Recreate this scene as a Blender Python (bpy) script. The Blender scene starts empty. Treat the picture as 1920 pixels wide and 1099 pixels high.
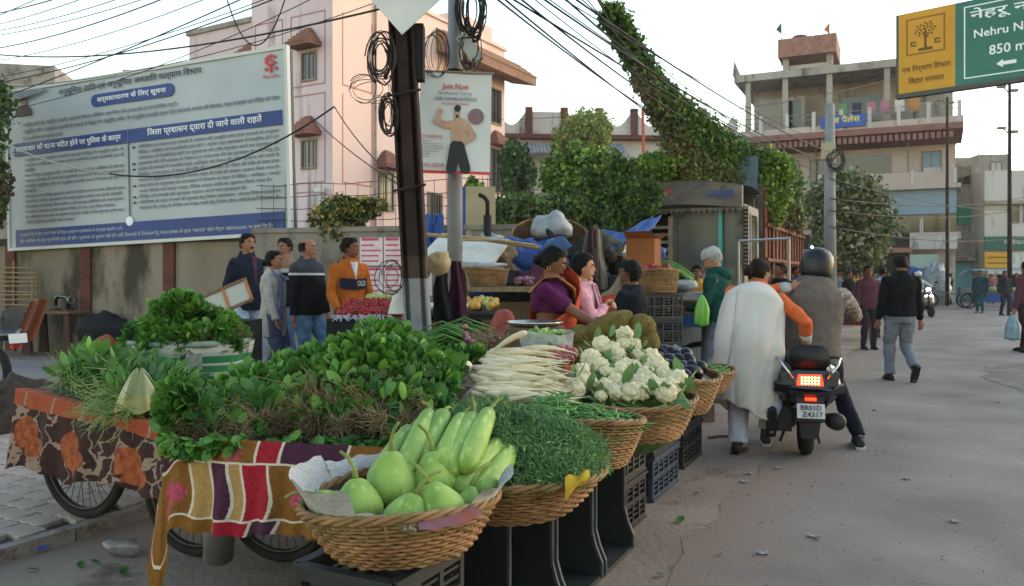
import bpy, bmesh, math, random
import numpy as np
from mathutils import Vector, Matrix, Euler, noise as mnoise
R = math.radians
random.seed(7); rng = np.random.default_rng(7)
scene = bpy.context.scene
COL = scene.collection
# ---------------------------------------------------------------- camera
CH = 1.43; F = 1500.0
cd = bpy.data.cameras.new('camera'); cam = bpy.data.objects.new('camera', cd); COL.objects.link(cam)
cam.location = (0, 0, CH); cam.rotation_euler = (R(90), 0, 0)
cd.sensor_width = 23.5; cd.lens = 23.5 * F / 1920; cd.shift_y = -(549.5 - 520) / 1920
cd.clip_start = .05; cd.clip_end = 2000
cd.dof.use_dof = True; cd.dof.focus_distance = 3.6; cd.dof.aperture_fstop = 5.0
scene.camera = cam
# ---------------------------------------------------------------- world, sun, exposure
SUN_AZ, SUN_EL = 70, 22           # degrees clockwise from +Y, degrees above the horizon
w = bpy.data.worlds.new('World'); scene.world = w; w.use_nodes = True
nt = w.node_tree; bg = nt.nodes['Background']
sky = nt.nodes.new('ShaderNodeTexSky'); sky.sky_type = 'NISHITA'; sky.sun_disc = False
sky.sun_elevation = R(SUN_EL); sky.sun_rotation = R(SUN_AZ); sky.dust_density = .5; sky.air_density = 1.6; sky.ozone_density = 0
nt.links.new(sky.outputs[0], bg.inputs[0]); bg.inputs[1].default_value = .15
sd = bpy.data.lights.new('sun', 'SUN'); sun = bpy.data.objects.new('sun', sd); COL.objects.link(sun)
sd.energy = .5; sd.angle = R(60); sd.color = (1, .84, .70)
sv = Vector((math.sin(R(SUN_AZ)) * math.cos(R(SUN_EL)), math.cos(R(SUN_AZ)) * math.cos(R(SUN_EL)), math.sin(R(SUN_EL))))
sun.rotation_euler = sv.to_track_quat('Z', 'Y').to_euler(); sun.location = (20, 10, 30)
vs = scene.view_settings; vs.view_transform = 'Standard'; vs.look = 'None'; vs.gamma = 1; vs.use_curve_mapping = False
vs.exposure = 1.56
scene.cycles.max_bounces = 5; scene.cycles.transparent_max_bounces = 8; scene.cycles.use_denoising = True

# ---------------------------------------------------------------- helpers
def P(px, py, Y): return Vector(((px - 960) / F * Y, Y, CH - (py - 520) / F * Y))
def GX(px, Y): return (px - 960) / F * Y
def G(px, py): Y = CH * F / (py - 520); return Vector((GX(px, Y), Y, 0))
RD = Vector((.45, .893, 0)); RP = Vector((.893, -.45, 0)); RA = math.atan2(-.45, .893)   # street axis, its right, turn of local x onto RP
def lin(h):
    if not isinstance(h, str): return tuple(h)
    v = [int(h[i:i + 2], 16) / 255 for i in (0, 2, 4)]
    return tuple(c / 12.92 if c <= .04045 else ((c + .055) / 1.055) ** 2.4 for c in v)
MATS = {}
def mat(name, c1, c2=None, sc=6, rough=.8, metal=0, bump=0, bs=40, isl=0, orand=0, emit=0, trans=0, alpha=1, spec=.3, stretch=(1, 1, 1), coat=0, bands=None, c3=None, sc3=1.5, t3=.55, sheen=0, sss=0, stop=(.35, .65), detail=4):
    if name in MATS: return MATS[name]
    m = bpy.data.materials.new(name); m.use_nodes = True; MATS[name] = m
    n = m.node_tree.nodes; L = m.node_tree.links; b = n['Principled BSDF']
    c1 = lin(c1); m.diffuse_color = (*c1, 1)
    b.inputs['Roughness'].default_value = rough; b.inputs['Metallic'].default_value = metal
    b.inputs['Specular IOR Level'].default_value = spec; b.inputs['Coat Weight'].default_value = coat
    b.inputs['Transmission Weight'].default_value = trans; b.inputs['Alpha'].default_value = alpha
    b.inputs['Sheen Weight'].default_value = sheen
    if sss: b.inputs['Subsurface Weight'].default_value = sss; b.inputs['Subsurface Radius'].default_value = (.01, .006, .003)
    tc = n.new('ShaderNodeTexCoord'); mp = n.new('ShaderNodeMapping'); L.new(tc.outputs['Object'], mp.inputs[0]); mp.inputs['Scale'].default_value = stretch
    col = None
    if bands:                        # constant colour bands along an object axis: (axis, lo, hi, [(t, colour)])
        ax, lo, hi, st = bands
        sx = n.new('ShaderNodeSeparateXYZ'); L.new(tc.outputs['Object'], sx.inputs[0])
        mr = n.new('ShaderNodeMapRange'); L.new(sx.outputs[ax], mr.inputs[0]); mr.inputs[1].default_value = lo; mr.inputs[2].default_value = hi
        cr = n.new('ShaderNodeValToRGB'); cr.color_ramp.interpolation = 'CONSTANT'; L.new(mr.outputs[0], cr.inputs[0])
        e = cr.color_ramp.elements
        e[0].position = 0; e[0].color = (*lin(st[0][1]), 1); e.remove(e[1])
        for t, c in st[1:]: x = e.new((t - lo) / (hi - lo)); x.color = (*lin(c), 1)
        col = cr.outputs[0]
    if c2 is not None:
        nz = n.new('ShaderNodeTexNoise'); L.new(mp.outputs[0], nz.inputs[0]); nz.inputs['Scale'].default_value = sc; nz.inputs['Detail'].default_value = detail
        cr = n.new('ShaderNodeValToRGB'); L.new(nz.outputs[0], cr.inputs[0])
        cr.color_ramp.elements[0].position = stop[0]; cr.color_ramp.elements[1].position = stop[1]
        cr.color_ramp.elements[0].color = (*c1, 1); cr.color_ramp.elements[1].color = (*lin(c2), 1)
        if col is None: col = cr.outputs[0]
        else:
            mx = n.new('ShaderNodeMix'); mx.data_type = 'RGBA'; mx.blend_type = 'MULTIPLY'; mx.inputs[0].default_value = 1
            L.new(col, mx.inputs[6]); L.new(cr.outputs[0], mx.inputs[7]); col = mx.outputs[2]
    if c3 is not None:
        nz = n.new('ShaderNodeTexNoise'); L.new(mp.outputs[0], nz.inputs[0]); nz.inputs['Scale'].default_value = sc3; nz.inputs['Detail'].default_value = 6; nz.inputs['Roughness'].default_value = .65
        mr = n.new('ShaderNodeMapRange'); L.new(nz.outputs[0], mr.inputs[0]); mr.inputs[1].default_value = t3; mr.inputs[2].default_value = t3 + .12
        mx = n.new('ShaderNodeMix'); mx.data_type = 'RGBA'; L.new(mr.outputs[0], mx.inputs[0])
        if col is None: mx.inputs[6].default_value = (*c1, 1)
        else: L.new(col, mx.inputs[6])
        mx.inputs[7].default_value = (*lin(c3), 1); col = mx.outputs[2]
    if isl or orand:
        src = n.new('ShaderNodeNewGeometry').outputs['Random Per Island'] if isl else n.new('ShaderNodeObjectInfo').outputs['Random']
        k = isl or orand
        hs = n.new('ShaderNodeHueSaturation')
        mr = n.new('ShaderNodeMapRange'); L.new(src, mr.inputs[0]); mr.inputs[3].default_value = 1 - k; mr.inputs[4].default_value = 1 + k
        mh = n.new('ShaderNodeMapRange'); L.new(src, mh.inputs[0]); mh.inputs[1].default_value = 1; mh.inputs[2].default_value = 0; mh.inputs[3].default_value = .5 - .06 * k; mh.inputs[4].default_value = .5 + .06 * k
        L.new(mr.outputs[0], hs.inputs['Value']); L.new(mh.outputs[0], hs.inputs['Hue'])
        if col is None: hs.inputs['Color'].default_value = (*c1, 1)
        else: L.new(col, hs.inputs['Color'])
        col = hs.outputs[0]
    if col is None: b.inputs['Base Color'].default_value = (*c1, 1)
    else: L.new(col, b.inputs['Base Color'])
    if bump:
        nb = n.new('ShaderNodeTexNoise'); L.new(mp.outputs[0], nb.inputs[0]); nb.inputs['Scale'].default_value = bs; nb.inputs['Detail'].default_value = 5
        bp = n.new('ShaderNodeBump'); L.new(nb.outputs[0], bp.inputs['Height']); bp.inputs['Strength'].default_value = bump; bp.inputs['Distance'].default_value = .02
        L.new(bp.outputs[0], b.inputs['Normal'])
    if emit:
        b.inputs['Emission Color'].default_value = (*c1, 1); b.inputs['Emission Strength'].default_value = emit
    return m
def leafmat(name, c1, c2, isl=.35, rough=.55, sc=3):
    m = mat(name, c1, c2, sc=sc, rough=rough, isl=isl, spec=.35)
    b = m.node_tree.nodes['Principled BSDF']; out = m.node_tree.nodes['Material Output']
    tr = m.node_tree.nodes.new('ShaderNodeBsdfTranslucent'); mx = m.node_tree.nodes.new('ShaderNodeMixShader'); mx.inputs[0].default_value = .25
    src = b.inputs['Base Color'].links[0].from_socket
    m.node_tree.links.new(src, tr.inputs[0]); m.node_tree.links.new(b.outputs[0], mx.inputs[1]); m.node_tree.links.new(tr.outputs[0], mx.inputs[2])
    m.node_tree.links.new(mx.outputs[0], out.inputs[0])
    return m

def tag(o, label=None, cat=None, group=None, kind=None):
    if label: o['label'] = label
    if cat: o['category'] = cat
    if group: o['group'] = group
    if kind: o['kind'] = kind
    return o
def empty(name, loc=(0, 0, 0), rz=0, label=None, cat=None, group=None, rot=None):
    o = bpy.data.objects.new(name, None); COL.objects.link(o); o.location = loc; o.rotation_euler = rot or (0, 0, rz); o.empty_display_size = .1
    return tag(o, label, cat, group)
KIDS = {}
def link(o, parent=None):
    COL.objects.link(o)
    if parent is not None: o.parent = parent; KIDS.setdefault(parent.name, []).append(o)
    return o
def ob(name, me, parent=None, loc=(0, 0, 0), rot=(0, 0, 0), scale=(1, 1, 1)):
    o = bpy.data.objects.new(name, me); link(o, parent); o.location = loc; o.rotation_euler = rot
    o.scale = scale if not isinstance(scale, (int, float)) else (scale,) * 3
    return o
def copy_tree(o, parent=None):
    c = o.copy(); link(c, parent)
    for ch in KIDS.get(o.name, ()): copy_tree(ch, c)
    return c
def frame(d, up=(0, 0, 1)):
    d = Vector(d).normalized(); u = Vector(up)
    if abs(d.dot(u)) > .98: u = Vector((1, 0, 0))
    x = d.cross(u).normalized(); return x, x.cross(d).normalized()
class MB:
    def __init__(s): s.v = []; s.f = []; s.m = []
    def add(s, vs, fs, mi=0):
        o = len(s.v); s.v += [tuple(p) for p in vs]; s.f += [tuple(i + o for i in f) for f in fs]; s.m += [mi] * len(fs); return s
    def box(s, c, d, rz=0, mi=0, rot=None, taper=1):
        x, y, z = d[0] / 2, d[1] / 2, d[2] / 2; t = taper
        vs = [(-x, -y, -z), (x, -y, -z), (x, y, -z), (-x, y, -z), (-x * t, -y * t, z), (x * t, -y * t, z), (x * t, y * t, z), (-x * t, y * t, z)]
        M_ = (rot.to_matrix() if rot else Matrix.Rotation(rz, 3, 'Z')) if (rz or rot) else None; c = Vector(c)
        vs = [c + (M_ @ Vector(p) if M_ else Vector(p)) for p in vs]
        return s.add(vs, [(0, 3, 2, 1), (4, 5, 6, 7), (0, 1, 5, 4), (1, 2, 6, 5), (2, 3, 7, 6), (3, 0, 4, 7)], mi)
    def bb(s, a, b, mi=0):           # box from corner to corner
        return s.box([(i + j) / 2 for i, j in zip(a, b)], [abs(j - i) for i, j in zip(a, b)], mi=mi)
    def loft(s, rings, mi=0, cap=True, closed=True):
        n = len(rings[0]); vs = [p for r in rings for p in r]; fs = []
        for i in range(len(rings) - 1):
            for j in range(n if closed else n - 1):
                k = (j + 1) % n; fs.append((i * n + j, i * n + k, (i + 1) * n + k, (i + 1) * n + j))
        if cap: fs.append(tuple(range(n - 1, -1, -1))); fs.append(tuple((len(rings) - 1) * n + j for j in range(n)))
        return s.add(vs, fs, mi)
    def tube(s, pts, r, n=8, mi=0, cap=True, flat=1.0):
        pts = [Vector(p) for p in pts]; k = len(pts); rs = r if isinstance(r, (list, tuple)) else [r] * k; rings = []; prev = None
        for i, p in enumerate(pts):
            d = pts[min(i + 1, k - 1)] - pts[max(i - 1, 0)]
            if d.length < 1e-9: d = Vector((0, 0, 1))
            d.normalize()
            if prev is None: a, b = frame(d)
            else: a = (prev - d * prev.dot(d)); a = a.normalized() if a.length > 1e-6 else frame(d)[0]; b = a.cross(d)
            prev = a; b = a.cross(d).normalized()
            rings.append([p + (a * math.cos(t * 2 * math.pi / n) + b * (math.sin(t * 2 * math.pi / n) * flat)) * rs[i] for t in range(n)])
        return s.loft(rings, mi, cap)
    def lathe(s, prof, n=24, mi=0, M_=None, cap=True, sx=1, sy=1):
        rings = [[Vector((r * math.cos(2 * math.pi * t / n) * sx, r * math.sin(2 * math.pi * t / n) * sy, z)) for t in range(n)] for r, z in prof]
        if M_ is not None: rings = [[M_ @ p for p in r] for r in rings]
        return s.loft(rings, mi, cap)
    def ell(s, c, r, n=14, m=9, M_=None, mi=0):
        prof = [(max(math.sin(math.pi * i / m), .02), -math.cos(math.pi * i / m)) for i in range(m + 1)]
        T = Matrix.Translation(c) @ (M_.to_4x4() if M_ else Matrix()) @ Matrix.Diagonal((*r, 1))
        return s.lathe(prof, n, mi, T)
    def grid(s, fn, nu, nv, mi=0, mfn=None):
        vs = [fn(i / nu, j / nv) for j in range(nv + 1) for i in range(nu + 1)]; o = len(s.v); s.v += [tuple(p) for p in vs]
        for j in range(nv):
            for i in range(nu):
                a = o + j * (nu + 1) + i; s.f.append((a, a + 1, a + nu + 2, a + nu + 1)); s.m.append(mfn((i + .5) / nu, (j + .5) / nv) if mfn else mi)
        return s
    def torus(s, c, Rr, r, n=40, k=8, M_=None, mi=0, flat=1):
        T = Matrix.Translation(c) @ (M_.to_4x4() if M_ else Matrix()); vs = []
        for i in range(n):
            a = 2 * math.pi * i / n
            for j in range(k):
                b = 2 * math.pi * j / k; q = Rr + r * math.cos(b); vs.append(T @ Vector((q * math.cos(a), q * math.sin(a), r * math.sin(b) * flat)))
        return s.add(vs, [(i * k + j, ((i + 1) % n) * k + j, ((i + 1) % n) * k + (j + 1) % k, i * k + (j + 1) % k) for i in range(n) for j in range(k)], mi)
    def prism(s, outline, y0, y1, mi=0):   # outline in x,z extruded along y
        n = len(outline); vs = [(x, y0, z) for x, z in outline] + [(x, y1, z) for x, z in outline]
        return s.add(vs, [tuple(range(n)), tuple(range(2 * n - 1, n - 1, -1))] + [(i, i + n, (i + 1) % n + n, (i + 1) % n) for i in range(n)], mi)
    def mesh(s, name, mats, smooth=False):
        me = bpy.data.meshes.new(name); me.from_pydata(s.v, [], s.f)
        for m in (mats if isinstance(mats, (list, tuple)) else [mats]): me.materials.append(m)
        if any(s.m): me.polygons.foreach_set('material_index', s.m)
        if smooth: me.polygons.foreach_set('use_smooth', [True] * len(s.f))
        me.update(); return me
    def build(s, name, mats, parent=None, smooth=False, loc=(0, 0, 0), rot=(0, 0, 0), scale=1):
        return ob(name, s.mesh(name, mats, smooth), parent, loc, rot, scale)
def np_mesh(name, V, faces_n, Fidx, m, smooth=False):
    me = bpy.data.meshes.new(name); nf = len(Fidx) // faces_n
    me.vertices.add(len(V)); me.vertices.foreach_set('co', np.asarray(V, np.float32).ravel())
    me.loops.add(len(Fidx)); me.loops.foreach_set('vertex_index', np.asarray(Fidx, np.int32))
    me.polygons.add(nf); me.polygons.foreach_set('loop_start', np.arange(0, nf * faces_n, faces_n, dtype=np.int32))
    if smooth: me.polygons.foreach_set('use_smooth', np.ones(nf, bool))
    me.update(calc_edges=True); me.validate(); me.materials.append(m); return me
def leaf_cloud(name, C, size, m, up=None, aspect=.6, droop=.4, jitter=1.0):
    """diamond leaves of two triangles each, folded along the rib, at centres C (N,3)"""
    C = np.asarray(C, float); N = len(C)
    d = rng.normal(size=(N, 3)) * jitter
    if up is not None: d += np.asarray(up)
    d[:, 2] -= droop; d /= np.linalg.norm(d, axis=1, keepdims=True)
    q = rng.normal(size=(N, 3)); s_ = np.cross(d, q); s_ /= np.linalg.norm(s_, axis=1, keepdims=True); nn = np.cross(s_, d)
    L_ = (size * rng.uniform(.6, 1.35, N))[:, None]; W = L_ * aspect * .5
    a = C - d * L_ * .5; b = C + d * L_ * .5; mid = C - d * L_ * .08 + nn * L_ * .12
    V = np.stack([a, mid + s_ * W, b, mid - s_ * W], 1).reshape(-1, 3)
    I = np.arange(N)[:, None] * 4 + np.array([[0, 1, 2, 0, 2, 3]])
    return np_mesh(name, V, 3, I.ravel(), m)
TEXTS = []
def text(s, parent, loc, width, height, m, rot=(R(90), 0, 0), align='CENTER', name='lettering_text', ext=.001, bold=.012):
    c = bpy.data.curves.new(name, 'FONT'); c.body = s; c.size = 1; c.resolution_u = 2; c.align_x = align; c.align_y = 'CENTER'; c.offset = bold; c.extrude = ext / max(height, .01)
    o = bpy.data.objects.new(name, c); c.materials.append(m); link(o, parent); o.location = loc; o.rotation_euler = rot
    TEXTS.append((o, width, height)); return o
def fit_texts():
    bpy.context.view_layer.update(); dg = bpy.context.evaluated_depsgraph_get()
    for o, w_, h_ in TEXTS:
        d = o.dimensions; sy = h_ / max(d.y, 1e-4); sx = (w_ / max(d.x, 1e-4)) if w_ else sy
        me = bpy.data.meshes.new_from_object(o.evaluated_get(dg)); n = bpy.data.objects.new('lettering', me); COL.objects.link(n); n.parent = o.parent; n.location = o.location; n.rotation_euler = o.rotation_euler; n.scale = (sx, sy, sy); n['kind'] = 'stuff'
        bpy.data.objects.remove(o)
def where(px, py, x0, x1, y0, y1):
    u, v = (px - x0) / (x1 - x0), (py - y0) / (y1 - y0); return ('upper ' if v < .33 else 'middle ' if v < .67 else 'lower ') + ('left' if u < .33 else 'centre' if u < .67 else 'right')
def fbm(x, y, z=0, o=3): return mnoise.fractal(Vector((x, y, z)), 1.0, 2.0, o)
# ================================================================ SETTING
m_dirt = mat('dusty_ground', '6f6055', '84766a', sc=.9, rough=.95, bump=.35, bs=25, c3='5a4c41', sc3=2.2, t3=.56)
m_road = mat('asphalt', '625c59', '827b77', sc=.9, rough=.9, bump=.7, bs=130, c3='56524f', sc3=70, t3=.57, detail=10, stop=(.32, .68))
n_ = m_road.node_tree; b_ = n_.nodes['Principled BSDF']                      # dust lying along the left edge of the asphalt (shape of its own)
tc_ = n_.nodes.new('ShaderNodeTexCoord'); sx_ = n_.nodes.new('ShaderNodeSeparateXYZ'); n_.links.new(tc_.outputs['Object'], sx_.inputs[0])
nz_ = n_.nodes.new('ShaderNodeTexNoise'); nz_.inputs['Scale'].default_value = 1.6; nz_.inputs['Detail'].default_value = 8; n_.links.new(tc_.outputs['Object'], nz_.inputs[0])
ma_ = n_.nodes.new('ShaderNodeMath'); ma_.operation = 'MULTIPLY_ADD'; n_.links.new(nz_.outputs[0], ma_.inputs[0]); ma_.inputs[1].default_value = -1.8; n_.links.new(sx_.outputs[0], ma_.inputs[2])
mr_ = n_.nodes.new('ShaderNodeMapRange'); n_.links.new(ma_.outputs[0], mr_.inputs[0]); mr_.inputs[1].default_value = -.85; mr_.inputs[2].default_value = -.1
mx_ = n_.nodes.new('ShaderNodeMix'); mx_.data_type = 'RGBA'; n_.links.new(mr_.outputs[0], mx_.inputs[0]); mx_.inputs[6].default_value = (*lin('77695e'), 1)
n_.links.new(b_.inputs['Base Color'].links[0].from_socket, mx_.inputs[7]); n_.links.new(mx_.outputs[2], b_.inputs['Base Color'])

def sheet(name, pts, z, m, x0=0):
    mb = MB(); mb.add([(x, y, z) for x, y in pts], [tuple(range(len(pts)))]); o = mb.build(name, m); return tag(o, kind='structure')
gmb = MB()
def gfn(u, v):
    x = -6 + 22 * u; y = 1.5 + 20 * v; return (x, y, .0015 * fbm(x * 1.3, y * 1.3) - .0005)
gmb.grid(gfn, 110, 100); gmb.add([(-90, -30, -.04), (90, -30, -.04), (90, 110, -.04), (-90, 110, -.04)], [(0, 1, 2, 3)])
tag(gmb.build('ground', m_dirt, smooth=True), kind='structure')
# asphalt, local x across the street from its left edge, local y along it
rmb = MB(); el_ = [(.16 * fbm(i * .31, 3) + .07 * fbm(i * 1.3, 8), -8 + i * .25, 0) for i in range(140)]
for i in range(139): rmb.add([el_[i], (14, el_[i][1], 0), (14, el_[i + 1][1], 0), el_[i + 1]], [(0, 1, 2, 3)])
rmb.add([(0, el_[-1][1], 0), (14, el_[-1][1], 0), (14, 100, 0), (0, 100, 0)], [(0, 1, 2, 3)])
road = tag(rmb.build('road', m_road, loc=(.78, 3.9, .0025), rot=(0, 0, RA)), kind='structure')
m_pt = mat('asphalt_patch', '575250', '6b6663', sc=3, rough=.92, bump=.7, bs=130, c3='6b6662', sc3=2, t3=.56)
for cx, cy, a_, b_ in ((3.9, 4.2, .9, 1.5), (2.6, 9.5, .6, 2.2), (6.2, 12, 1.2, 2.0), (5.4, 1.5, .7, 1.0)):
    mb = MB(); mb.add([(cx + a_ * (1 + .3 * fbm(k * .9, cx)) * math.cos(k * .2244), cy + b_ * (1 + .3 * fbm(k * .9, cy)) * math.sin(k * .2244), .004) for k in range(28)], [tuple(range(28))]); mb.build('repair_patch', m_pt, road)
m_ck = mat('crack_dark', '2e2c2b', rough=.95)
for k in range(9):
    x, y, a_ = random.uniform(1.8, 6.5), random.uniform(0, 9), random.uniform(0, 3); pts = []
    for j in range(14): pts.append((x, y)); a_ += random.gauss(0, .45); x += .12 * math.cos(a_); y += .12 * math.sin(a_)
    mb = MB(); mb.add([(p[0] + s * random.uniform(.002, .006), p[1] + s * .002, .003) for p in pts for s in (-1, 1)], [(2 * j, 2 * j + 1, 2 * j + 3, 2 * j + 2) for j in range(13)]); mb.build('crack', m_ck, road)
rmb = MB(); rmb.add([(-14, 7.4, .004), (-3.3, 6.6, .004), (-1.6, 8.2, .004), (-4.6, 12.2, .004), (-14, 16.2, .004)], [(0, 1, 2, 3, 4)])
tag(rmb.build('side_road', mat('side_asphalt', '6c6563', '7c7472', sc=.8, rough=.9, bump=.2, bs=60)), kind='structure')
# paved footpath with interlocking blocks
KX, KY = -2.59, 4.05
pv = empty('footpath', (KX, KY, 0), RA); tag(pv, kind='structure')
m_pav = mat('paver_concrete', '8a7b70', '9c8e82', sc=3, rough=.9, bump=.3, bs=60, orand=.08, c3='6d645d', sc3=5, t3=.6)
mb = MB(); mb.bb((-5.2, -1.8, -.03), (-.02, 6.0, .048)); mb.build('bed', mat('paver_joint_sand', '3d352e', '4c443c', sc=20, rough=.95), pv)
def paver(w_, h_, z):
    o = []; k = 5
    for i in range(k): o.append((-w_ / 2 + w_ * i / k, -h_ / 2 + (.016 if i % 2 else -.0)))
    for i in range(3): o.append((w_ / 2 + (.012 if i % 2 else 0), -h_ / 2 + h_ * i / 3))
    for i in range(k): o.append((w_ / 2 - w_ * i / k, h_ / 2 + (.016 if i % 2 else 0)))
    for i in range(3): o.append((-w_ / 2 + (.012 if i % 2 else 0), h_ / 2 - h_ * i / 3))
    m_ = MB(); n = len(o); ins = .94
    vs = [(x, y, 0) for x, y in o] + [(x, y, z - .004) for x, y in o] + [(x * ins, y * ins, z) for x, y in o]
    fs = [tuple(2 * n + i for i in range(n))]
    for a in (0, n): fs += [(a + i, a + (i + 1) % n, a + n + (i + 1) % n, a + n + i) for i in range(n)]
    m_.add(vs, fs); return m_.mesh('paver', m_pav)
pme = paver(.228, .150, .03); cnt = 0
for j in range(28):
    for i in range(13):
        x = -.16 - i * .236 - (.1 if j % 2 else 0); y = -.75 + j * .158
        if x < -3.3 or (x < -1.9 and y < .0) or cnt >= 300: continue
        cnt += 1
        ob('paver', pme, pv, (x, y, .044 + random.uniform(-.002, .002)), (random.uniform(-.006, .006), random.uniform(-.006, .006), random.uniform(-.015, .015)))
km = mat('kerb_concrete', '6b645f', '857d77', sc=4, rough=.92, bump=.5, bs=30, c3='4a423b', sc3=4, t3=.55)
for j in range(10):
    mb = MB(); mb.box((0, 0, .03), (.07, .495, .095)); ob('kerb_stone', mb.mesh('kerb_stone', km), pv, (.03, -.9 + j * .505, random.uniform(-.006, .004)), (0, random.uniform(-.05, .05), random.uniform(-.02, .02)))
# raised strip by the boundary wall where the shoppers stand
mb = MB(); mb.add([(-6.2, 9.6, .17), (-1.2, 7.6, .17), (2.0, 7.9, .17), (2.5, 13.5, .17), (-4, 14.0, .17), (-6.2, 9.6, -.03), (-1.2, 7.6, -.03), (2.0, 7.9, -.03), (2.5, 13.5, -.03), (-4, 14, -.03)], [(0, 1, 2, 3, 4), (0, 5, 6, 1), (1, 6, 7, 2), (2, 7, 8, 3), (4, 9, 5, 0)])
tag(mb.build('raised_verge', m_dirt), kind='structure')
# ---------------------------------------------------------------- boundary wall
m_wall = mat('stained_wall', '6d6456', '80776a', sc=.8, rough=.95, bump=.3, bs=12, c3='3d372d', sc3=1.0, t3=.5, stretch=(1, 1, .35))
m_brown = mat('brown_paint', '4a2a22', '5b362c', sc=3, rough=.85, c3='6b5a4a', sc3=4, t3=.62)
m_grime = mat('blackened_coping', '2c2822', '454036', sc=2, rough=.95, bump=.4, bs=15)
wl = empty('boundary_wall', (-10, 16, 0), math.atan2(-2.5, 6.3), 'stained yellowish boundary wall with brown pillars below the hoarding', 'wall')
for i in range(-2, 3):
    mb = MB(); mb.bb((i * 2.05 - .02, 0, -.05), (i * 2.05 + 2.01, .23, 2.06)); mb.build('wall_panel', m_wall, wl)
    mb = MB(); mb.bb((i * 2.05 - .13, -.05, -.05), (i * 2.05 + .13, .26, 2.09)); mb.build('pillar', m_brown, wl)
    mb = MB(); mb.bb((i * 2.05 + .13, -.04, 2.06), (i * 2.05 + 1.92, .27, 2.2)); mb.build('coping', m_grime, wl)
mw2 = mat('grey_plaster', '6a645d', '7d776f', sc=1.2, rough=.95, bump=.3, bs=14, c3='565049', sc3=1.6, t3=.53)
w2 = empty('plaster_wall', (-4.35, 13.45, 0), math.atan2(-1.3, 5.2), 'grey plaster wall with pasted pink handbills behind the fruit seller', 'wall')
mb = MB(); mb.bb((0, -.02, -.05), (4.9, .22, 2.17)); mb.build('wall_panel', mw2, w2)
mb = MB(); mb.bb((0, -.05, 2.17), (4.9, .25, 2.25)); mb.build('coping', mw2, w2)
m_bill = mat('pink_handbill', 'c9b3b4', 'd6c4c4', sc=8, rough=.9); m_binkk = mat('handbill_ink', 'b0506c', rough=.9)
for r_ in range(2):
    for c_ in range(3):
        x0 = 1.95 + c_ * .42; z0 = 1.62 - r_ * .48
        mb = MB(); mb.bb((x0, -.028, z0), (x0 + .4, -.0235, z0 + .45)); hb = mb.build('handbill', m_bill, w2)
        mb = MB()
        for k in range(5): mb.bb((x0 + .03, -.032, z0 + .40 - k * .085), (x0 + .03 + random.choice((.34, .3, .22)), -.0285, z0 + .425 - k * .085 + (.02 if k == 0 else 0)))
        mb.build('print', m_binkk, hb)
# wire fence above the wall
mb = MB()
for k in range(4): mb.tube([(0 + 4.9 * i / 12, .1, 2.38 + k * .2 + .02 * math.sin(i * 2 + k)) for i in range(13)], .006, 4)
for i in range(22): mb.tube([(.1 + i * .22, .1, 2.2), (.1 + i * .22, .1, 3.0)], .005, 4)
fe = mb.build('wire_mesh', mat('rusty_wire', '4a423c', rough=.7, metal=.4), None, loc=w2.location, rot=w2.rotation_euler)
fe.name = 'wire_fence'; tag(fe, 'sagging wire mesh fence on top of the grey plaster wall', 'fence')
# ---------------------------------------------------------------- hoarding
BW, BH = 6.75, 3.13
bd = empty('hoarding', (-9.97, 15.93, 1.98), rot=(0, -math.asin(.19 / 6.75), math.atan2(-2.5, 6.27)), label='large white and blue Hindi notice hoarding above the boundary wall', cat='hoarding')
m_flex = mat('flex_sheet', '959da3', 'a3abb0', sc=.7, rough=.5, bump=.06, bs=3)
m_bblue = mat('print_blue', '1c3570', '223d7a', sc=1, rough=.5); m_bk = mat('print_black', '2a2f3a', rough=.6); m_gy = mat('print_grey', '58616c', rough=.6); m_wh = mat('print_white', 'd8dde2', rough=.5); m_rd = mat('print_red', 'b8383c', rough=.5)
mb = MB()
def bfn(u, v):
    x = u * BW; z = v * BH; return (x, -.03 + .018 * fbm(x * .6, z * .8, 3) * (1 if .02 < u < .98 else 0), z)
mb.grid(bfn, 40, 20); mb.build('sheet', m_flex, bd, smooth=True)
mb = MB()
for z in (0.03, BH * .5, BH - .03): mb.bb((0, .03, z - .03), (BW, .09, z + .03))
for i in range(7): x = .03 + i * (BW - .06) / 6; mb.bb((x - .03, .09, 0), (x + .03, .15, BH))
mb.build('back_frame', mat('frame_steel', '4b4a49', rough=.6, metal=.5), bd)
for z, n__ in ((0, 'bottom_edge'), (BH, 'top_edge')):
    mb = MB(); mb.bb((-.03, -.055, z - .03), (BW + .03, .03, z + .03)); mb.build('edge_strip', mat('edge_white', 'b9bbb8', rough=.7), bd)
for x in (0, BW): mb = MB(); mb.bb((x - .03, -.055, .03), (x + .03, .03, BH - .03)); mb.build('edge_strip', MATS['edge_white'], bd)
for x in (.9, 3.3, 5.8): mb = MB(); mb.tube([(x, .12, .1), (x, .13, -2.1)], .04, 8); mb.build('post', MATS['frame_steel'], bd)
def bp_(u, v, y=-.052): return (u * BW, y, (1 - v) * BH)
def bandp(u0, u1, v0, v1, m_, nm, y=-.05, round_=0):
    mb = MB(); x0, x1, z0, z1 = u0 * BW, u1 * BW, (1 - v1) * BH, (1 - v0) * BH; r = (z1 - z0) / 2 if round_ else 0; o = []
    if r:
        for k in range(9): a = math.pi / 2 + math.pi * k / 8; o.append((x0 + r + r * math.cos(a), z0 + r + r * math.sin(a)))
        for k in range(9): a = -math.pi / 2 + math.pi * k / 8; o.append((x1 - r + r * math.cos(a), z0 + r + r * math.sin(a)))
    else: o = [(x0, z0), (x1, z0), (x1, z1), (x0, z1)]
    mb.prism(o, y - .002, y + .012); return mb.build(nm, m_, bd)
bandp(.34, .64, .10, .175, m_bblue, 'title_panel', round_=1)
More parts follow.
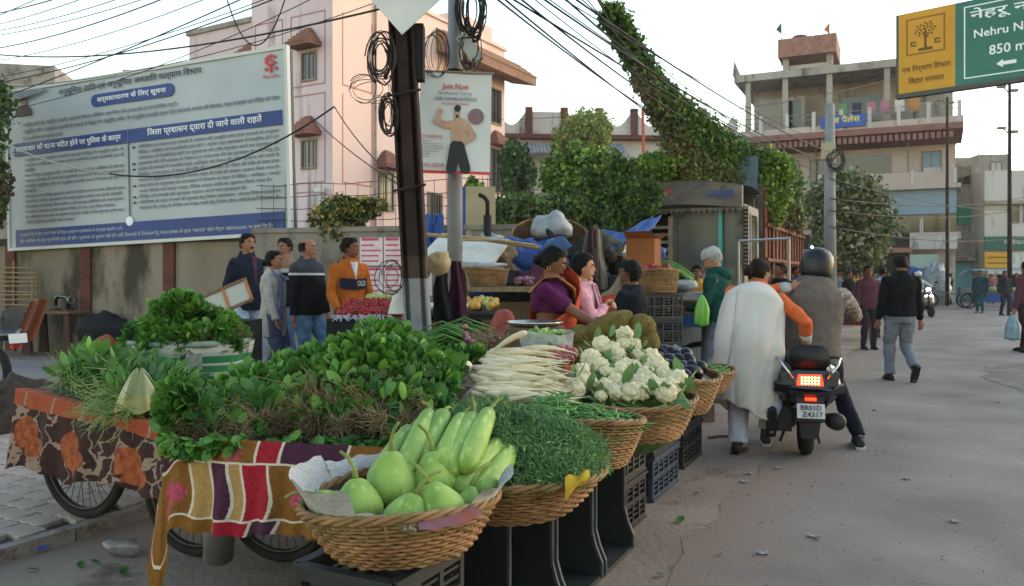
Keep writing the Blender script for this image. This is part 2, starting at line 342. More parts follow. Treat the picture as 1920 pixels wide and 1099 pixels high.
bandp(.03, .985, .335, .415, m_bblue, 'heading_band'); bandp(.03, .985, .88, .99, m_bblue, 'footer_band')
bandp(.4735, .4765, .335, .87, m_gy, 'divider', y=-.056)
T = lambda s, u, v, w_, h_, m_, al='CENTER': text(s, bd, bp_(u, v, -.062), w_ * BW, h_ * BH, m_, align=al)
T('अनुसूिचत जाित एवं अनुसूिचत जनजाित कल्याण िवभाग', .475, .055, .52, .055, m_bk)
T('सर्वसाधारण के िलए सूचना', .49, .137, .25, .046, m_wh)
T('अत्याचार की घटना घिटत होने पर पुिलस के कार्य', .245, .376, .41, .052, m_wh); T('िजला प्रशासन द्वारा दी जाने वाली राहतें', .735, .372, .38, .056, m_wh)
body = ['अनुसूिचत जाित और अनुसूिचत जनजाित (अत्याचार िनवारण) अिधिनयम 1989 िनयम 1995 (समय-समय पर यथा संशोिधत) लागू है।', 'अनुसूिचत जाित / अनुसूिचत जनजाित के सदस्यों के िवरूद्ध गैर अनुसूिचत जाित / गैर अनुसूिचत जनजाित द्वारा िकये जाने वाले अपराध की रोकथाम, राहत संरक्षण एवं पीिड़त को राहत', 'हेतु इस अिधिनयम को लागू िकया गया है।']
T(body[0], .07, .225, .58, .032, m_gy, 'LEFT'); T(body[1], .07, .268, .91, .034, m_gy, 'LEFT'); T(body[2], .07, .312, .16, .032, m_gy, 'LEFT')
Lt = ['अनुसूिचत जाित / अनुसूिचत जनजाित के सदस्यों के िवरूद्ध गैर अनुसूिचत जाित / गैर', 'अनुसूिचत जनजाित द्वारा अत्याचार करने पर अिधिनयम के तहत प्राथिमकी दर्ज की', 'जायेगी।', 'कांड के िवरूद्ध अनुसूिचत जाित / जनजाित का सदस्य है, इस अिधिनयम के तहत इस', 'अत्याचार िनवारण के मामलों को प्राथिमकी दर्ज करने और त्विरत न्यायालय में', 'उपस्थित अनुसूिचत जाित एवं अनुसूिचत जनजाित थाना में िशकायत एवं सूचना दे', 'सकता है।', 'सूचनादाता द्वारा मौिखक सूचना दी जाती है तो पुिलस थाने के प्रभारी अिधकारी द्वारा', 'दर्ज िकया जायेगा। सूचनादाता को पढ़कर सुनाया जायेगा तथा उसकी स्वीकृित', 'हस्ताक्षर का उपलब्ध िलया जायेगा। इसके पश्चात् अिधिनयम एवं अन्य सुसंगत', 'धाराओं के अंतर्गत प्रथम सूचना िरपोर्ट (F.I.R) दर्ज िकया जायेगा।', 'इस अिधिनयम के तहत कांड का अनुसंधान िनर्धािरत अविध के भीतर पूर्ण कर आरोप पत्र /', 'अंितम प्रितवेदन समर्िपत िकया जाएगा।']
for i, s in enumerate(Lt): T(s, .075, .447 + i * .0325, .385 * min(1, len(s) / 70), .026, m_gy, 'LEFT')
Rt = ['अिधिनयम के तहत दर्ज मामलों में अपराध की प्रकृित तथा दर्ज धाराओं के अनुसार', 'पीिड़त / आिश्रत को प्राथिमकी दर्ज होने / आरोप पत्र न्यायालय में समर्िपत होने एवं', 'न्यायालय में दोषिसिद्ध होने पर मुआवजा की रािश भुगतान करने का प्रावधान है।', 'मुआवजा की रािश 85000 से लेकर 8.25 लाख तक देने का प्रावधान है। (जो लागू हो)', 'हत्या के मामलों में मासिक पात्र आिश्रत को पेंशन की रािश भुगतान की जाती है', 'िदनांक- 14.04.2016 से पेंशन की रािश की दर 5000/- है। पेंशन की रािश के साथ साथ', 'सरकार के कर्िमयों को अनुमान्य मंहगाई भत्ता की रािश को जोड़कर भुगतान िकया जाता है।', 'थाना कांड के अनुसंधान एवं न्यायालय में िवचारण के क्रम में पीिड़त / आिश्रत / गवाहों', 'उनके पिरवार को यात्रा भत्ता, दैिनक भत्ता आिद का भुगतान िकया जाता है।', 'पीिड़त एवं गवाहों को सुरक्षा प्रदान करने का प्रावधान है।', 'अिधिनयम के तहत मामलों की सुनवाई हेतु िवशेष न्यायालय / अनन्य िवशेष न्यायालय', 'कार्यरत है। उक्त में पीिड़त का पक्ष रखने हेतु िवशेष लोक अिभयोजक कार्यरत है।']
for i, s in enumerate(Rt):
    T(s, .51, .445 + i * .0325, .465 * min(1, len(s) / 72), .027, m_gy, 'LEFT')
    if i in (0, 3, 4, 7, 9, 10): bandp(.49, .498, .44 + i * .0325, .45 + i * .0325, m_bk, 'bullet', y=-.056)
T('अत्याचारियों के िलए अपने िजला के िजला कल्याण पदािधकारी से सम्पर्क स्थािपत करें।', .05, .915, .40, .028, m_flex, 'LEFT')
T('नोट: आिधकार के तहत प्राथिमकी दर्ज नहीं होने / मुआवजा का भुगतान नहीं होने आिद िशकायतों के िनराकरण हेतु राज्य सरकार के द्वारा "सहायता" कॉल सेन्टर 18003456345 पर सम्पािरत है।', .05, .955, .9, .032, m_flex, 'LEFT')
mb = MB()                                                                       # red emblem
x, _, z = bp_(.955, .085); mb.tube([(x, -.056, z - .13), (x, -.056, z + .02)], .022, 5)
for k in range(9):
    a = k * .7; mb.ell((x + .1 * math.cos(a) * (1 if k else 0), -.056, z + .08 + .075 * math.sin(a)), (.035, .006, .03), 8, 4)
for k in (-1, 1): mb.bb((x + k * .1 - .03, -.058, z - .09), (x + k * .1 + .03, -.05, z - .04))
mb.build('emblem', m_rd, bd); T('िबहार सरकार', .955, .148, .05, .02, m_rd)
mb = MB(); mb.prism([(.04 * BW, BH * .835), (.105 * BW, BH * .835), (.10 * BW, BH * .875), (.085 * BW, BH * .9), (.06 * BW, BH * .9), (.043 * BW, BH * .875)], -.056, -.044); mb.build('printed_coat', mat('print_maroon', '3a2220', rough=.6), bd)
mb = MB(); mb.ell((.073 * BW, -.05, BH * .93), (.085, .008, .13), 14, 8); mb.build('printed_face', mat('print_skin', '8a6a58', rough=.6), bd)
mb = MB(); mb.grid(lambda u, v: (.0 + u * .17 * BW, -.06 - .06 * math.sin(u * 3), BH * (1.0 - .02 * u - v * .085 * (1 - u * .85)) + .01 * math.sin(9 * u)), 16, 4); mb.build('torn_flap', mat('flex_back', '6f7478', '83878a', sc=3, rough=.7), bd, smooth=True)
mb = MB(); x, _, z = bp_(.475, .875); mb.lathe([(.09, 0), (.085, .012)], 16, M_=Matrix.Translation((x, -.052, z)) @ Matrix.Rotation(R(90), 4, 'X')); mb.build('seal', m_wh, bd)
# ---------------------------------------------------------------- pink building
m_pink = mat('pink_plaster', 'cdb0a7', 'd6bbb3', sc=.35, rough=.9, bump=.1, bs=8, c3='b3968d', sc3=1.2, t3=.6, stretch=(1, 1, .12))
m_pink_shade = mat('shaded_pink_plaster', 'b6a5ad', 'c3b4ba', sc=.4, rough=.92, bump=.1, bs=8, c3='8a7f83', sc3=1.4, t3=.54, stretch=(1, 1, .14))  # pink plaster of the left face with its shade put into the colour
m_groove = mat('maroon_groove', '98737b', rough=.9); m_hood = mat('hood_tile', '6e4a44', '80584f', sc=4, rough=.9); m_glass = mat('dark_glass', '161a1e', rough=.12, spec=.6); m_fr = mat('window_frame', '6d6660', '7c746d', sc=5, rough=.7)
m_conc = mat('weathered_concrete', '77716a', '938c84', sc=1.0, rough=.95, bump=.3, bs=9, c3='4a4540', sc3=1.3, t3=.55)
def window(root, o, rz, w_, h_, hood=False, bars=0, mull=1, fm=None, gm=None):
    fm = fm or m_fr; t = .07
    mb = MB(); mb.bb((-w_ / 2 - t, -.07, -t), (w_ / 2 + t, .02, 0)); mb.bb((-w_ / 2 - t, -.07, h_), (w_ / 2 + t, .02, h_ + t)); mb.bb((-w_ / 2 - t, -.07, 0), (-w_ / 2, .02, h_)); mb.bb((w_ / 2, -.07, 0), (w_ / 2 + t, .02, h_))
    for i in range(mull): x = -w_ / 2 + w_ * (i + 1) / (mull + 1); mb.bb((x - .02, -.05, 0), (x + .02, .02, h_))
    wn = mb.build('window', fm, root, loc=o, rot=(0, 0, rz))
    mb = MB(); mb.bb((-w_ / 2, -.02, 0), (w_ / 2, .03, h_)); mb.build('pane', gm or m_glass, wn)
    if bars:
        mb = MB()
        for i in range(bars): x = -w_ / 2 + w_ * (i + .5) / bars; mb.bb((x - .01, -.06, 0), (x + .01, -.045, h_))
        mb.build('bars', fm, wn)
    if hood:
        mb = MB(); W2 = w_ / 2 + .3; zz = h_ + .18
        mb.add([(-W2, 0, zz), (W2, 0, zz), (W2, -.62, zz), (-W2, -.62, zz), (-W2, 0, zz + .14), (W2, 0, zz + .14), (W2, -.62, zz + .14), (-W2, -.62, zz + .14), (-.12, 0, zz + .75), (.12, 0, zz + .75), (.12, -.1, zz + .75), (-.12, -.1, zz + .75)],
               [(0, 1, 2, 3), (3, 2, 6, 7), (2, 1, 5, 6), (0, 3, 7, 4), (7, 6, 10, 11), (6, 5, 9, 10), (4, 7, 11, 8), (8, 11, 10, 9)])
        for k in range(5):
            f_ = k / 5; a = W2 * (1 - f_) + .12 * f_; d = .62 * (1 - f_) + .1 * f_; z = zz + .14 + .61 * f_; mb.bb((-a - .02, -d - .02, z - .02), (a + .02, 0, z + .03))
        mb.build('hood', m_hood, wn)
    return wn
pb = empty('pink_building', (-6.5, 29, 0), math.atan2(.86, .5), 'tall pink plastered building, its shaded face coloured lilac, with hooded windows behind the hoarding', 'building')
HT = 12.6
mb = MB(); mb.bb((.05, .05, -.05), (12.2, 4.2, HT)); mb.build('core', m_pink, pb)
mb = MB(); mb.bb((0, .06, -.05), (.06, 4.2, HT + .02)); mb.build('wall', m_pink_shade, pb)
mb = MB(); mb.bb((.0, 0, -.05), (12.22, .05, HT + .02)); mb.build('wall', m_pink, pb)
mb = MB(); mb.bb((1.2, 4.2, -.05), (10, 9.4, 11.9)); mb.build('wing', m_pink_shade, pb)
mb = MB(); mb.bb((1.1, 4.25, 11.9), (3, 9.5, 12.1)); mb.bb((2.6, 3.9, 9.2), (3.4, 5.0, 13.2)); mb.build('parapet', m_conc, pb)
mb = MB(); mb.bb((-.1, -.1, HT), (12.3, 4.3, HT + .15)); mb.build('cornice', m_pink, pb)
for z0, z1 in ((2.2, 4.6), (4.9, 8.2), (8.5, 11.2)):                              # maroon outline panels
    for y0, y1 in ((.35, 2.1), (2.5, 4.0)):
        mb = MB()
        for a, b in (((-.012, y0, z0), (0, y1, z0 + .05)), ((-.012, y0, z1 - .05), (0, y1, z1)), ((-.012, y0, z0 + .05), (0, y0 + .05, z1 - .05)), ((-.012, y1 - .05, z0 + .05), (0, y1, z1 - .05))): mb.bb(a, b)
        mb.build('panel_line', m_groove, pb)
    for x0, x1 in ((.5, 2.2), (2.4, 4.6), (4.8, 7.2), (7.6, 10.2)):
        mb = MB()
        for a, b in (((x0, -.012, z0), (x1, 0, z0 + .05)), ((x0, -.012, z0 + .05), (x0 + .05, 0, z1)), ((x1 - .05, -.012, z0 + .05), (x1, 0, z1))): mb.bb(a, b)
        mb.build('panel_line', mat('rose_groove', 'b0746c', rough=.9), pb)
for z in (8.75, 5.5): window(pb, (-.005, 1.15, z), -R(90), .62, .95, True, bars=3)
window(pb, (1.195, 6.6, 9.35), -R(90), .9, 1.0, False, bars=3); window(pb, (1.195, 7.8, 9.35), -R(90), .5, 1.0, False, 2)
window(pb, (1.195, 5.0, 9.3), -R(90), 1.1, .9, True, 3)
window(pb, (3.0, -.005, 4.1), 0, .8, 1.4, True, 4); window(pb, (6.3, -.005, 3.0), 0, .9, 2.0, False, 5)
for z, h_ in ((8.9, 1.6), (5.6, 2.0), (3.2, 1.1)): window(pb, (11.3, -.005, z), 0, .9, h_, z < 8, 3)
mb = MB(); mb.add([(6.4, .1, 11.2), (13.1, .1, 11.2), (13.1, -1.3, 10.9), (6.4, -1.3, 10.9), (6.4, .1, 12.3), (13.1, .1, 12.3), (13.1, -1.3, 11.3), (6.4, -1.3, 11.3)], [(0, 1, 2, 3), (3, 2, 6, 7), (2, 1, 5, 6), (0, 3, 7, 4), (7, 6, 5, 4)])
for k in range(4): z = 11.33 + k * .22; y = -1.28 + k * .30; mb.bb((6.38, y - .05, z - .04), (13.12, y + .04, z + .05))
mb.build('tiled_eave', mat('terracotta_eave', '80604f', '8f6e5d', sc=2, rough=.9), pb)
mb = MB(); mb.bb((8.5, .3, 12.6), (11.5, 3, 13.6)); mb.build('roof_room', m_pink, pb)
mb = MB(); mb.box((-.2, .45, 4.6), (.3, .25, .16)); mb.tube([(-.2, .45, 4.5), (-.12, .45, 3.6)], .03, 6); mb.build('flood_lamp', mat('lamp_white', 'b5b5b2', rough=.5), pb)
# ---------------------------------------------------------------- other background buildings
gb = empty('flat_roof_house', (-26, 40, 0), R(12), 'grey flat roofed concrete house far behind the left end of the hoarding', 'building')
mb = MB(); mb.bb((0, 0, -.05), (13.5, 8, 10.6)); mb.build('wall', m_conc, gb); mb = MB(); mb.bb((-.5, -.8, 10.6), (14, 8.2, 11.0)); mb.build('roof_slab', m_conc, gb)
mb = MB(); mb.bb((-1, .2, 11.0), (2.8, 4, 12.2)); mb.bb((6.0, .2, 11), (7.6, 2, 12.2)); mb.build('roof_room', m_conc, gb)
wb = empty('scalloped_roof_house', (-1.2, 45, 0), R(4), 'white house with a scalloped parapet behind the trees', 'building')
m_whp = mat('white_plaster_aged', 'a6a3a0', 'b8b5b1', sc=.5, rough=.92, c3='6b6661', sc3=1.4, t3=.55, stretch=(1, 1, .2)); m_mar = mat('maroon_post', '5a3a36', rough=.9)
mb = MB(); mb.bb((0, 0, -.05), (14, 8, 9.2)); mb.build('wall', m_whp, wb)
mb = MB(); mb.bb((-.2, -.5, 9.2), (14.2, 0.02, 9.45)); mb.build('ledge', m_mar, wb)
for i in range(7):
    x0 = .15 + i * 2.0
    mb = MB(); mb.bb((x0 - .2, -.25, 9.45), (x0 + .2, .1, 11.0)); mb.build('parapet_post', m_mar, wb)
    o = [(x0 + .2, 9.45), (x0 + 1.8, 9.45)] + [(x0 + 1.8 - 1.6 * k / 12, 10.75 - .75 * math.sin(math.pi * k / 12) * (0 if i == 1 else 1)) for k in range(13)]
    mb = MB(); mb.prism(o, -.15, 0); mb.build('scallop', m_whp, wb)
mb = MB()
for i in range(36): x = .2 + i * .2; mb.add([(x, -.55, 8.9), (x + .1, -.55, 8.95), (x + .1, -1.6, 8.25), (x, -1.6, 8.2)], [(0, 1, 2, 3)]); mb.add([(x + .1, -.55, 8.95), (x + .2, -.55, 8.9), (x + .2, -1.6, 8.2), (x + .1, -1.6, 8.25)], [(0, 1, 2, 3)])
mb.build('awning', mat('corrugated_tin', '8c9094', '777b7e', sc=3, rough=.5, metal=.5), wb)
for x, z, w_, h_ in ((1.2, 6.4, 1.4, 1.5), (4.6, 6.4, 1.4, 1.5), (8.6, 6.9, 1.0, 1.0), (11.4, 6.2, 2.4, 2.2), (4, 2.6, 1.3, 1.5)): window(wb, (x, -.005, z), 0, w_, h_)
mb = MB(); mb.bb((9.9, -.9, 5.9), (14, -.02, 6.1)); mb.bb((9.9, -.9, 6.1), (14, -.84, 6.9)); mb.build('balcony', m_whp, wb)
mb = MB(); mb.bb((10.3, -.6, 0), (10.55, -.3, 9.2)); mb.build('column', m_whp, wb)
op = MB(); op.tube([P(1207, 300, 44), P(1205, 205, 44)], .09, 6); tag(op.build('flag_pole', mat('orange_pole', 'a8543a', rough=.7)), 'thin orange pole rising in front of the white scalloped house', 'pole')

# big pink corner building at the end of the street
tb = empty('corner_building', (14.5, 50, 0), math.atan2(-5, 10.4), 'pink four storey building with open grey top floors at the street end', 'building')
TW = 11.6; m_pk2 = mat('faded_pink_paint', 'a4958f', 'b1a39d', sc=.5, rough=.92, c3='7d7068', sc3=1.6, t3=.55, stretch=(1, 1, .2)); m_blu = mat('blue_grey_panel', '6f8291', '788b99', sc=.6, rough=.7); m_red2 = mat('red_oxide', '735049', '83605a', sc=.8, rough=.9)
mb = MB(); mb.bb((0, .4, -.05), (TW, 9, 9.6)); mb.build('wall', m_pk2, tb)
mb = MB(); mb.bb((-.3, -.9, 3.55), (TW + .2, .4, 3.95)); mb.build('slab', m_pk2, tb)
mb = MB(); mb.bb((-.3, -.9, 6.4), (TW + .2, .4, 6.65)); mb.build('slab', m_pk2, tb)
mb = MB(); mb.bb((4.4, -.5, 5.0), (TW, .4, 6.4)); mb.build('blue_fascia', m_blu, tb)
mb = MB(); mb.bb((-.5, -1.3, 9.6), (TW + .3, 8, 9.95)); mb.build('roof_slab', m_red2, tb)
mb = MB(); mb.add([(-.5, -1.35, 9.55), (TW + .3, -1.35, 9.55), (TW + .3, .4, 9.0), (-.5, .4, 9.0)], [(0, 1, 2, 3)])
for i in range(40): x = -.4 + i * .3; mb.box((x, -1.1, 9.3), (.2, .5, .35), mi=0)
mb.build('corbels', m_red2, tb)
mb = MB(); mb.bb((-.5, -1.28, 9.95), (TW + .3, -1.16, 10.3)); mb.build('parapet', m_pk2, tb)
for i in range(9): mb = MB(); x = -.3 + i * (TW + .4) / 8; mb.bb((x - .1, -1.32, 9.95), (x + .1, -1.1, 11.15)); mb.build('parapet_post', m_whp, tb)
for k in (10.7, 11.0): mb = MB(); mb.bb((-.2, -1.23, k), (TW + .1, -1.2, k + .05)); mb.build('rail', m_fr, tb)
m_gr = mat('bare_grey_render', '86817c', '9a958f', sc=.7, rough=.95, c3='4f4b47', sc3=1.5, t3=.54, stretch=(1, 1, .25))
mb = MB(); mb.bb((.2, 2.6, 9.95), (TW, 8.8, 13.5)); mb.build('upper_wall', m_gr, tb)
mb = MB(); mb.bb((-.5, -.6, 13.5), (TW - .2, 9, 13.95)); mb.build('upper_slab', m_gr, tb)
for x in (.3, 2.5, 5.0, 8.1, 9.6, 11.2): mb = MB(); mb.bb((x - .16, -.4, 9.95), (x + .16, -.1, 13.5)); mb.build('column', m_gr, tb)
for x0, x1 in ((.5, 3.5), (8.3, 11.1)): mb = MB(); mb.bb((x0, .9, 9.95), (x1, 1.05, 12.6 if x0 < 1 else 11.6)); mb.build('partition', m_gr, tb)
for x, z, w_, h_ in ((2.9, 10.2, .7, 2.2), (6.6, 11.0, 2.2, 1.6)): mb = MB(); mb.bb((x - w_ / 2, .86 if x < 4 else 2.55, z), (x + w_ / 2, .9 if x < 4 else 2.6, z + h_)); mb.build('opening', m_glass, tb)
for x in (2.5, 5.0): mb = MB(); mb.bb((x - .17, -.2, 13.95), (x + .17, .15, 14.75)); mb.build('tower_column', m_gr, tb)
for x in (2.5, 5.0): mb = MB(); mb.bb((x - .17, 2.6, 13.95), (x + .17, 2.9, 14.75)); mb.build('tower_column', m_gr, tb)
mb = MB(); mb.bb((2.67, .1, 13.96), (4.83, .25, 14.35)); mb.build('tower_wall', m_whp, tb)
mb = MB(); mb.bb((2.1, -.6, 14.75), (5.4, 3.3, 15.85)); mb.build('tower_roof', mat('brick_band', '7b5a50', '8f6d61', sc=3, rough=.95), tb)
mb = MB(); mb.lathe([(.55, 0), (.6, .3), (.4, .5), (.1, .55)], 14, M_=Matrix.Translation((3.2, 1, 15.85))); mb.build('water_tank', mat('tank_black', '2b2a2a', rough=.6), tb)
mb = MB(); mb.add([(-.6, -.6, 13.95), (-.1, -.6, 13.95), (-.5, -.6, 14.9), (-.6, .1, 13.95)], [(0, 1, 2), (0, 2, 3), (1, 3, 2), (0, 3, 1)]); mb.build('roof_finial', m_gr, tb)
window(tb, (2.6, .39, 7.0), 0, 1.2, 1.5); window(tb, (4.3, .39, 7.0), 0, .8, 1.5)
mb = MB(); mb.bb((5.4, .3, 7.2), (8.3, .39, 8.7)); mb.build('dark_balcony', m_glass, tb)
window(tb, (10.4, .39, 7.1), 0, .9, 1.5, gm=m_blu)
mb = MB(); mb.box((10.4, -.1, 7.35), (.85, .6, .55)); [mb.box((10.4, -.41, 7.2 + k * .09), (.7, .03, .03)) for k in range(5)]; mb.build('air_conditioner', m_whp, tb)
mb = MB(); mb.bb((4.4, -.88, 6.65), (TW, -.8, 7.35)); mb.build('balcony_wall', m_pk2, tb)
for x in (4.5, 7, 9.4, 11.5): mb = MB(); mb.bb((x - .09, -.92, 6.65), (x + .09, -.76, 7.5)); mb.build('balcony_post', m_whp, tb)
for i in range(5): window(tb, (4.9 + i * 1.42, -.12, 3.98 - .0), 0, 1.25, .98, mull=0, fm=m_whp)
mb = MB(); mb.bb((4.3, -.11, 3.95), (TW, .4, 5.0)); mb.build('glazing_back', m_glass, tb)
m_sgn = mat('shop_sign_pale', '98998a', 'a3a495', sc=1, rough=.7)
mb = MB(); mb.bb((3.9, -1.0, 3.0), (7.7, -.9, 3.72)); mb.build('shop_sign', m_sgn, tb); mb = MB(); mb.bb((8.0, -1.0, 3.0), (TW, -.9, 3.7)); mb.build('shop_sign', m_whp, tb)
text('शुभम', tb, (8.15, -1.02, 3.35), .35, .5, m_rd)
mb = MB(); mb.bb((7.5, -.98, 1.75), (10.7, -.86, 2.7)); mb.build('shop_sign', mat('sign_green_pale', '8a9c92', '98aaa0', sc=1, rough=.7), tb)
mb = MB(); mb.bb((7.5, .2, .0), (10.8, .39, 1.75)); mb.bb((.5, .3, 0), (4.5, .38, 3.0)); mb.bb((4.8, .3, 0), (7.2, .38, 2.6)); mb.build('shop_opening', mat('shop_dark', '1c1a19', '2d2927', sc=2, rough=.9), tb)
m_bs = mat('blue_sign_board', '2f4f9c', rough=.6); mb = MB(); mb.bb((4.6, -1.45, 10.1), (7.0, -1.36, 10.8)); s_ = mb.build('sign_board', m_bs, tb)
text('राज पैलेस', tb, (5.8, -1.47, 10.5), 1.8, .45, mat('print_yellow', 'd2c44a', rough=.6))
goods = [mat('goods%d' % i, c, rough=.8) for i, c in enumerate(('8c3a4c', '3c5f8f', 'b9b3a8', '5b7f5a', '9a6a7c', 'a8743a', '2f3644'))]
for i in range(46):
    mb = MB(); w_ = random.uniform(.12, .34); h_ = random.uniform(.2, .5); mb.box((0, 0, 0), (w_, .08, h_), taper=random.uniform(.6, 1)); mb.ell((0, 0, h_ / 2), (w_ * .3, .05, .06), 8, 4)
    mb.build('hanging_goods', random.choice(goods), tb, loc=(random.uniform(3.2, 7.3), -.75 + random.uniform(-.1, .1), random.uniform(.9, 2.9)), rot=(0, random.uniform(-.3, .3), 0))
for px_, x in ((1465, 2.3), (1555, 5.6)):
    fl = MB(); b0 = P(px_, 85, 50); b0 = Vector((b0.x, b0.y, 14 if px_ == 1465 else 17.9)); top = 1.43 + (520 - 42) / F * 50
    b0.z = 13.9 if px_ < 1500 else 15.8
    fl.tube([b0, (b0.x, b0.y, top)], .03, 5); fp = fl.build('flag_pole', m_fr); tag(fp, ('dark' if px_ < 1500 else 'orange') + ' pennant on a thin pole above the corner building roof', 'flag')
    fl = MB(); fl.add([(b0.x, b0.y, top), (b0.x - .35, b0.y, top - .45), (b0.x, b0.y, top - .75)], [(0, 1, 2)]); fl.build('pennant', mat('pennant%d' % px_, '3f4a40' if px_ < 1500 else 'a8623a', rough=.8), fp)
for x in (.4, 4.2, 9.2): mb = MB(); mb.tube([(x, -.1 if x > 1 else .3, 3.9), (x, -.1 if x > 1 else .3, 9.4)], .06, 6); mb.build('drain_pipe', m_conc, tb)
for x, z in ((1.1, 7.2), (3.5, 4.4), (1.2, 4.4)): window(tb, (x, .39, z), 0, .8, 1.3, bars=4)
for k in range(26): mb = MB(); s_ = random.uniform(.2, .6); mb.box((0, 0, s_ / 2), (random.uniform(.2, .7), .3, s_), taper=random.uniform(.6, 1)); mb.build('balcony_clutter', random.choice(goods[2:] + [m_gr, m_conc]), tb, loc=(random.uniform(.4, 11), random.uniform(-.8, -.2), 9.96 if k % 3 else 6.66))
for k in range(6): mb = MB(); mb.grid(lambda u, v: (.5 * u, .04 * math.sin(u * 7), -.7 * v), 6, 5); mb.build('hung_washing', random.choice(goods), tb, loc=(5.5 + k * .75, -.6, 11.6))
for x, z in ((3.0, 2.2), (9.0, 7.2), (4.6, 8.4)): mb = MB(); mb.box((x, -.25, z), (.8, .45, .55)); mb.build('air_conditioner', m_whp, pb)
for x in (2.3, 7.4): mb = MB(); mb.tube([(x, -.08, .5), (x, -.08, 12)], .05, 6); mb.build('drain_pipe', m_conc, pb)
# side buildings right
def minor(name, px0, px1, Y, ztop, m_, label):
    x0, x1 = GX(px0, Y), GX(px1, Y); e = empty(name, (x0, Y, 0), R(-8), label, 'building'); mb = MB(); mb.bb((0, 0, -.05), (x1 - x0, 7, ztop)); mb.build('wall', m_, e); return e, x1 - x0
zt = lambda py, Y: CH + (520 - py) / F * Y
e, w_ = minor('grey_house', 1784, 1836, 48, zt(296, 48), m_conc, 'narrow grey house with a green shutter right of the corner building')
window(e, (w_ * .35, -.005, 7.0), 0, .9, 1.0); mb = MB(); mb.bb((.3, -.1, 4.6), (1.5, -.02, 5.7)); mb.build('green_shutter', mat('green_tarp_sheet', '2f7a5c', rough=.7), e)
mb = MB(); mb.bb((.2, -.06, 0), (1.55, -.01, 2.3)); mb.build('shutter_door', mat('turquoise_shutter', '5f97a4', '6aa2ae', sc=2, rough=.7), e); mb = MB(); mb.bb((-.1, -.7, 2.4), (1.9, -.01, 2.62)); mb.build('door_canopy', m_conc, e)
e, w_ = minor('grey_tower_house', 1834, 1886, 53, zt(290, 53), m_gr, 'grey boxy house set back behind the white shop house'); window(e, (w_ * .6, -.005, 8.0), 0, .6, 1.0, gm=m_whp)
e, w_ = minor('white_shop_house', 1846, 1990, 46, zt(320, 46), m_whp, 'weathered white shop house at the right edge of the photo')
for x in (1.6, 2.3): window(e, (x, -.005, 4.6), 0, .35, .9, mull=0)
mb = MB(); mb.bb((-.1, -.4, 5.6), (w_, 0, 5.8)); mb.build('ledge', m_conc, e)
mb = MB(); mb.bb((-.2, -.5, 3.0), (w_, -.4, 3.75)); mb.build('shop_sign', mat('sign_dark_green', '2e5a4e', rough=.6), e); text('मेिडकल स्टोर', e, (1.9, -.52, 3.4), 2.2, .4, m_whp)
mb = MB(); mb.bb((-.2, -.5, 1.95), (1.15, -.4, 2.85)); mb.build('shop_sign', mat('sign_orange', 'b98a2e', rough=.6), e); mb = MB(); mb.bb((1.2, -.5, 1.95), (2.1, -.4, 2.85)); mb.build('shop_sign', m_whp, e)
for k in range(2): mb = MB(); mb.bb((-.05, -.52, 2.2 + k * .32), (1.0, -.502, 2.28 + k * .32)); mb.build('print', mat('print_brown', '7a5a1e', rough=.6), e)
mb = MB(); mb.bb((-.2, -.9, 1.6), (w_, -.0, 1.9)); mb.build('canopy', m_whp, e); mb = MB(); mb.bb((.7, -.06, 0), (w_ - .3, -.01, 1.6)); mb.build('shop_opening', MATS['shop_dark'], e)
mb = MB(); mb.bb((.0, -.12, .3), (.55, -.02, 1.55)); mb.build('poster', mat('sign_yellow', 'bfae3e', rough=.6), e)
# ================================================================ DERELICT LORRY, CREEPERS, TREES
m_lgrey = mat('lorry_paint_grey', '46413b', '625c54', sc=2.2, rough=.75, bump=.15, bs=20, c3='33261d', sc3=3, t3=.52)
m_lwhite = mat('lorry_paint_white', '6f6b64', '85817a', sc=2.5, rough=.7, c3='44362b', sc3=3, t3=.53)
m_rust = mat('rust_red', '532a20', '65382b', sc=3, rough=.9, bump=.2, bs=20, c3='8b7a6d', sc3=4, t3=.63)
m_blk = mat('black_rubber', '141414', '1f1e1d', sc=6, rough=.9); m_steel = mat('dull_steel', '7f8080', '8d8e8d', sc=5, rough=.45, metal=.7)
lo = empty('lorry', (2.98, 14.74, 0), RA, 'derelict grey lorry overgrown with creepers behind the vegetable stalls', 'lorry')
W = 2.4; hw = W / 2
mb = MB(); mb.bb((-hw, .0, .75), (hw, .12, 1.55)); mb.bb((-hw, .12, .75), (-hw + .08, 1.9, 2.1)); mb.bb((hw - .08, .12, .75), (hw, 1.9, 2.1)); mb.bb((-hw + .08, 1.8, .75), (hw - .08, 1.9, 3.0)); mb.bb((-hw, .1, .6), (hw, 1.9, .75)); mb.build('cab_shell', m_lgrey, lo)
mb = MB(); mb.bb((-.95, -.03, .98), (.95, .0, 1.5)); mb.build('front_panel', m_lwhite, lo)
g = MB()
for k in range(7): g.bb((.1, -.06, .72 + k * .09), (.85, -.032, .77 + k * .09))
g.build('grille', m_lwhite, lo)
mb = MB(); mb.bb((-1.2, -.25, .42), (1.2, -.08, .68)); mb.build('bumper', m_lgrey, lo)
for s in (-1, 1):
    mb = MB(); mb.lathe([(.13, 0), (.13, .05), (.06, .09)], 16, M_=Matrix.Translation((s * .95, -.03, .85)) @ Matrix.Rotation(R(90), 4, 'X')); mb.build('headlight', m_steel, lo)
mb = MB()
for x0, x1, z0, z1 in ((-hw, hw, 1.55, 1.66), (-.06, .06, 1.66, 2.62), (-hw, hw, 2.62, 2.72)): mb.bb((x0, .0, z0), (x1, .1, z1))
for s in (-1, 1): mb.bb((s * hw - .07, .0, 1.66), (s * hw + .07, .12, 2.62))
mb.build('windscreen_frame', m_lgrey, lo)
m_wsg = mat('dusty_windscreen', '3a3c3a', '4a4c49', sc=2, rough=.35, spec=.5)
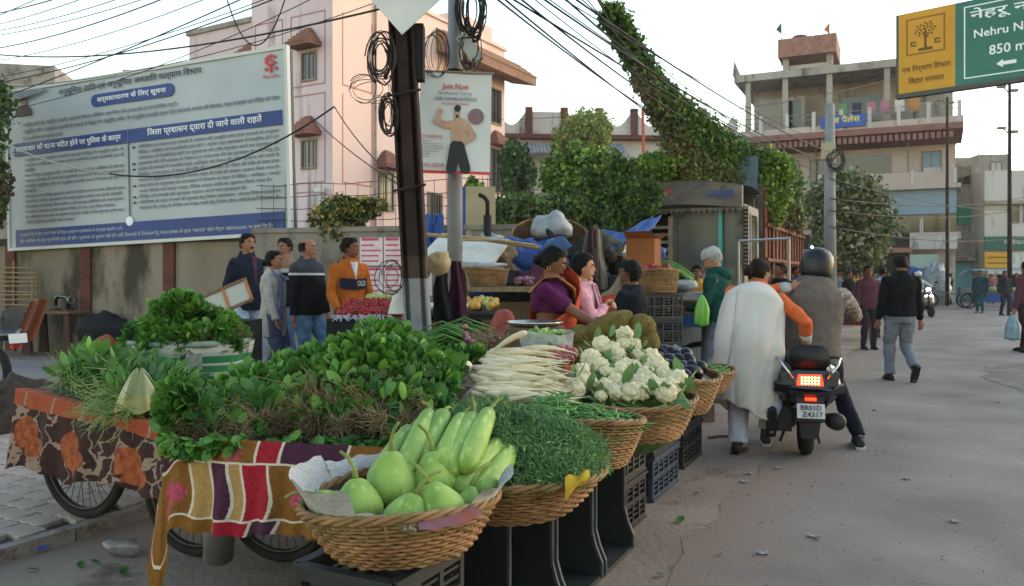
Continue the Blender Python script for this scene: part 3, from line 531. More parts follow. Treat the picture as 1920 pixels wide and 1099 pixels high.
mb = MB(); mb.bb((.06, .05, 1.66), (hw - .07, .07, 2.62)); mb.build('windscreen_pane', m_wsg, lo)
mb = MB(); mb.bb((-hw + .07, .3, 1.5), (-.06, .32, 2.62)); mb.build('cab_interior', mat('cab_black', '0d0d0d', rough=.9), lo)
# peaked visor board
mb = MB(); n = 16
ring = lambda y, z0, z1, bulge: [(-hw - .05 + (W + .1) * i / n, y - bulge * math.sin(math.pi * i / n), z0 + .08 * math.sin(math.pi * i / n)) for i in range(n + 1)] + [(hw + .05 - (W + .1) * i / n, y - bulge * math.sin(math.pi * i / n), z1 + .13 * math.sin(math.pi * i / n)) for i in range(n + 1)]
mb.loft([ring(-.12, 2.66, 3.06, .18), ring(.02, 2.66, 3.06, .18)]); mb.build('visor_board', m_lgrey, lo)
mb = MB()
for i in range(26): x = -hw + W * i / 25; mb.add([(x - .05, -.15 - .18 * math.sin(math.pi * i / 25), 2.66), (x + .05, -.15 - .18 * math.sin(math.pi * i / 25), 2.66), (x, -.15 - .18 * math.sin(math.pi * i / 25), 2.56)], [(0, 1, 2)])
mb.build('visor_fringe', m_lgrey, lo)
for i in range(24): 
    pass
text('CARRIER', lo, (.9, -.275, 2.9), .5, .14, m_bblue, rot=(R(90), 0, R(14))); mb = MB(); mb.grid(lambda u, v: (.48 + .7 * u, -.238 - .18 * math.sin(math.pi * (.7 + .29 * u)) + .125, 2.78 + .24 * v), 8, 2); mb.build('name_patch', m_lwhite, lo)
text('मस्ताना', lo, (-.15, -.318, 2.97), .45, .12, m_rd, rot=(R(90), 0, 0))
mb = MB(); mb.grid(lambda u, v: ((-hw - .05) * (1 - 2 * u), .0 + 1.95 * v, 3.06 + .14 * math.sin(math.pi * u) + .06 * math.sin(math.pi * v)), 12, 6); mb.build('cab_roof', m_lwhite, lo, smooth=True)
mb = MB(); mb.bb((hw - .02, -.05, 1.5), (hw + .04, .03, 2.7)); mb.build('teal_strip', mat('teal_paint', '3f8f86', rough=.6), lo, loc=(-.35, -.02, 0))
mb = MB(); mb.bb((hw + .06, .0, 1.45), (hw + .14, .1, 2.7)); [mb.box((hw + .1, -.02, 1.5 + k * .07), (.09, .03, .03), mi=1) for k in range(17)]; mb.build('beaded_pillar', [m_lwhite, m_blk], lo)
dr = MB(); dr.bb((hw, .2, .8), (hw + .04, 1.6, 1.7)); dr.bb((hw, .2, 1.7), (hw + .04, .28, 2.6)); dr.bb((hw, 1.5, 1.7), (hw + .04, 1.6, 2.6)); dr.bb((hw, .2, 2.6), (hw + .04, 1.6, 2.75)); dr.bb((hw, .8, 1.7), (hw + .04, .86, 2.6)); dd = dr.build('door', m_lwhite, lo)
mb = MB(); mb.bb((hw + .01, .28, 1.7), (hw + .02, 1.5, 2.6)); mb.build('pane', m_glass, dd)
for s in (-1, 1):
    for y in (.9, 6.2):
        mb = MB(); Mx = Matrix.Translation((s * 1.0, y, .48)) @ Matrix.Rotation(R(90), 4, 'Y'); mb.lathe([(.28, -.13), (.44, -.14), (.48, -.09), (.48, .09), (.44, .14), (.28, .13)], 24, M_=Mx); wh = mb.build('wheel', m_blk, lo, True)
        mb = MB(); mb.lathe([(.05, -.1), (.27, -.13), (.27, .13), (.05, .1)], 16, M_=Mx); mb.build('rim', m_rust, wh)
# cargo body: red posts and boards
mb = MB(); mb.bb((-hw - .05, 2.05, .95), (hw + .05, 8.1, 1.15)); mb.build('cargo_floor', m_rust, lo)
for i in range(13):
    y = 2.1 + i * .49
    mb = MB(); mb.box((0, 0, 0), (.09, .1 if i % 3 else .16, 2.1)); ob('post', mb.mesh('post', m_rust), lo, (hw + .06, y, 2.1), (random.uniform(-.03, .03), 0, 0))
    if i < 12 and i % 4 != 1:
        mb = MB(); mb.box((0, 0, 0), (.04, .36, random.choice((1.9, 1.5, 1.9)))); ob('board', mb.mesh('board', m_rust), lo, (hw + .05, y + .245, 2.08), (0, 0, 0))
for z in (1.2, 1.75, 2.45, 3.15): mb = MB(); mb.bb((hw + .11, 2.05, z), (hw + .15, 8.1, z + .07)); mb.build('rail', m_rust, lo)
for i in range(9): mb = MB(); mb.box((0, 0, 0), (.06, .07, 1.1)); ob('stake', mb.mesh('stake', m_lgrey), lo, (hw + .06, 2.3 + i * .66, 3.6), (random.uniform(-.05, .05), 0, 0))
mb = MB(); mb.bb((-hw - .05, 2.0, 1.15), (hw + .05, 2.06, 3.3)); mb.build('headboard', m_lgrey, lo)
mb = MB(); mb.bb((.55, 1.95, 3.0), (1.15, 2.3, 3.85)); mb.build('blue_box', mat('blue_grey_box', '566a75', rough=.7), lo)
mb = MB(); mb.bb((-hw - .04, 2.05, 1.15), (-hw + .02, 8.1, 3.2)); mb.build('far_side', m_rust, lo)
# broken lattice frame leaning on the lorry front and rail pole
lt = MB()
for k in range(9): lt.bb((-.95, -.62, 1.25 + k * .13), (.1, -.59, 1.3 + k * .13))
for x in (-.95, .08): lt.bb((x, -.66, 1.1), (x + .06, -.585, 2.5))
tag(lt.build('slatted_rack', mat('old_wood', '5c5147', '6f6458', sc=6, rough=.9), None, loc=lo.location, rot=lo.rotation_euler), 'old wooden slatted rack leaning on the lorry front', 'rack')
rp = MB(); rp.tube([P(1385, 452, 13.0), P(1480, 447, 13.2)], .025, 6); rp.tube([P(1480, 447, 13.2), (P(1480, 447, 13.2).x, 13.2, 0)], .02, 6); rp.tube([P(1385, 452, 13), (P(1385, 452, 13).x, 13, 0)], .02, 6)
tag(rp.build('hand_rail', m_steel), 'thin white metal rail beside the red lorry body', 'rail')

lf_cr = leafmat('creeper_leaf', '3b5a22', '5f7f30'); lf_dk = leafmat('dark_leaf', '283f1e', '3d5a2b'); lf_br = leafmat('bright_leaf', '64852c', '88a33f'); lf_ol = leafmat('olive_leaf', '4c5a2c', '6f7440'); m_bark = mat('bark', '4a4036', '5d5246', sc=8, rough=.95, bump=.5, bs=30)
def curtain(pts, n, thick, seed=0):
    """pts: (px, top, bottom, Y)"""
    a = np.array(pts, float); t = rng.uniform(0, len(pts) - 1, n); i = np.minimum(t.astype(int), len(pts) - 2); f = t - i
    q = a[i] * (1 - f)[:, None] + a[i + 1] * f[:, None]
    v = rng.beta(1.1, 1.5, n); wav = .10 * np.sin(t * 9) + .07 * np.sin(t * 23 + 1) + rng.normal(0, .05, n)
    py = q[:, 1] + (q[:, 2] - q[:, 1]) * np.clip(v + wav * (v > .5), -.08, 1.25); Y = q[:, 3] + rng.normal(0, thick, n) * (1 - .4 * v)
    return np.stack([(q[:, 0] - 960) / F * q[:, 3] + rng.normal(0, .07, n), Y, CH - (py - 520) / F * q[:, 3]], 1)
cp = [(1142, 14, 18, 13.2), (1168, 50, 62, 13.4), (1196, 94, 132, 13.8), (1232, 140, 215, 14.3), (1275, 182, 300, 14.8), (1325, 222, 340, 15.4), (1385, 262, 360, 16.3), (1445, 295, 385, 17.5), (1500, 335, 425, 19)]
cr = empty('cable_creeper', (0, 0, 0)); cr.location = P(1310, 250, 15); 
def reb(C, o): return np.asarray(C) - np.array(o.location)
C = curtain(cp, 30000, .22); h = rng.random(len(C))
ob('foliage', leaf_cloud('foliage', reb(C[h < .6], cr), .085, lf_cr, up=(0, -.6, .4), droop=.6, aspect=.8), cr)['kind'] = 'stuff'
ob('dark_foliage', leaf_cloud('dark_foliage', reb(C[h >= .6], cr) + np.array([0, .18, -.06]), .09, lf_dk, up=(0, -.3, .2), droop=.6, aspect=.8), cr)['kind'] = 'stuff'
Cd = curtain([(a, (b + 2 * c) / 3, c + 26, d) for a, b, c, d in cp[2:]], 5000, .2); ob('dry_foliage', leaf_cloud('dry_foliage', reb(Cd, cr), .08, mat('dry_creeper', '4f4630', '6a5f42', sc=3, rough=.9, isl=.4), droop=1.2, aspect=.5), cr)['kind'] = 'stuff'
mb = MB(); mb.tube([P(1118, -8, 13)] + [P(a, b + 14, d) for a, b, c, d in cp], .03, 6); 
for k in range(40): a = cp[2 + k % 6]; x = a[0] + random.uniform(-20, 25); mb.tube([P(x, a[1] + 20, a[3]), P(x + 6, (a[1] + a[2]) / 2, a[3] + .1), P(x + random.uniform(-6, 10), a[2] + random.uniform(0, 30), a[3])], .012, 4)
mb.v = [tuple(Vector(p) - cr.location) for p in mb.v]; mb.build('stem', m_bark, cr)
tag(cr, 'thick leafy creeper hanging along an overhead cable above the lorry', 'creeper')
def blob(name, px0, px1, py0, py1, Y, depth, n, size, mats, label, cat='creeper', lumps=9, ground=True):
    """foliage mass: leaves on and inside overlapping lumps filling the box"""
    c0, c1 = P(px0, py1, Y), P(px1, py0, Y); o = empty(name, ((c0.x + c1.x) / 2, Y, 0 if ground else c0.z)); ctr = np.array(o.location)
    pts = []
    for k in range(lumps):
        r = np.array([(c1.x - c0.x) * rng.uniform(.16, .3), depth * rng.uniform(.35, .6), (c1.z - c0.z) * rng.uniform(.18, .34)])
        u = rng.uniform(-1, 1); zc = c1.z - r[2] - (c1.z - c0.z) * rng.uniform(0, .65) * (.3 + .7 * (k % 3) / 2); 
        wid = 1 - .45 * max(0, (zc - c0.z) / (c1.z - c0.z))
        c = np.array([(c0.x + c1.x) / 2 + u * ((c1.x - c0.x) / 2 - r[0]) * wid, Y + rng.uniform(-.4, .4) * depth, zc])
        d = rng.normal(size=(n // lumps, 3)); d /= np.linalg.norm(d, axis=1, keepdims=True); rad = rng.uniform(.35, 1.05, (n // lumps, 1)) ** .6
        pts.append(c + d * rad * r * (1 + .25 * np.sin(7 * d[:, :1]) * np.sin(5 * d[:, 2:])))
    C = np.concatenate(pts) - ctr; h = rng.random(len(C))
    for k, m_ in enumerate(mats):
        sel = (h >= k / len(mats)) & (h < (k + 1) / len(mats)); ob('crown', leaf_cloud('crown', C[sel], size, m_, up=(0, -.3, .5), droop=.5, aspect=.75), o)['kind'] = 'stuff'
    return tag(o, label, cat), C
def trunk(o, h_, r, lean=.3, n=5, C=None):
    mb = MB(); top = Vector((lean * random.uniform(-1, 1), 0, h_)); mb.tube([(0, 0, -.05), top * .5 + Vector((.1, 0, 0)), top], [r, r * .8, r * .5], 8)
    for k in range(n):
        t = C[random.randrange(len(C))] if C is not None else (random.uniform(-1, 1), 0, h_ * 1.4)
        mb.tube([top * random.uniform(.6, 1), (top + Vector(t)) * .5 + Vector((0, 0, .2)), Vector(t)], [r * .4, r * .25, r * .08], 5)
    mb.build('trunk', m_bark, o, smooth=True)
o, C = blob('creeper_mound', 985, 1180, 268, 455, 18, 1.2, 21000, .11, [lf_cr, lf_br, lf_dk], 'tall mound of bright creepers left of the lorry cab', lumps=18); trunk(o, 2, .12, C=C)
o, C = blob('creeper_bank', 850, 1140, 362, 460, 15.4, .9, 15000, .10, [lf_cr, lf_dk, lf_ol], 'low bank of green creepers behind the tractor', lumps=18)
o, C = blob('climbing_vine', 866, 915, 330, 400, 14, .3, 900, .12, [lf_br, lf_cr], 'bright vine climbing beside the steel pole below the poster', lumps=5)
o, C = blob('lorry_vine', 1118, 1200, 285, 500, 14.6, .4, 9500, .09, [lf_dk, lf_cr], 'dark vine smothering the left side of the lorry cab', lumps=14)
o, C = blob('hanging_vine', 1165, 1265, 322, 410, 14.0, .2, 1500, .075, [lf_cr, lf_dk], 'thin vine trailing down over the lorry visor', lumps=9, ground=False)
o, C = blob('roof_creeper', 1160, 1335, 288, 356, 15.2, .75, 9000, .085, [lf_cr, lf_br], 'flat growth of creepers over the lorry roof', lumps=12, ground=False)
o, C = blob('side_creeper', 1385, 1500, 280, 398, 16.5, .6, 9500, .09, [lf_br, lf_cr], 'bright creepers spilling over the red lorry body', lumps=16, ground=False)
o, C = blob('dark_tree', 925, 1015, 255, 385, 30, 2, 8000, .17, [lf_dk], 'dark leafy tree standing against the pink building', 'tree'); trunk(o, 4, .14, C=C)
o, C = blob('feathery_tree', 1010, 1165, 205, 345, 33, 2.2, 12000, .14, [leafmat('neem_leaf', '67753a', '85924f')], 'pale feathery tree in front of the scalloped white house', 'tree', lumps=16); trunk(o, 4.5, .15, C=C)
o, C = blob('street_tree', 1490, 1690, 318, 480, 27, 1.6, 14000, .16, [lf_dk, lf_ol, mat('dusty_leaf', '6f6f58', '85846c', sc=3, rough=.9, isl=.3)], 'dusty green tree around the concrete street pole', 'tree', lumps=16); trunk(o, 2.6, .14, C=C)
o, C = blob('roadside_tree', -150, 40, 95, 330, 14.6, 1.0, 7000, .10, [lf_cr, lf_dk], 'green tree hanging over the left edge of the hoarding', 'tree', lumps=12); trunk(o, 3.0, .13, C=C)
o, C = blob('dry_shrub', -80, 38, 300, 480, 14.9, .6, 3000, .12, [lf_ol, mat('dry_leaf', '4c4234', '5f5442', sc=3, rough=.9, isl=.3)], 'dry brownish shrub below the tree at the left edge', 'shrub', lumps=9); trunk(o, 1.5, .06, C=C)
o, C = blob('wall_bush', 560, 745, 362, 440, 13.3, .4, 2400, .10, [lf_ol, lf_dk, mat('yellow_leaf', '8a7a34', '9a8a44', sc=3, rough=.7, isl=.3)], 'straggly yellowing bush growing on top of the plaster wall', 'bush', lumps=12, ground=False)
trunk(o, .4, .04, C=C, n=14)
# ================================================================ POLES, CABLES, SIGNS
m_prust = mat('pole_rust', '1f1411', '2d1e1a', sc=6, rough=.9, bump=.3, bs=25); m_pgrey = mat('pole_grey_paint', '6b6c6e', '7a7b7d', sc=4, rough=.75, c3='5a5048', sc3=5, t3=.6)
pA, pB = P(778, 520, 7.3), P(748, -60, 7.3); base = Vector((pA.x + .085, 7.3, -.05)); top = Vector((pB.x, 7.3, pB.z))
hp = empty('beam_pole', (base.x, base.y, 0), 0, 'rusty steel beam pole with grey painted foot carrying the white board', 'pole')
dvec = (top - base)
def beam(z0, z1, m_, nm):
    mb = MB(); k0 = (z0 - base.z) / dvec.z; k1 = (z1 - base.z) / dvec.z
    for cx, cy, sx, sy in ((-.1, 0, .02, .22), (.1, 0, .02, .22), (0, 0, .18, .02), (0, -.1, .1, .004)):
        a = base + dvec * k0 - hp.location; b = base + dvec * k1 - hp.location
        q = lambda p, z: [(p.x + cx + i * sx / 2, p.y + cy + j * sy / 2, p.z) for i, j in ((-1, -1), (1, -1), (1, 1), (-1, 1))]
        mb.loft([q(a, z0), q(b, z1)])
    mb.build(nm, m_, hp, rot=(0, 0, 0))
beam(-.05, 1.42, m_pgrey, 'painted_foot'); beam(1.42, 1.62, mat('pole_tan', '43362a', '36291f', sc=6, rough=.9), 'scraped_band'); beam(1.62, top.z, m_prust, 'shaft')
mb = MB()
for z in (3.05, 2.2): 
    c = base + dvec * ((z - base.z) / dvec.z) - hp.location; mb.tube([(c.x - .15, -.14, z), (c.x + .15, -.14, z + .06)], .012, 5)
mb.build('strap', m_prust, hp)
mb = MB(); c = P(785, 100, 7.3) - hp.location; mb.box(c + Vector((0, 0, 0)), (.1, .16, .5)); mb.build('junction_box', m_blk, hp)
sp = empty('steel_pole', (GX(853, 8.0), 8.0, 0), 0, 'round grey steel pole behind the gym poster', 'pole')
mb = MB(); mb.tube([(0, 0, -.05), (0, 0, 3.0), (-.0, 0, 5.2)], [.078, .075, .066], 16); mb.build('shaft', m_pgrey, sp, True)
mb = MB(); mb.lathe([(.085, 0), (.085, .1)], 16, M_=Matrix.Translation((0, 0, 3.4))); mb.build('rust_collar', m_prust, sp)
# white diamond board
db = empty('diamond_board', P(757, -2, 7.05), 0, 'white diamond shaped board seen from behind at the top of the beam pole', 'board')
s = .46; mb = MB(); mb.prism([(0, -.315), (.47, .16), (.47, .2), (0, .6), (-.47, .2), (-.47, .16)], -.01, .01); mb.build('panel', mat('board_white', 'b4b6b5', 'c2c4c3', sc=2, rough=.6), db, rot=(0, R(3), 0))
mb = MB(); mb.bb((-.06, -.02, .02), (.06, -.01, .03)); mb.build('stitch', m_fr, db)
mb = MB(); mb.tube([(0, .01, .1), (0, .2, .1)], .03, 6); mb.build('bracket', m_steel, db)
# gym poster
po = empty('gym_poster', P(853, 231, 7.75), 0, 'white gym poster with a muscular man hung on the steel pole', 'poster'); PW, PH = .70, .985; po.rotation_euler = (0, R(1.5), R(3))
m_pw = mat('poster_white', 'b9bcbe', 'c4c7c8', sc=2, rough=.55)
mb = MB(); mb.grid(lambda u, v: ((u - .5) * PW * (1 - .015 * v), .008 * math.sin(u * 7 + v * 3) + .006 * math.sin(v * 9), (v - .5) * PH), 20, 24); mb.build('sheet', m_pw, po, True)
mb = MB(); mb.grid(lambda u, v: ((u - .5) * PW, -.005 + .008 * math.sin(u * 7) + .006 * math.sin((v * .03) * 9), (-.5 + v * .03) * PH), 20, 1); mb.build('red_hem', m_rd, po)
mb = MB(); mb.tube([(-PW / 2 - .02, 0, PH / 2), (PW / 2 + .02, 0, PH / 2)], .012, 6); mb.build('top_batten', m_fr, po)
PT = lambda s, u, v, w_, h_, m_, al='CENTER': text(s, po, ((u - .5) * PW, -.024, (.5 - v) * PH), w_ * PW, h_ * PH, m_, align=al, bold=.02 if s == 'Join Now' else 0)
PT('Join Now', .5, .145, .37, .07, m_rd); PT('Get Personal Training', .49, .21, .46, .042, m_gy); PT('Under International Athelete', .5, .26, .58, .042, m_gy); PT('Md. IRSHAD HAQUE', .5, .312, .38, .028, m_rd); PT('OUR SERVICE', .19, .64, .29, .028, m_rd); PT('75420 38558', .19, .92, .33, .04, m_rd)
PT('YG', .14, .035, .1, .045, m_bk); 
for k in range(7): PT(('Cardio', 'Weight training for all', 'Diet consultation plan', 'Steam and massage', 'Personal trainer', 'Yoga', 'Zumba')[k], .06, .685 + k * .025, (.1, .28, .3, .28, .22, .1, .1)[k], .014, m_bk, 'LEFT')
psk = mat('print_tan_skin', 'a58470', 'b5937e', sc=14, rough=.6); pbk = mat('print_charcoal', '25262a', rough=.6)
def flat(parent, segs, m_, y, nm):
    mb = MB()
    for (x0, z0, r0, x1, z1, r1) in segs:
        a = ((x0 - .5) * PW, y, (.5 - z0) * PH); b = ((x1 - .5) * PW, y, (.5 - z1) * PH)
        n = 8; d = Vector((b[0] - a[0], 0, b[2] - a[2])); l = d.length or 1e-6; ang = math.atan2(d.z, d.x); o = []
        for k in range(n + 1): t = ang + math.pi / 2 + math.pi * k / n; o.append((a[0] + r0 * math.cos(t), a[2] + r0 * math.sin(t)))
        for k in range(n + 1): t = ang - math.pi / 2 + math.pi * k / n; o.append((b[0] + r1 * math.cos(t), b[2] + r1 * math.sin(t)))
        mb.prism(o, y - .002, y + .001); y -= .0006
    return mb.build(nm, m_, parent)
flat(po, [(.56, .53, .085, .56, .70, .062), (.47, .52, .035, .40, .52, .035), (.38, .53, .033, .25, .485, .030), (.25, .485, .03, .285, .40, .02), (.29, .385, .025, .31, .39, .02), (.66, .53, .035, .76, .62, .03), (.76, .63, .026, .64, .69, .02), (.53, .46, .022, .53, .44, .022), (.53, .42, .027, .53, .395, .031)], psk, -.022, 'printed_torso')
flat(po, [(.535, .355, .030, .53, .365, .03), (.53, .437, .015, .53, .441, .013)], pbk, -.0285, 'printed_hair'); flat(po, [(.51, .73, .05, .47, .95, .052), (.57, .73, .05, .66, .95, .05)], pbk, -.0285, 'printed_trousers')
mb = MB(); mb.lathe([(.075, 0), (.075, .002)], 24, M_=Matrix.Translation(((.79 - .5) * PW, -.021, (.5 - .43) * PH)) @ Matrix.Rotation(R(90), 4, 'X')); mb.build('round_badge', mat('print_brick', '8c4a40', '5f6d7c', sc=40, rough=.6), po)
# wires
m_cab = mat('cable_black', '1a1a1b', rough=.7); m_cabg = mat('cable_grey', '8a8a88', rough=.7)
def wire(a, b, sag, r, label, m_=None, group=None, n=20, extra=None):
    a, b = P(*a), P(*b); pts = [a.lerp(b, t / n) - Vector((0, 0, sag * 4 * (t / n) * (1 - t / n))) for t in range(n + 1)]
    mb = MB(); c = pts[0].copy(); mb.tube([p - c for p in pts], r, 5); o = mb.build('overhead_cable', m_ or m_cab, None, True, loc=c); return tag(o, label, 'cable', group)
wire((-30, 100, 13), (742, 10, 7.4), .22, .011, 'thick black cable crossing just above the hoarding')
gl = 'thin dark cable crossing the sky above the left hoarding'
for k, (y0, x1, y1, s) in enumerate(((30, 130, -10, .02), (62, 250, -12, .05), (70, 300, -12, .06), (95, 330, -12, .08), (118, 410, -12, .1), (150, 520, -10, .1), (160, 545, -14, .12), (52, 180, -12, .03), (165, 770, -20, .25), (195, 480, -14, .05), (215, 640, -30, .2), (40, 90, -12, .01))):
    wire((-30, y0, 12), (x1, y1, 9), s, .0055 if k % 3 else .008, gl, group='cables over the left hoarding')
wire((420, -20, 9.5), (540, -20, 9), .65, .008, 'looped black cable hanging in front of the pink building top')
wire((-20, 255, 12), (222, 328, 11), .1, .012, 'pale service cable drooping across the left of the hoarding', m_cabg)
wire((205, 326, 11), (627, 200, 10), .32, .012, 'black service cable drooping across the right of the hoarding'); wire((627, 200, 10), (745, 335, 7.4), .08, .007, 'thin cable running down from the hoarding to the beam pole'); wire((590, 225, 10), (745, 345, 7.4), .04, .006, 'thinner cable just below the one running down to the beam pole')
gr_ = 'thin dark cable running from the poles towards the far street'
for k, (x0, y0, x1, y1) in enumerate(((915, -15, 1300, 255), (985, -15, 1400, 265), (1000, -15, 1545, 300), (1035, -15, 1548, 270), (1060, -15, 1555, 285), (1090, -15, 1330, 225), (940, -15, 1550, 330), (1110, -20, 1175, 60), (960, -15, 1420, 290), (1010, -15, 1470, 280), (1045, -15, 1400, 250), (1075, -15, 1500, 300), (930, -15, 1350, 300))):
    wire((x0, y0, 8.5), (x1, y1, 20), .12 + .05 * (k % 3), .007 if k % 2 else .012, gr_, group='cables towards the far street')
for k, (y0, y1) in enumerate(((335, 390), (372, 365), (425, 440), (395, 385))): wire((1556, y0, 21.6), (1940, y1, 36), .35, .015, 'sagging cable from the concrete pole across the corner building', group='cables across the corner building')
wire((940, 225, 38), (1300, 195, 30), .1, .012, 'faint cable above the scalloped white roof'); wire((1380, 205, 20), (1700, 140, 30), .1, .012, 'cable in front of the open top floor of the corner building')
# cable coils and tangles on the poles
def coil(name, c, n, rx, rz_, label, r=.007, drop=0):
    mb = MB()
    for k in range(n):
        a0 = random.uniform(0, 6.28); fx = rx * random.uniform(.5, 1.15); fz = rz_ * random.uniform(.5, 1.2); ox = random.uniform(-.3, .3) * rx; oy = random.uniform(-.06, .06)
        mb.tube([(ox + fx * math.cos(a0 + t * .45), oy + .03 * math.sin(t), fz * math.sin(a0 + t * .45) - drop * random.uniform(0, .02)) for t in range(random.randint(9, 15))], r * random.uniform(.6, 1.2), 4)
    return tag(mb.build(name, m_cab, None, True, loc=c), label, 'cables')
coil('cable_coil', P(715, 110, 7.15), 14, .11, .22, 'tangle of black cable loops at the top left of the beam pole'); coil('cable_coil', P(727, 215, 7.15), 12, .08, .2, 'tangle of black cable loops halfway down the beam pole'); coil('cable_coil', P(690, 165, 7.2), 5, .16, .12, 'few wide black wire loops sticking out left of the beam pole', .004)
coil('cable_coil', P(885, 20, 7.85), 16, .14, .3, 'big hanging coil of black cables at the top of the steel pole', .009); coil('cable_coil', P(880, 95, 7.8), 10, .12, .2, 'black wire tangle just above the gym poster', .006); coil('cable_coil', P(815, 100, 7.7), 8, .12, .2, 'thin wires looping between the two poles', .004); coil('cable_coil', P(735, 520, 7.1), 6, .13, .14, 'loose thin wire loops beside the grey foot of the beam pole', .004)
mb = MB(); mb.box((0, 0, 0), (.12, .1, .3), rot=Euler((0, R(-35), 0))); tag(mb.build('junction_box', m_steel, None, loc=P(880, 92, 7.85)), 'tilted metal junction box on the steel pole above the poster', 'box')
# concrete street pole, rusty lamp poles
cpole = empty('concrete_pole', (GX(1556, 22), 22, 0), 0, 'grey concrete street pole in front of the dusty tree', 'pole')
mb = MB(); mb.lathe([(.19, -.05), (.12, zt(195, 22))], 12); mb.build('shaft', m_pgrey, cpole, True); mb = MB(); mb.box((-.1, -.15, zt(285, 22)), (.3, .25, .45)); mb.build('junction_box', mat('box_cream', '9b927a', rough=.7), cpole)
coil('cable_coil', P(1570, 300, 21.7), 8, .22, .3, 'black cable tangle on the concrete street pole', .012)
for px_, Y, py_, lb in ((1776, 40, 182, 'rusty thin pole in front of the corner building'), (1893, 33, 157, 'tall thin rusty lamp pole at the right side of the street')):
    e = empty('lamp_pole', (GX(px_, Y), Y, 0), 0, lb, 'pole'); H_ = zt(py_, Y); mb = MB(); mb.tube([(0, 0, -.05), (0, 0, H_)], [.1, .06], 8); mb.build('shaft', m_prust, e, True)
    mb = MB()
    for k in range(2 if px_ > 1800 else 1): z = H_ - .4 - 1.7 * k; mb.tube([(0, 0, z), (-.35, -.1, z + .25)], .03, 5); mb.box((-.4, -.1, z + .25), (.3, .18, .1)); mb.box((.15, -.1, z + .1), (.22, .16, .12))
    mb.build('lamp_head', m_fr, e)
# overhead direction sign
gs = empty('direction_sign', (7.23, 15, 4.85), math.atan2(-.67, .74), 'overhead road sign with orange panel and green panel at the upper right', 'sign')
m_sg = mat('sign_green', '1f5d52', '25665a', sc=1.5, rough=.45); m_sy = mat('sign_amber', 'b07f17', 'b9881f', sc=1.5, rough=.5); m_sb = mat('print_umber', '5e4210', rough=.6)
SH = 1.48
mb = MB(); mb.bb((.03, -.04, 0), (.98, .04, SH)); mb.build('amber_panel', m_sy, gs); mb = MB(); mb.bb((.98, -.04, 0), (4.6, .04, SH)); mb.build('green_panel', m_sg, gs)
mb = MB(); mb.bb((-.02, -.05, -.08), (4.65, .1, 0)); mb.bb((-.02, -.03, 0), (.03, .1, SH)); mb.bb((0, .041, 0), (4.6, .12, SH)); mb.build('back_frame', mat('sign_back', '4a4a48', rough=.7), gs)
def outline(x0, x1, z0, z1, t, m_, nm, y=-.044):
    mb = MB()
    for a, b in (((x0, y, z0), (x1, y + .006, z0 + t)), ((x0, y, z1 - t), (x1, y + .006, z1)), ((x0, y, z0 + t), (x0 + t, y + .006, z1 - t)), ((x1 - t, y, z0 + t), (x1, y + .006, z1 - t))): mb.bb(a, b)
    return mb.build(nm, m_, gs)
outline(1.12, 4.45, .1, SH - .1, .02, m_wh, 'white_border')
outline(.16, .82, .68, SH - .12, .03, mat('print_rust', '8a5a12', rough=.6), 'emblem_frame')
mb = MB(); mb.bb((.47, -.046, .78), (.51, -.04, 1.08))
for k in range(26): a = k * 2.4; r_ = .035 * math.sqrt(k); mb.ell((.49 + r_ * math.cos(a), -.043, 1.12 + r_ * math.sin(a) * .8), (.022, .004, .018), 6, 4)
for x in (.29, .69): mb.bb((x - .05, -.046, .84), (x + .05, -.04, .865)); mb.bb((x - .05, -.046, .90), (x + .05, -.04, .925)); mb.bb((x - .05, -.046, .865), (x - .03, -.04, .9))
mb.bb((.37, -.046, .74), (.61, -.04, .79)); mb.build('emblem', m_sb, gs)
ST = lambda s, x, z, w_, h_, m_: text(s, gs, (x, -.046, z), w_, h_, m_)
ST('पथ िनर्माण िवभाग', .5, .42, .82, .16, m_sb); ST('िबहार सरकार', .5, .2, .6, .14, m_sb)
ST('नेहरू नगर', 1.84, 1.2, 1.25, .25, m_wh); ST('Nehru Nagar', 1.82, .86, 1.1, .19, m_wh); ST('850 m', 1.79, .53, .55, .17, m_wh)
mb = MB(); mb.prism([(1.62, .28), (1.72, .35), (1.72, .31), (1.92, .31), (1.92, .25), (1.72, .25), (1.72, .21)], -.046, -.04); mb.build('arrow', m_wh, gs)
mb = MB(); mb.tube([(4.9, .2, -4.9), (4.9, .2, 1.9)], .13, 12); mb.tube([(4.9, .2, .3), (.3, .2, .3)], .06, 8); mb.tube([(4.9, .2, 1.2), (.3, .2, 1.2)], .06, 8); mb.build('gantry', m_steel, gs)
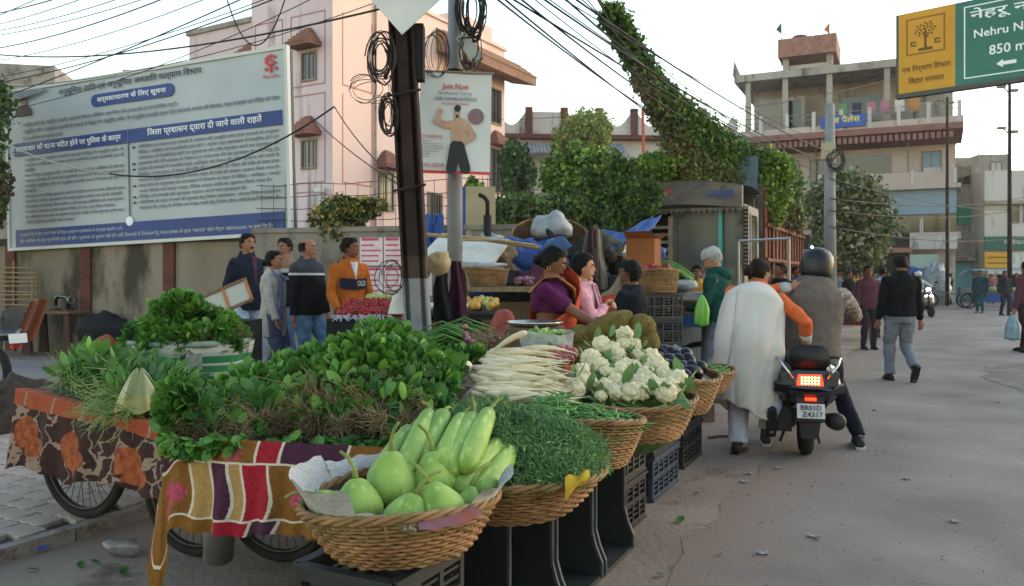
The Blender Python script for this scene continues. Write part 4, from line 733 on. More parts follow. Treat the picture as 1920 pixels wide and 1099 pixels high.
# ================================================================ STALL: CRATES, BASKETS, CARTS
m_wick = mat('wicker', '6a4e30', '8a6b44', sc=9, rough=.7, isl=.3, bump=.3, bs=60, c3='54391f', sc3=6, t3=.6); m_wickd = mat('light_block_brown', '3d2a18', '523a22', sc=9, rough=.9)
def basket(Rt, Rb, h, rings=15, nst=30, lip=.02, seed=0):
    rg = random.Random(seed); wv = MB(); seg = nst * 2; ph = [rg.uniform(0, 6.28) for _ in range(4)]
    def rad(t, a): return (Rb + (Rt - Rb) * t ** .75) * (1 + .018 * math.sin(2 * a + ph[0]) + .012 * math.sin(3 * a + ph[1]) * t)
    def zed(t, a): return h * t + t * .012 * math.sin(2 * a + ph[2])
    for k in range(rings):
        t = (k + .5) / rings
        wv.tube([(((rad(t, a) + .006 * math.cos(math.pi * (i + k)))) * math.cos(a), (rad(t, a) + .006 * math.cos(math.pi * (i + k))) * math.sin(a), zed(t, a) + rg.uniform(-.0015, .0015)) for i in range(seg + 1) for a in [2 * math.pi * i / seg + k * .4]], h / rings * .52, 4, flat=1.0)
    st = MB()
    for i in range(nst):
        a = 2 * math.pi * i / nst; st.tube([((rad(t, a)) * math.cos(a), rad(t, a) * math.sin(a), zed(t, a)) for t in (0, .35, .7, 1)], .006, 4)
    rm = MB()
    for k in range(3): rm.tube([((Rt * (1 + .018 * math.sin(2 * a + ph[0]) + .012 * math.sin(3 * a + ph[1])) + .009 * math.cos(12 * a + k * 2.1)) * math.cos(a), (Rt * (1 + .018 * math.sin(2 * a + ph[0]) + .012 * math.sin(3 * a + ph[1])) + .009 * math.cos(12 * a + k * 2.1)) * math.sin(a), zed(1, a) + .004 + .009 * math.sin(12 * a + k * 2.1)) for i in range(97) for a in [2 * math.pi * i / 96]], .0085, 5)
    ln = MB(); ln.grid(lambda u, v: ((rad(v, u * 6.2832) - .012) * math.cos(u * 6.2832), (rad(v, u * 6.2832) - .012) * math.sin(u * 6.2832), zed(v, u * 6.2832)), 40, 5); ln.add([(.99 * Rb * math.cos(a), .99 * Rb * math.sin(a), .003) for a in [2 * math.pi * i / 30 for i in range(30)]], [tuple(range(30))])  # solid inner shell added to block light through the weave
    return [('weave', wv.mesh('weave', m_wick, True)), ('stakes', st.mesh('stakes', m_wick, True)), ('rim', rm.mesh('rim', m_wick, True)), ('added_lining', ln.mesh('added_lining', m_wickd, True))]
def put_basket(parts, loc, rot, label, sc=1):
    e = empty('wicker_basket', loc, rot=rot, label=label, cat='basket', group='wicker baskets on the stall')
    for n, me in parts:
        o = ob(n, me, e, scale=sc)
        if n in ('weave', 'stakes'): o['kind'] = 'stuff'
    return e
bkA = basket(.30, .20, .16, 13, seed=1); bkB = basket(.38, .25, .16, 12, seed=2); bkC = basket(.29, .20, .21, 16, seed=3); bkD = basket(.40, .30, .20, 15, seed=4)
put_basket(bkA, (-.34, 2.5, .59), (0, R(-2), .3), 'round wicker basket of bottle gourds at the front of the stall')
put_basket(bkB, (-.02, 3.1, .565), (R(2), R(-4), 1.0), 'wide wicker basket heaped with feathery dill')
put_basket(bkC, (.32, 3.72, .568), (R(1), R(2), 2), 'deep wicker basket of green beans')
put_basket(bkD, (.61, 4.42, .565), (0, R(1), .5), 'broad wicker basket heaped with cauliflowers')
put_basket(bkC, (1.04, 5.2, .565), (0, 0, 1.2), 'wicker basket of purple aubergines behind the cauliflowers', .98 * 1.1)
put_basket(bkA, (1.36, 6.0, .57), (0, R(2), 2.2), 'last wicker basket of the stall with thin beans', 1.02)
put_basket(bkB, (.06, 4.15, .60), (0, 0, .2), 'wicker basket under the white radishes', .98)
# plastic crates
m_crk = mat('crate_black', '15181a', '202427', sc=8, rough=.55, spec=.4, c3='3a3833', sc3=9, t3=.6); m_crb = mat('crate_navy', '1f2a3c', '2a3648', sc=8, rough=.55, c3='3c3f44', sc3=9, t3=.6); m_crm = mat('crate_maroon', '17141a', '221e24', sc=8, rough=.55, c3='2e2b2a', sc3=9, t3=.62)
def crate_parts(L_, W_, H_):
    out = []
    def panel(n, along, off):
        mb = MB(); hl = along / 2; t = .012
        for z0, z1 in ((0, .035), (H_ - .05, H_), (H_ * .48, H_ * .55)): mb.bb((-hl, -t, z0), (hl, t, z1))
        k = max(3, int(along / .1)); 
        for i in range(k + 1): x = -hl + along * i / k; mb.bb((x - .011, -t * .9, .02), (x + .011, t * .9, H_ - .02))
        for z in np.linspace(.06, H_ - .07, 6): mb.bb((-hl, -t * .5, z - .005), (hl, t * .5, z + .005))
        mb.bb((-hl - .01, -t - .012, H_ - .02), (hl + .01, -t, H_)); mb.bb((-hl - .008, -t - .006, .0), (hl + .008, -t, .014))
        return mb
    pl = panel(0, L_, 0); pw = panel(0, W_, 0); bs = MB(); bs.bb((-L_ / 2, -W_ / 2, 0), (L_ / 2, W_ / 2, .012))
    return dict(L=L_, W=W_, H=H_, pl=pl, pw=pw, bs=bs)
CR = crate_parts(.58, .42, .285); _cm = {}
def crate(loc, rz, m_, label, up=0, cr=None, group='plastic crates under the baskets'):
    cr = cr or CR; e = empty('plastic_crate', loc, rot=(0, 0, rz), label=label, cat='crate', group=group)
    if up: e.rotation_euler = (R(90), 0, rz)
    key = m_.name + str(cr['L'])
    if key not in _cm: _cm[key] = (cr['pl'].mesh('side_panel', m_), cr['pw'].mesh('end_panel', m_), cr['bs'].mesh('base', m_))
    a, b, c = _cm[key]
    ob('side_panel', a, e, (0, -cr['W'] / 2, 0)); ob('side_panel', a, e, (0, cr['W'] / 2, 0), (0, 0, R(180))); ob('end_panel', b, e, (cr['L'] / 2, 0, 0), (0, 0, R(90))); ob('end_panel', b, e, (-cr['L'] / 2, 0, 0), (0, 0, R(-90))); ob('base', c, e)
    return e
def lineat(x, y, off): p = Vector((x, y, 0)) - RP * off; return p
for (p0, p1, off, ms, nm) in (((.56, 4.4), (.83, 4.75), .3, (m_crm, m_crk), 'below the cauliflower basket'), ((.89, 5.05), (1.2, 5.6), .24, (m_crb, m_crk), 'below the aubergine basket'), ((1.29, 5.95), (1.55, 6.45), .24, (m_crm, m_crk), 'at the far end of the stall')):
    c = Vector(((p0[0] + p1[0]) / 2, (p0[1] + p1[1]) / 2, 0)) - RP * off; rz = RA + (0 if off == .3 else R(90))
    for k in range(2): crate((c.x, c.y, .002 + k * .289), rz + random.uniform(-.02, .02), ms[k], ('lower ' if k == 0 else 'upper ') + {'crate_black': 'black', 'crate_navy': 'dark blue', 'crate_maroon': 'brownish black'}[ms[k].name] + ' plastic crate ' + nm)
# crates standing on end, open side to the street
def end_crate(loc, rz, label, w_=.42, d_=.34, h_=.56):
    e = empty('plastic_crate', loc, rz, label, 'crate', 'plastic crates under the baskets'); t = .012
    def flare(x, s):                         # side wall with the bulged mouth profile
        o = []
        for k in range(9): z = h_ * k / 8; o.append((d_ / 2 + (.05 if k < 2 else .02 if k == 2 else 0) , z))
        return [(-d_ / 2, 0)] + o + [(-d_ / 2, h_)]
    for s in (-1, 1):
        mb = MB(); mb.prism(flare(0, s), s * w_ / 2 - t, s * w_ / 2 + t)
        for k in range(6): mb.bb((-d_ / 2 + .03, s * w_ / 2 + s * t, .06 + k * .085), (d_ / 2 - .03, s * w_ / 2 + s * (t + .006), .085 + k * .085))
        mb.build('side_panel', m_crk, e)
        mb = MB(); mb.tube([(x + .004, s * w_ / 2, z) for x, z in flare(0, s)[1:-1]], .008, 5); mb.build('lip', mat('crate_worn_edge', '33383b', '44494c', sc=9, rough=.5), e)
    for z in (0, h_): mb = MB(); mb.bb((-d_ / 2, -w_ / 2, z - t), (d_ / 2 + (.05 if z == 0 else 0), w_ / 2, z + t)); mb.build('end_panel', m_crk, e)
    mb = MB(); 
    for k in range(7): mb.bb((-d_ / 2 - t, -w_ / 2 + k * w_ / 7, 0), (-d_ / 2 + t, -w_ / 2 + (k + .8) * w_ / 7, h_))
    mb.build('base', m_crk, e)
for k, (x, y, lb) in enumerate(((.34, 4.1, 'black crate standing on end under the bean basket, open to the street'), (.13, 3.69, 'black crate standing on end between the bean and dill baskets'), (-.08, 3.28, 'black crate standing on end under the dill basket'), (-.26, 2.87, 'black crate standing on end behind the gourd basket'))):
    c = Vector((x, y, 0)); end_crate((c.x, c.y, .012), RA, lb)
CR2 = crate_parts(.37, .33, .285); crate((-.40, 2.48, .002), RA + R(88), m_crk, cr=CR2, label= 'lower black crate under the gourd basket'); crate((-.40, 2.48, .295), RA + R(90), m_crk, cr=CR2, label= 'upper black crate right under the gourd basket')
crate((.02, 4.2, .002), RA, m_crk, 'lower black crate under the radishes'); crate((.02, 4.2, .30), RA, m_crk, 'upper black crate under the radishes')
crate((-1.92, 6.1, .42), R(-8), m_crk, 'empty black crate in front of the shoppers', group='crates near the shoppers'); crate((-1.95, 6.15, .13), R(-6), m_crk, 'crate below the empty black crate by the shoppers', group='crates near the shoppers')
sb = MB(); sb.bb((-.4, -.3, -.03), (.4, .3, .13)); tag(sb.build('stone_block', m_conc, None, loc=(-1.93, 6.12, 0)), 'low stone block beneath the crates by the shoppers', 'block')
# ---------------------------------------------------------------- hand carts
m_wood = mat('cart_wood', '5a4634', '6f5944', sc=5, rough=.9, bump=.3, bs=30, stretch=(1, 6, 6)); m_tyre = mat('tyre_black', '171717', '24221f', sc=8, rough=.9); m_spoke = mat('spoke_steel', '2e2b29', '403c38', sc=9, rough=.5, metal=.6)
def wheel_meshes(r):
    t = MB(); t.torus((0, 0, 0), r - .025, .025, 48, 8); ri = MB(); ri.torus((0, 0, 0), r - .055, .012, 48, 6, flat=1.5)
    s = MB()
    for k in range(32): a = 2 * math.pi * k / 32; b = a + (.5 if k % 2 else -.5); z = .03 if k % 2 else -.03; s.tube([(.03 * math.cos(b), .03 * math.sin(b), z), ((r - .06) * math.cos(a), (r - .06) * math.sin(a), 0)], .0025, 4)
    h_ = MB(); h_.lathe([(.012, -.07), (.034, -.045), (.034, .045), (.012, .07)], 14)
    return [('tyre', t.mesh('tyre', m_tyre, True)), ('rim', ri.mesh('rim', m_spoke, True)), ('spokes', s.mesh('spokes', m_spoke)), ('hub', h_.mesh('hub', m_spoke, True))]
WM = wheel_meshes(.34)
def cart_wheel(parent, loc, nrm):
    w_ = ob('wheel', WM[0][1], parent); w_.rotation_euler = Vector(nrm).to_track_quat('Z', 'Y').to_euler(); w_.location = Vector(loc) - Vector(parent.location)
    for n, me in WM[1:]: ob(n, me, w_)
    return w_
def deck(parent, quad, z, m_, th=.05, n=7):
    q = [Vector((*p, 0)) for p in quad]; o = Vector(parent.location)
    for i in range(n):
        a0, a1 = q[0].lerp(q[3], i / n), q[1].lerp(q[2], i / n); b0, b1 = q[0].lerp(q[3], (i + .94) / n), q[1].lerp(q[2], (i + .94) / n); mb = MB()
        zz = z if callable(z) else (lambda p: z)
        vs = [Vector((p.x, p.y, zz(p) - d)) - o for d in (th, 0) for p in (a0, a1, b1, b0)]; mb.add(vs, [(0, 3, 2, 1), (4, 5, 6, 7), (0, 1, 5, 4), (1, 2, 6, 5), (2, 3, 7, 6), (3, 0, 4, 7)]); mb.build('plank', m_, parent)
lc = empty('hand_cart', (-2.1, 4.6, 0), 0, 'left hand cart draped with an orange and brown leaf print cloth', 'cart'); zl = lambda p: .72 + .07 * max(0, min(1, (-1.55 - p.x) / 1.25))
deck(lc, [(-2.78, 4.57), (-1.6, 3.76), (-1.52, 5.45), (-2.9, 5.7)], lambda p: zl(p) - .012, m_wood)
for loc in ((-2.42, 4.52, .34 + .07), (-1.63, 4.1, .34), (-2.5, 5.45, .41)): cart_wheel(lc, loc, (.40, .92, 0))
def bars(parent, segs, r=.02, nm='frame', m_=None):
    mb = MB(); o = Vector(parent.location)
    for a, b in segs: mb.tube([Vector(a) - o, Vector(b) - o], r, 6)
    return mb.build(nm, m_ or m_spoke, parent)
bars(lc, [((-2.5, 4.6, .41), (-1.6, 4.15, .36)), ((-2.42, 4.52, .41), (-2.3, 4.9, .72)), ((-1.63, 4.1, .34), (-1.65, 4.4, .68)), ((-2.5, 5.45, .41), (-2.4, 5.3, .72)), ((-1.6, 5.4, -.02), (-1.6, 5.4, .68)), ((-2.7, 4.75, .70), (-1.7, 4.1, .66)), ((-1.72, 3.95, .66), (-1.63, 4.1, .34))], .017)
mc = empty('hand_cart', (-.95, 3.9, 0), 0, 'front hand cart heaped with leafy greens under a red and mustard cloth', 'cart')
deck(mc, [(-1.42, 3.36), (-.42, 3.15), (-.3, 4.6), (-1.4, 4.75)], .735, m_wood)
for loc in ((-1.17, 4.02, .34), (-.55, 3.75, .34)): cart_wheel(mc, loc, (.34, .94, 0))
bars(mc, [((-1.17, 4.02, .34), (-1.17, 4.05, .7)), ((-.55, 3.75, .34), (-.55, 3.8, .7)), ((-1.17, 4.02, .34), (-.55, 3.75, .34)), ((-1.3, 4.6, -.02), (-1.3, 4.6, .7)), ((-.4, 4.5, -.02), (-.4, 4.5, .7)), ((-1.35, 3.55, .69), (-.45, 3.35, .69)), ((-1.25, 4.0, .69), (-1.35, 3.5, .69))], .02)
# draped cloths with printed patterns (pattern laid out in cloth space)
c_mus = mat('cloth_mustard', '6a4416', '78501c', sc=60, rough=.95, bump=.2, bs=200); c_bei = mat('cloth_tan', '8f7040', '9e7f4c', sc=60, rough=.95); c_pur = mat('cloth_plum', '3a1a2e', '452238', sc=60, rough=.95); c_red = mat('cloth_red', '80101f', '901a28', sc=60, rough=.95); c_wht = mat('cloth_cream', 'b3a794', 'c0b4a2', sc=60, rough=.95); c_pnk = mat('cloth_rose', '96384a', 'a84a58', sc=80, rough=.95); c_pn2 = mat('cloth_rose_dark', '8c2e42', '9c3a4e', sc=80, rough=.95)
def flower(u, v, cu, cv, r, asp):
    dx = (u - cu) * asp; dy = v - cv; d = math.hypot(dx, dy); a = math.atan2(dy, dx); e = r * (.72 + .28 * abs(math.cos(3.5 * a)))
    if d < e: return c_i['pn2'] if (abs((d / e * 3 + .3 * math.cos(7 * a)) % 1 - .5) < .12 or d < r * .12) else c_i['pnk']
    return None
c_i = dict(mus=0, bei=1, pur=2, red=3, wht=4, pnk=5, pn2=6)
def mustard(u, v):
    w_ = .015 * math.sin(v * 7) ; x = (u * 1.0 + w_) % 1.0; bw = .011
    def cols(e):
        for (a, b, c) in e:
            if a <= x < b:
                if b < .995 and x > b - bw: return 'wht'
                return c
        return 'mus'
    if v < .24: c = cols(((0, .19, 'pur'), (.19, .25, 'bei'), (.25, .43, 'mus'), (.43, .53, 'red'), (.53, .79, 'pur'), (.79, 1, 'mus'))); fl = [(.33, .14, .1), (.92, .14, .12)]
    elif v < .26: return c_i['wht']
    elif v < .84: c = cols(((0, .165, 'mus'), (.165, .245, 'bei'), (.245, .325, 'pur'), (.325, .375, 'bei'), (.375, .49, 'red'), (.49, .70, 'mus'), (.70, .78, 'bei'), (.78, .87, 'pur'), (.87, 1, 'mus'))); fl = [(.085, .60, .13), (.60, .60, .14), (.06, .40, .05), (.62, .41, .06), (.94, .5, .1)]
    elif v < .86: return c_i['wht']
    else: c = cols(((0, .27, 'mus'), (.27, .41, 'red'), (.41, .53, 'pur'), (.53, .8, 'mus'), (.8, 1, 'red'))); fl = []
    if c == 'mus':
        for cu, cv, r in fl:
            k = flower(x, v, cu, cv, r, 2.4)
            if k is not None: return k
    return c_i[c]
A_, B_ = Vector((-1.43, 3.30, 0)), Vector((-.40, 3.06, 0))
def mcloth(u, v):
    ex = u * 1.12 - .12                                       # the first tenth wraps round the left corner
    p = A_.lerp(B_, max(ex, 0)) + (Vector((.02, .9, 0)) * (-ex) if ex < 0 else Vector())
    hem = .43 + -.012 + .012 * math.sin(u * 13) + .008 * math.sin(u * 37 + 1) - .28 * math.exp(-((u - .10) / .045) ** 2)
    top = .775; z = top + (hem - top) * v
    f_ = v * (.022 * math.sin(u * 38 + .6 * math.sin(3 * v)) + .015 * math.sin(u * 71 + 2)) + .025 * v
    n = Vector((-.23, -.97, 0)) if ex > 0 else Vector((-.9, -.4, 0))
    return p + n * (f_ + .04 * v) + Vector((0, 0, z))
cl = MB(); cl.grid(mcloth, 420, 130, mfn=lambda u, v: mustard(max(0, u - .08) / .92 * 1.0, v)); 
o = cl.build('draped_cloth', [c_mus, c_bei, c_pur, c_red, c_wht, c_pnk, c_pn2], None, True, loc=(0, 0, 0)); tag(o, 'mustard, plum and red cloth with pink flowers hanging off the front cart', 'cloth')
o_or = mat('cloth_rust_orange', '83391e', '914526', sc=50, rough=.95, bump=.25, bs=150); o_br = mat('cloth_dark_brown', '2a1714', '351f1a', sc=50, rough=.95, bump=.2, bs=150); o_tn = mat('cloth_taupe', '7a6254', '877063', sc=50, rough=.95); o_lo = mat('cloth_leaf_orange', '6e2f17', '94502c', sc=22, rough=.95)
seeds = [Vector((random.random() * 4.0, random.random() * 1.0, 0)) for _ in range(46)]
def orange(u, v):
    q = Vector((u * 4 + .16 * fbm(u * 9, v * 5), v * .9 + .1 * fbm(u * 7 + 4, v * 6), 0))
    for cu, cv, ang in ((.10, .62, .2), (.385, .66, -.15), (.70, .70, .25), (.97, .66, -.1)):
        for (ox, oy, s_, da) in ((-.012, -.02, 1.15, .12), (.035, .13, .85, .55)):
            dx = (u - cu - ox) * 4.2; dy = (v - cv - oy) * 1.9; a = ang + da; x_ = dx * math.cos(a) + dy * math.sin(a); y_ = -dx * math.sin(a) + dy * math.cos(a)
            t = (y_ + .36 * s_) / (.72 * s_)
            if 0 < t < 1 and abs(x_) < .23 * s_ * math.sin(math.pi * t ** .8) : return 3
    d = sorted(((q - s_).length for s_ in seeds))[:2]; vein = d[1] - d[0] < .03
    if v < .29 + .02 * math.sin(u * 9): return 2 if (abs(((u * 5.6 + .35 * v) % 1) - .5) < .035) else 0
    return 2 if vein else 1
LA, LB = Vector((-2.82, 4.56, 0)), Vector((-1.555, 3.71, 0))
def ocloth(u, v):
    ex = u * 1.1; p = LA.lerp(LB, min(ex, 1)) + (Vector((.08, 1.1, 0)) * (ex - 1) if ex > 1 else Vector()); top = .80 - .075 * min(ex, 1)
    hem = .345 + .07 * min(ex, 1) + .02 * math.sin(u * 13) + .012 * math.sin(u * 31)
    if v < .12: return p + Vector((.45, .66, 0)) * (.12 - v) * 1.2 + Vector((0, 0, top + .018 * math.sin(v / .12 * 1.57) - .02))
    t = (v - .12) / .88; n = Vector((-.55, -.83, 0)) if ex <= 1 else Vector((.8, -.5, 0))
    return p + n * (.01 + t * (.03 + .018 * math.sin(u * 30 + t) + .012 * math.sin(u * 57 + 1))) + Vector((0, 0, top + (hem - top) * t))
cl = MB(); cl.grid(ocloth, 300, 110, mfn=orange); tag(cl.build('draped_cloth', [o_or, o_br, o_tn, o_lo], None, True), 'rust orange and brown leaf patterned cloth on the left cart', 'cloth')
oc = MB(); oc.grid(lambda u, v: (-2.0 + .6 * u, 4.5 + .5 * v, .745 + .035 * fbm(u * 4, v * 4)), 14, 10); tag(oc.build('folded_cloth', o_or, None, True), 'plain orange cloth lying on the left cart deck behind the greens', 'cloth')
# ================================================================ PRODUCE
lf_sp = leafmat('spinach_leaf', '3d6824', '5c8c38', isl=.35, rough=.5); lf_sd = leafmat('spinach_dark', '305624', '457034', isl=.35, rough=.5); lf_me = leafmat('mustard_leaf', '4c7a2c', '6d9442', isl=.35); m_root = mat('pale_root', '665640', '82714f', sc=8, rough=.9, isl=.35); m_stem = leafmat('pale_stem', '6d8a45', '8ea562', isl=.3)
def leafmesh(name, L_, W_, m_, stem=.35, curl=.3, fold=.25, n=5, wavy=.0):
    mb = MB(); vs = []; 
    for i in range(n + 1):
        t = i / n; y = L_ * (stem + (1 - stem) * t); w_ = W_ / 2 * (math.sin(math.pi * min(1, .1 + t * .9)) ** .5) if t < 1 else .002; z = curl * L_ * (y / L_) ** 2
        vs += [(-w_, y, z + fold * w_ + wavy * math.sin(i * 2.1)), (0, y, z), (w_, y, z + fold * w_ - wavy * math.sin(i * 2.1))]
    mb.add(vs, [(3 * i + k, 3 * i + k + 1, 3 * i + k + 4, 3 * i + k + 3) for i in range(n) for k in (0, 1)])
    mb.tube([(0, 0, 0), (0, L_ * stem * .5, curl * L_ * .04), (0, L_ * stem * 1.05, curl * L_ * stem ** 2)], [.0035, .003, .002], 3)
    return mb.mesh(name, m_, True)
def bunch_meshes(seed, m_leaf, nl=110, L_=.115, W_=.056, spread=.85, roots=70, rl=.10, m_r=None, stemy=.35):
    rg = random.Random(seed); fo = MB(); base = leafmesh('tmp', L_, W_, m_leaf, stemy); bv = [v.co.copy() for v in base.vertices]; bf = [tuple(p.vertices) for p in base.polygons]; bpy.data.meshes.remove(base)
    for k in range(nl):
        s = rg.uniform(.6, 1.15); e = Euler((rg.gauss(0, spread * .55), rg.uniform(0, 6.28), 0)); M_ = Matrix.Rotation(rg.gauss(0, spread * .5), 3, 'Z') @ e.to_matrix(); c = Vector((rg.gauss(0, .018), rg.uniform(-.02, .03), rg.gauss(0, .018)))
        fo.add([c + M_ @ (v * s) for v in bv], bf)
    rt = MB()
    for k in range(roots):
        p = Vector((rg.gauss(0, .022), 0, rg.gauss(0, .022))); d = Vector((rg.gauss(0, .45), -1, rg.gauss(0, .45))).normalized(); l = rl * rg.uniform(.5, 1.3); q = p + d * l * .5 + Vector((rg.gauss(0, .012), 0, rg.gauss(0, .012))); e_ = p + d * l + Vector((rg.gauss(0, .03), 0, rg.gauss(-.012, .03)))
        rt.tube([p, q, e_], [.0028, .002, .0008], 3)
    return fo.mesh('foliage', m_leaf, True), rt.mesh('roots', m_r or m_root)
BM = [bunch_meshes(i, (lf_sp, lf_sd, lf_sp, lf_me)[i % 4]) for i in range(5)]
BR = [bunch_meshes(40 + i, (lf_sd, lf_me)[i % 2], nl=64, L_=.11, W_=.04, spread=.95, roots=95, rl=.11, m_r=(m_root, mat('brown_root', '4a3a2a', '5f4f3a', sc=8, rough=.95, isl=.4))[i % 2]) for i in range(4)]
BIG = [leafmesh('leaf', .125, .064, lf_sp, .3, .35), leafmesh('leaf', .115, .066, lf_sd, .3, -.25), leafmesh('leaf', .13, .066, lf_sp, .35, .15, wavy=.005)]
def bunch(loc, d, label, group, v=None, nleaf=6, sc=1, roll=None, meshes=BM, big=BIG, roots=True, spread=.6):
    e = empty('greens_bunch', loc, 0, label, 'greens', group); e.rotation_euler = (Vector(d).to_track_quat('Y', 'Z') @ Euler((0, random.uniform(0, 6.28) if roll is None else roll, 0)).to_quaternion()).to_euler(); e.scale = (sc,) * 3
    fo, rt = meshes[random.randrange(len(meshes)) if v is None else v % len(meshes)]
    ob('foliage', fo, e)['kind'] = 'stuff'
    if roots: ob('roots', rt, e)['kind'] = 'stuff'
    for k in range(nleaf): ob('leaf', random.choice(big), e, (random.gauss(0, .015), .02, random.gauss(0, .015)), (Matrix.Rotation(random.gauss(0, spread), 3, 'Z') @ Euler((random.gauss(0, spread * .7), random.uniform(0, 6.28), 0)).to_matrix()).to_euler(), random.uniform(.7, 1.15))
    return e
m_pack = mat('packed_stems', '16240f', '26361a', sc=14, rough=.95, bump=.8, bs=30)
pk = MB()
def mound(x0, x1, y0, y1, zb, prof, amp=.03):
    return lambda u, v: (x0 + (x1 - x0) * u, y0 + (y1 - y0) * v + .0, zb + prof(u, v) + amp * fbm(u * 6, v * 6, 2))
ZT = lambda x: float(np.interp(x, (-1.6, -1.5, -1.35, -1.15, -.9, -.65, -.45, -.25), (.80, .83, .88, .96, 1.05, 1.15, 1.08, .93)))
def heap(x, s, d=0): return Vector((x, 3.26 + .78 * s, .765 + (ZT(x) - .07 - .765) * s ** .75 - d))
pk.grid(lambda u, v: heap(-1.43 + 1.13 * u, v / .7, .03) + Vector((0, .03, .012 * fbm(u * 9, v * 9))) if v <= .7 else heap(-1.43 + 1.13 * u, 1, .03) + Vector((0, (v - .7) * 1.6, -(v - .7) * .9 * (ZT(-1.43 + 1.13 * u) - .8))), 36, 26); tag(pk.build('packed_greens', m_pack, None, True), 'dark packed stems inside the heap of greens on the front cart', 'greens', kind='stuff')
ROWS = [(.0, 12, (0, -.1, -.6), 0, .6), (.14, 12, (0, .8, -.05), 1, .9), (.2, 8, (0, -.6, -.1), 0, .5), (.27, 12, (0, .8, .2), 1, 1), (.34, 11, (0, -.6, .1), 0, .62), (.48, 8, (0, -.6, .2), 0, .6), (.43, 12, (0, .8, .2), 1, 1.05), (.55, 12, (0, .7, .45), 1, 1.0), (.64, 11, (0, -.55, .55), 0, .9), (.72, 11, (0, -.5, .7), 0, 1), (.82, 11, (0, -.25, .9), 0, 1.05), (.92, 11, (0, 0, 1), 0, 1.1), (1.0, 10, (0, .15, 1), 0, 1.1), (1.1, 9, (0, .4, .9), 0, 1.0)]
ZN = (('lower', 'front slope'), ('middle', 'front slope'), ('top', 'crest'))
for (s_, n, d, rt_, k_) in ROWS:
    for k in range(n):
        u = (k + .5 + random.uniform(-.3, .3)) / n; x = -1.43 + 1.13 * u; p = heap(x, min(s_, 1)) + Vector((0, max(0, s_ - 1) * 1.2, -max(0, s_ - 1) * .3)) + Vector((random.gauss(0, .012), random.gauss(0, .015), random.gauss(0, .01)))
        dd = Vector(d) + Vector((random.gauss(0, .28) - (.2 if u < .1 else 0) + (.3 if u > .93 else 0), random.gauss(0, .12), random.gauss(0, .14)))
        zn = 'lower' if s_ < .3 else 'middle' if s_ < .7 else 'top'; sd_ = 'left' if u < .33 else 'centre' if u < .67 else 'right'
        bunch(p, dd, ('root-end bunch of greens in the %s %s of the front cart heap' if rt_ else 'leafy spinach bunch in the %s %s of the front cart heap') % (zn, sd_), 'bunches of greens on the front cart', nleaf=0 if rt_ else 2, roots=bool(rt_), meshes=BR if rt_ else BM, sc=random.uniform(.85, 1.12) * k_)
for k, (px_, py_) in enumerate(((345, 790), (360, 750), (345, 745), (372, 775), (335, 775), (352, 815))): p = P(px_, py_, 3.4); bunch(p, (-.12, -.4, -.6 if k in (0, 3, 5) else .0), 'big leafed bunch hanging over the left end of the front cart', 'bunches hanging over the front cart end', nleaf=4, roots=False, v=k % 2, sc=.9)
# left cart: fenugreek with pale stems
BS = [bunch_meshes(20 + i, lf_sd if i else lf_me, nl=46, L_=.17, W_=.04, spread=.55, roots=55, rl=.17, m_r=m_stem, stemy=.5) for i in range(3)]
def lpos(u, v): x = -2.68 + .86 * u; return Vector((x, 4.56 - .68 * u + v * .62, .775 - .05 * u + .15 * math.sin(math.pi * min(1, v * .9 + .05)) ** .8 * math.sin(math.pi * (.1 + .8 * u)) ** .7))
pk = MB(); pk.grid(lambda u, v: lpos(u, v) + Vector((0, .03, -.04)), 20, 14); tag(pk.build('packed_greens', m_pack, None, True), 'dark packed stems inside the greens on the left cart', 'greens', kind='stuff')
for k in range(64):
    u = random.random(); v = random.random() ** .8
    bunch(lpos(u, v), (random.gauss(-.1, .55) + (.5 if u > .6 else 0), .6 + random.gauss(0, .4), .3 + random.gauss(0, .3)), 'long stemmed bunch at the %s of the left cart greens' % where(u, 1 - v, 0, 1, 0, 1), 'bunches of greens on the left cart', nleaf=2 if u > .55 else 0, meshes=BS, sc=random.uniform(.75, 1.05), big=BIG[1:2])
# striped sack with greens behind
sk = empty('striped_sack', (-2.12, 5.25, .76), 0, 'green and white striped plastic sack rolled open around greens', 'sack')
m_str = mat('sack_stripes', '2f7a45', None, rough=.5, bands=(2, -.02, .26, [(-.02, '8f9a90'), (.02, '1f5f36'), (.05, '7f8f80'), (.075, '2a6e40'), (.115, '9aa096'), (.13, '24663a'), (.175, '8f968e'), (.2, 'a3a39a')]))
mb = MB(); mb.grid(lambda u, v: ((.36 + .035 * v + .014 * math.sin(u * 50) * v + .01 * math.sin(u * 6.28 * 9)) * math.cos(u * 6.2832), (.30 + .03 * v + .014 * math.sin(u * 50 + 1)) * math.sin(u * 6.2832), .25 * v + .012 * math.sin(u * 25) * v), 90, 14); mb.build('sack_wall', m_str, sk, True)
mb = MB(); mb.torus((0, 0, .25), .375, .022, 60, 8, M_=Matrix.Diagonal((1, .85, 1))); mb.build('rolled_rim', mat('sack_grey', '4f6a56', '6d776f', sc=7, rough=.6), sk, True)
mb = MB(); mb.grid(lambda u, v: (.12 + .09 * u, -.335 - .005 + .02 * u, .10 + .1 * v), 3, 3); mb.build('paper_label', mat('sack_label', '8c8a80', '6f6d66', sc=40, rough=.8), sk)
mb = MB(); mb.ell((0, 0, .17), (.33, .27, .16), 20, 12); tag(mb.build('packed_greens', m_pack, None, True, loc=sk.location), 'dark packed stems filling the striped sack', 'greens', kind='stuff')
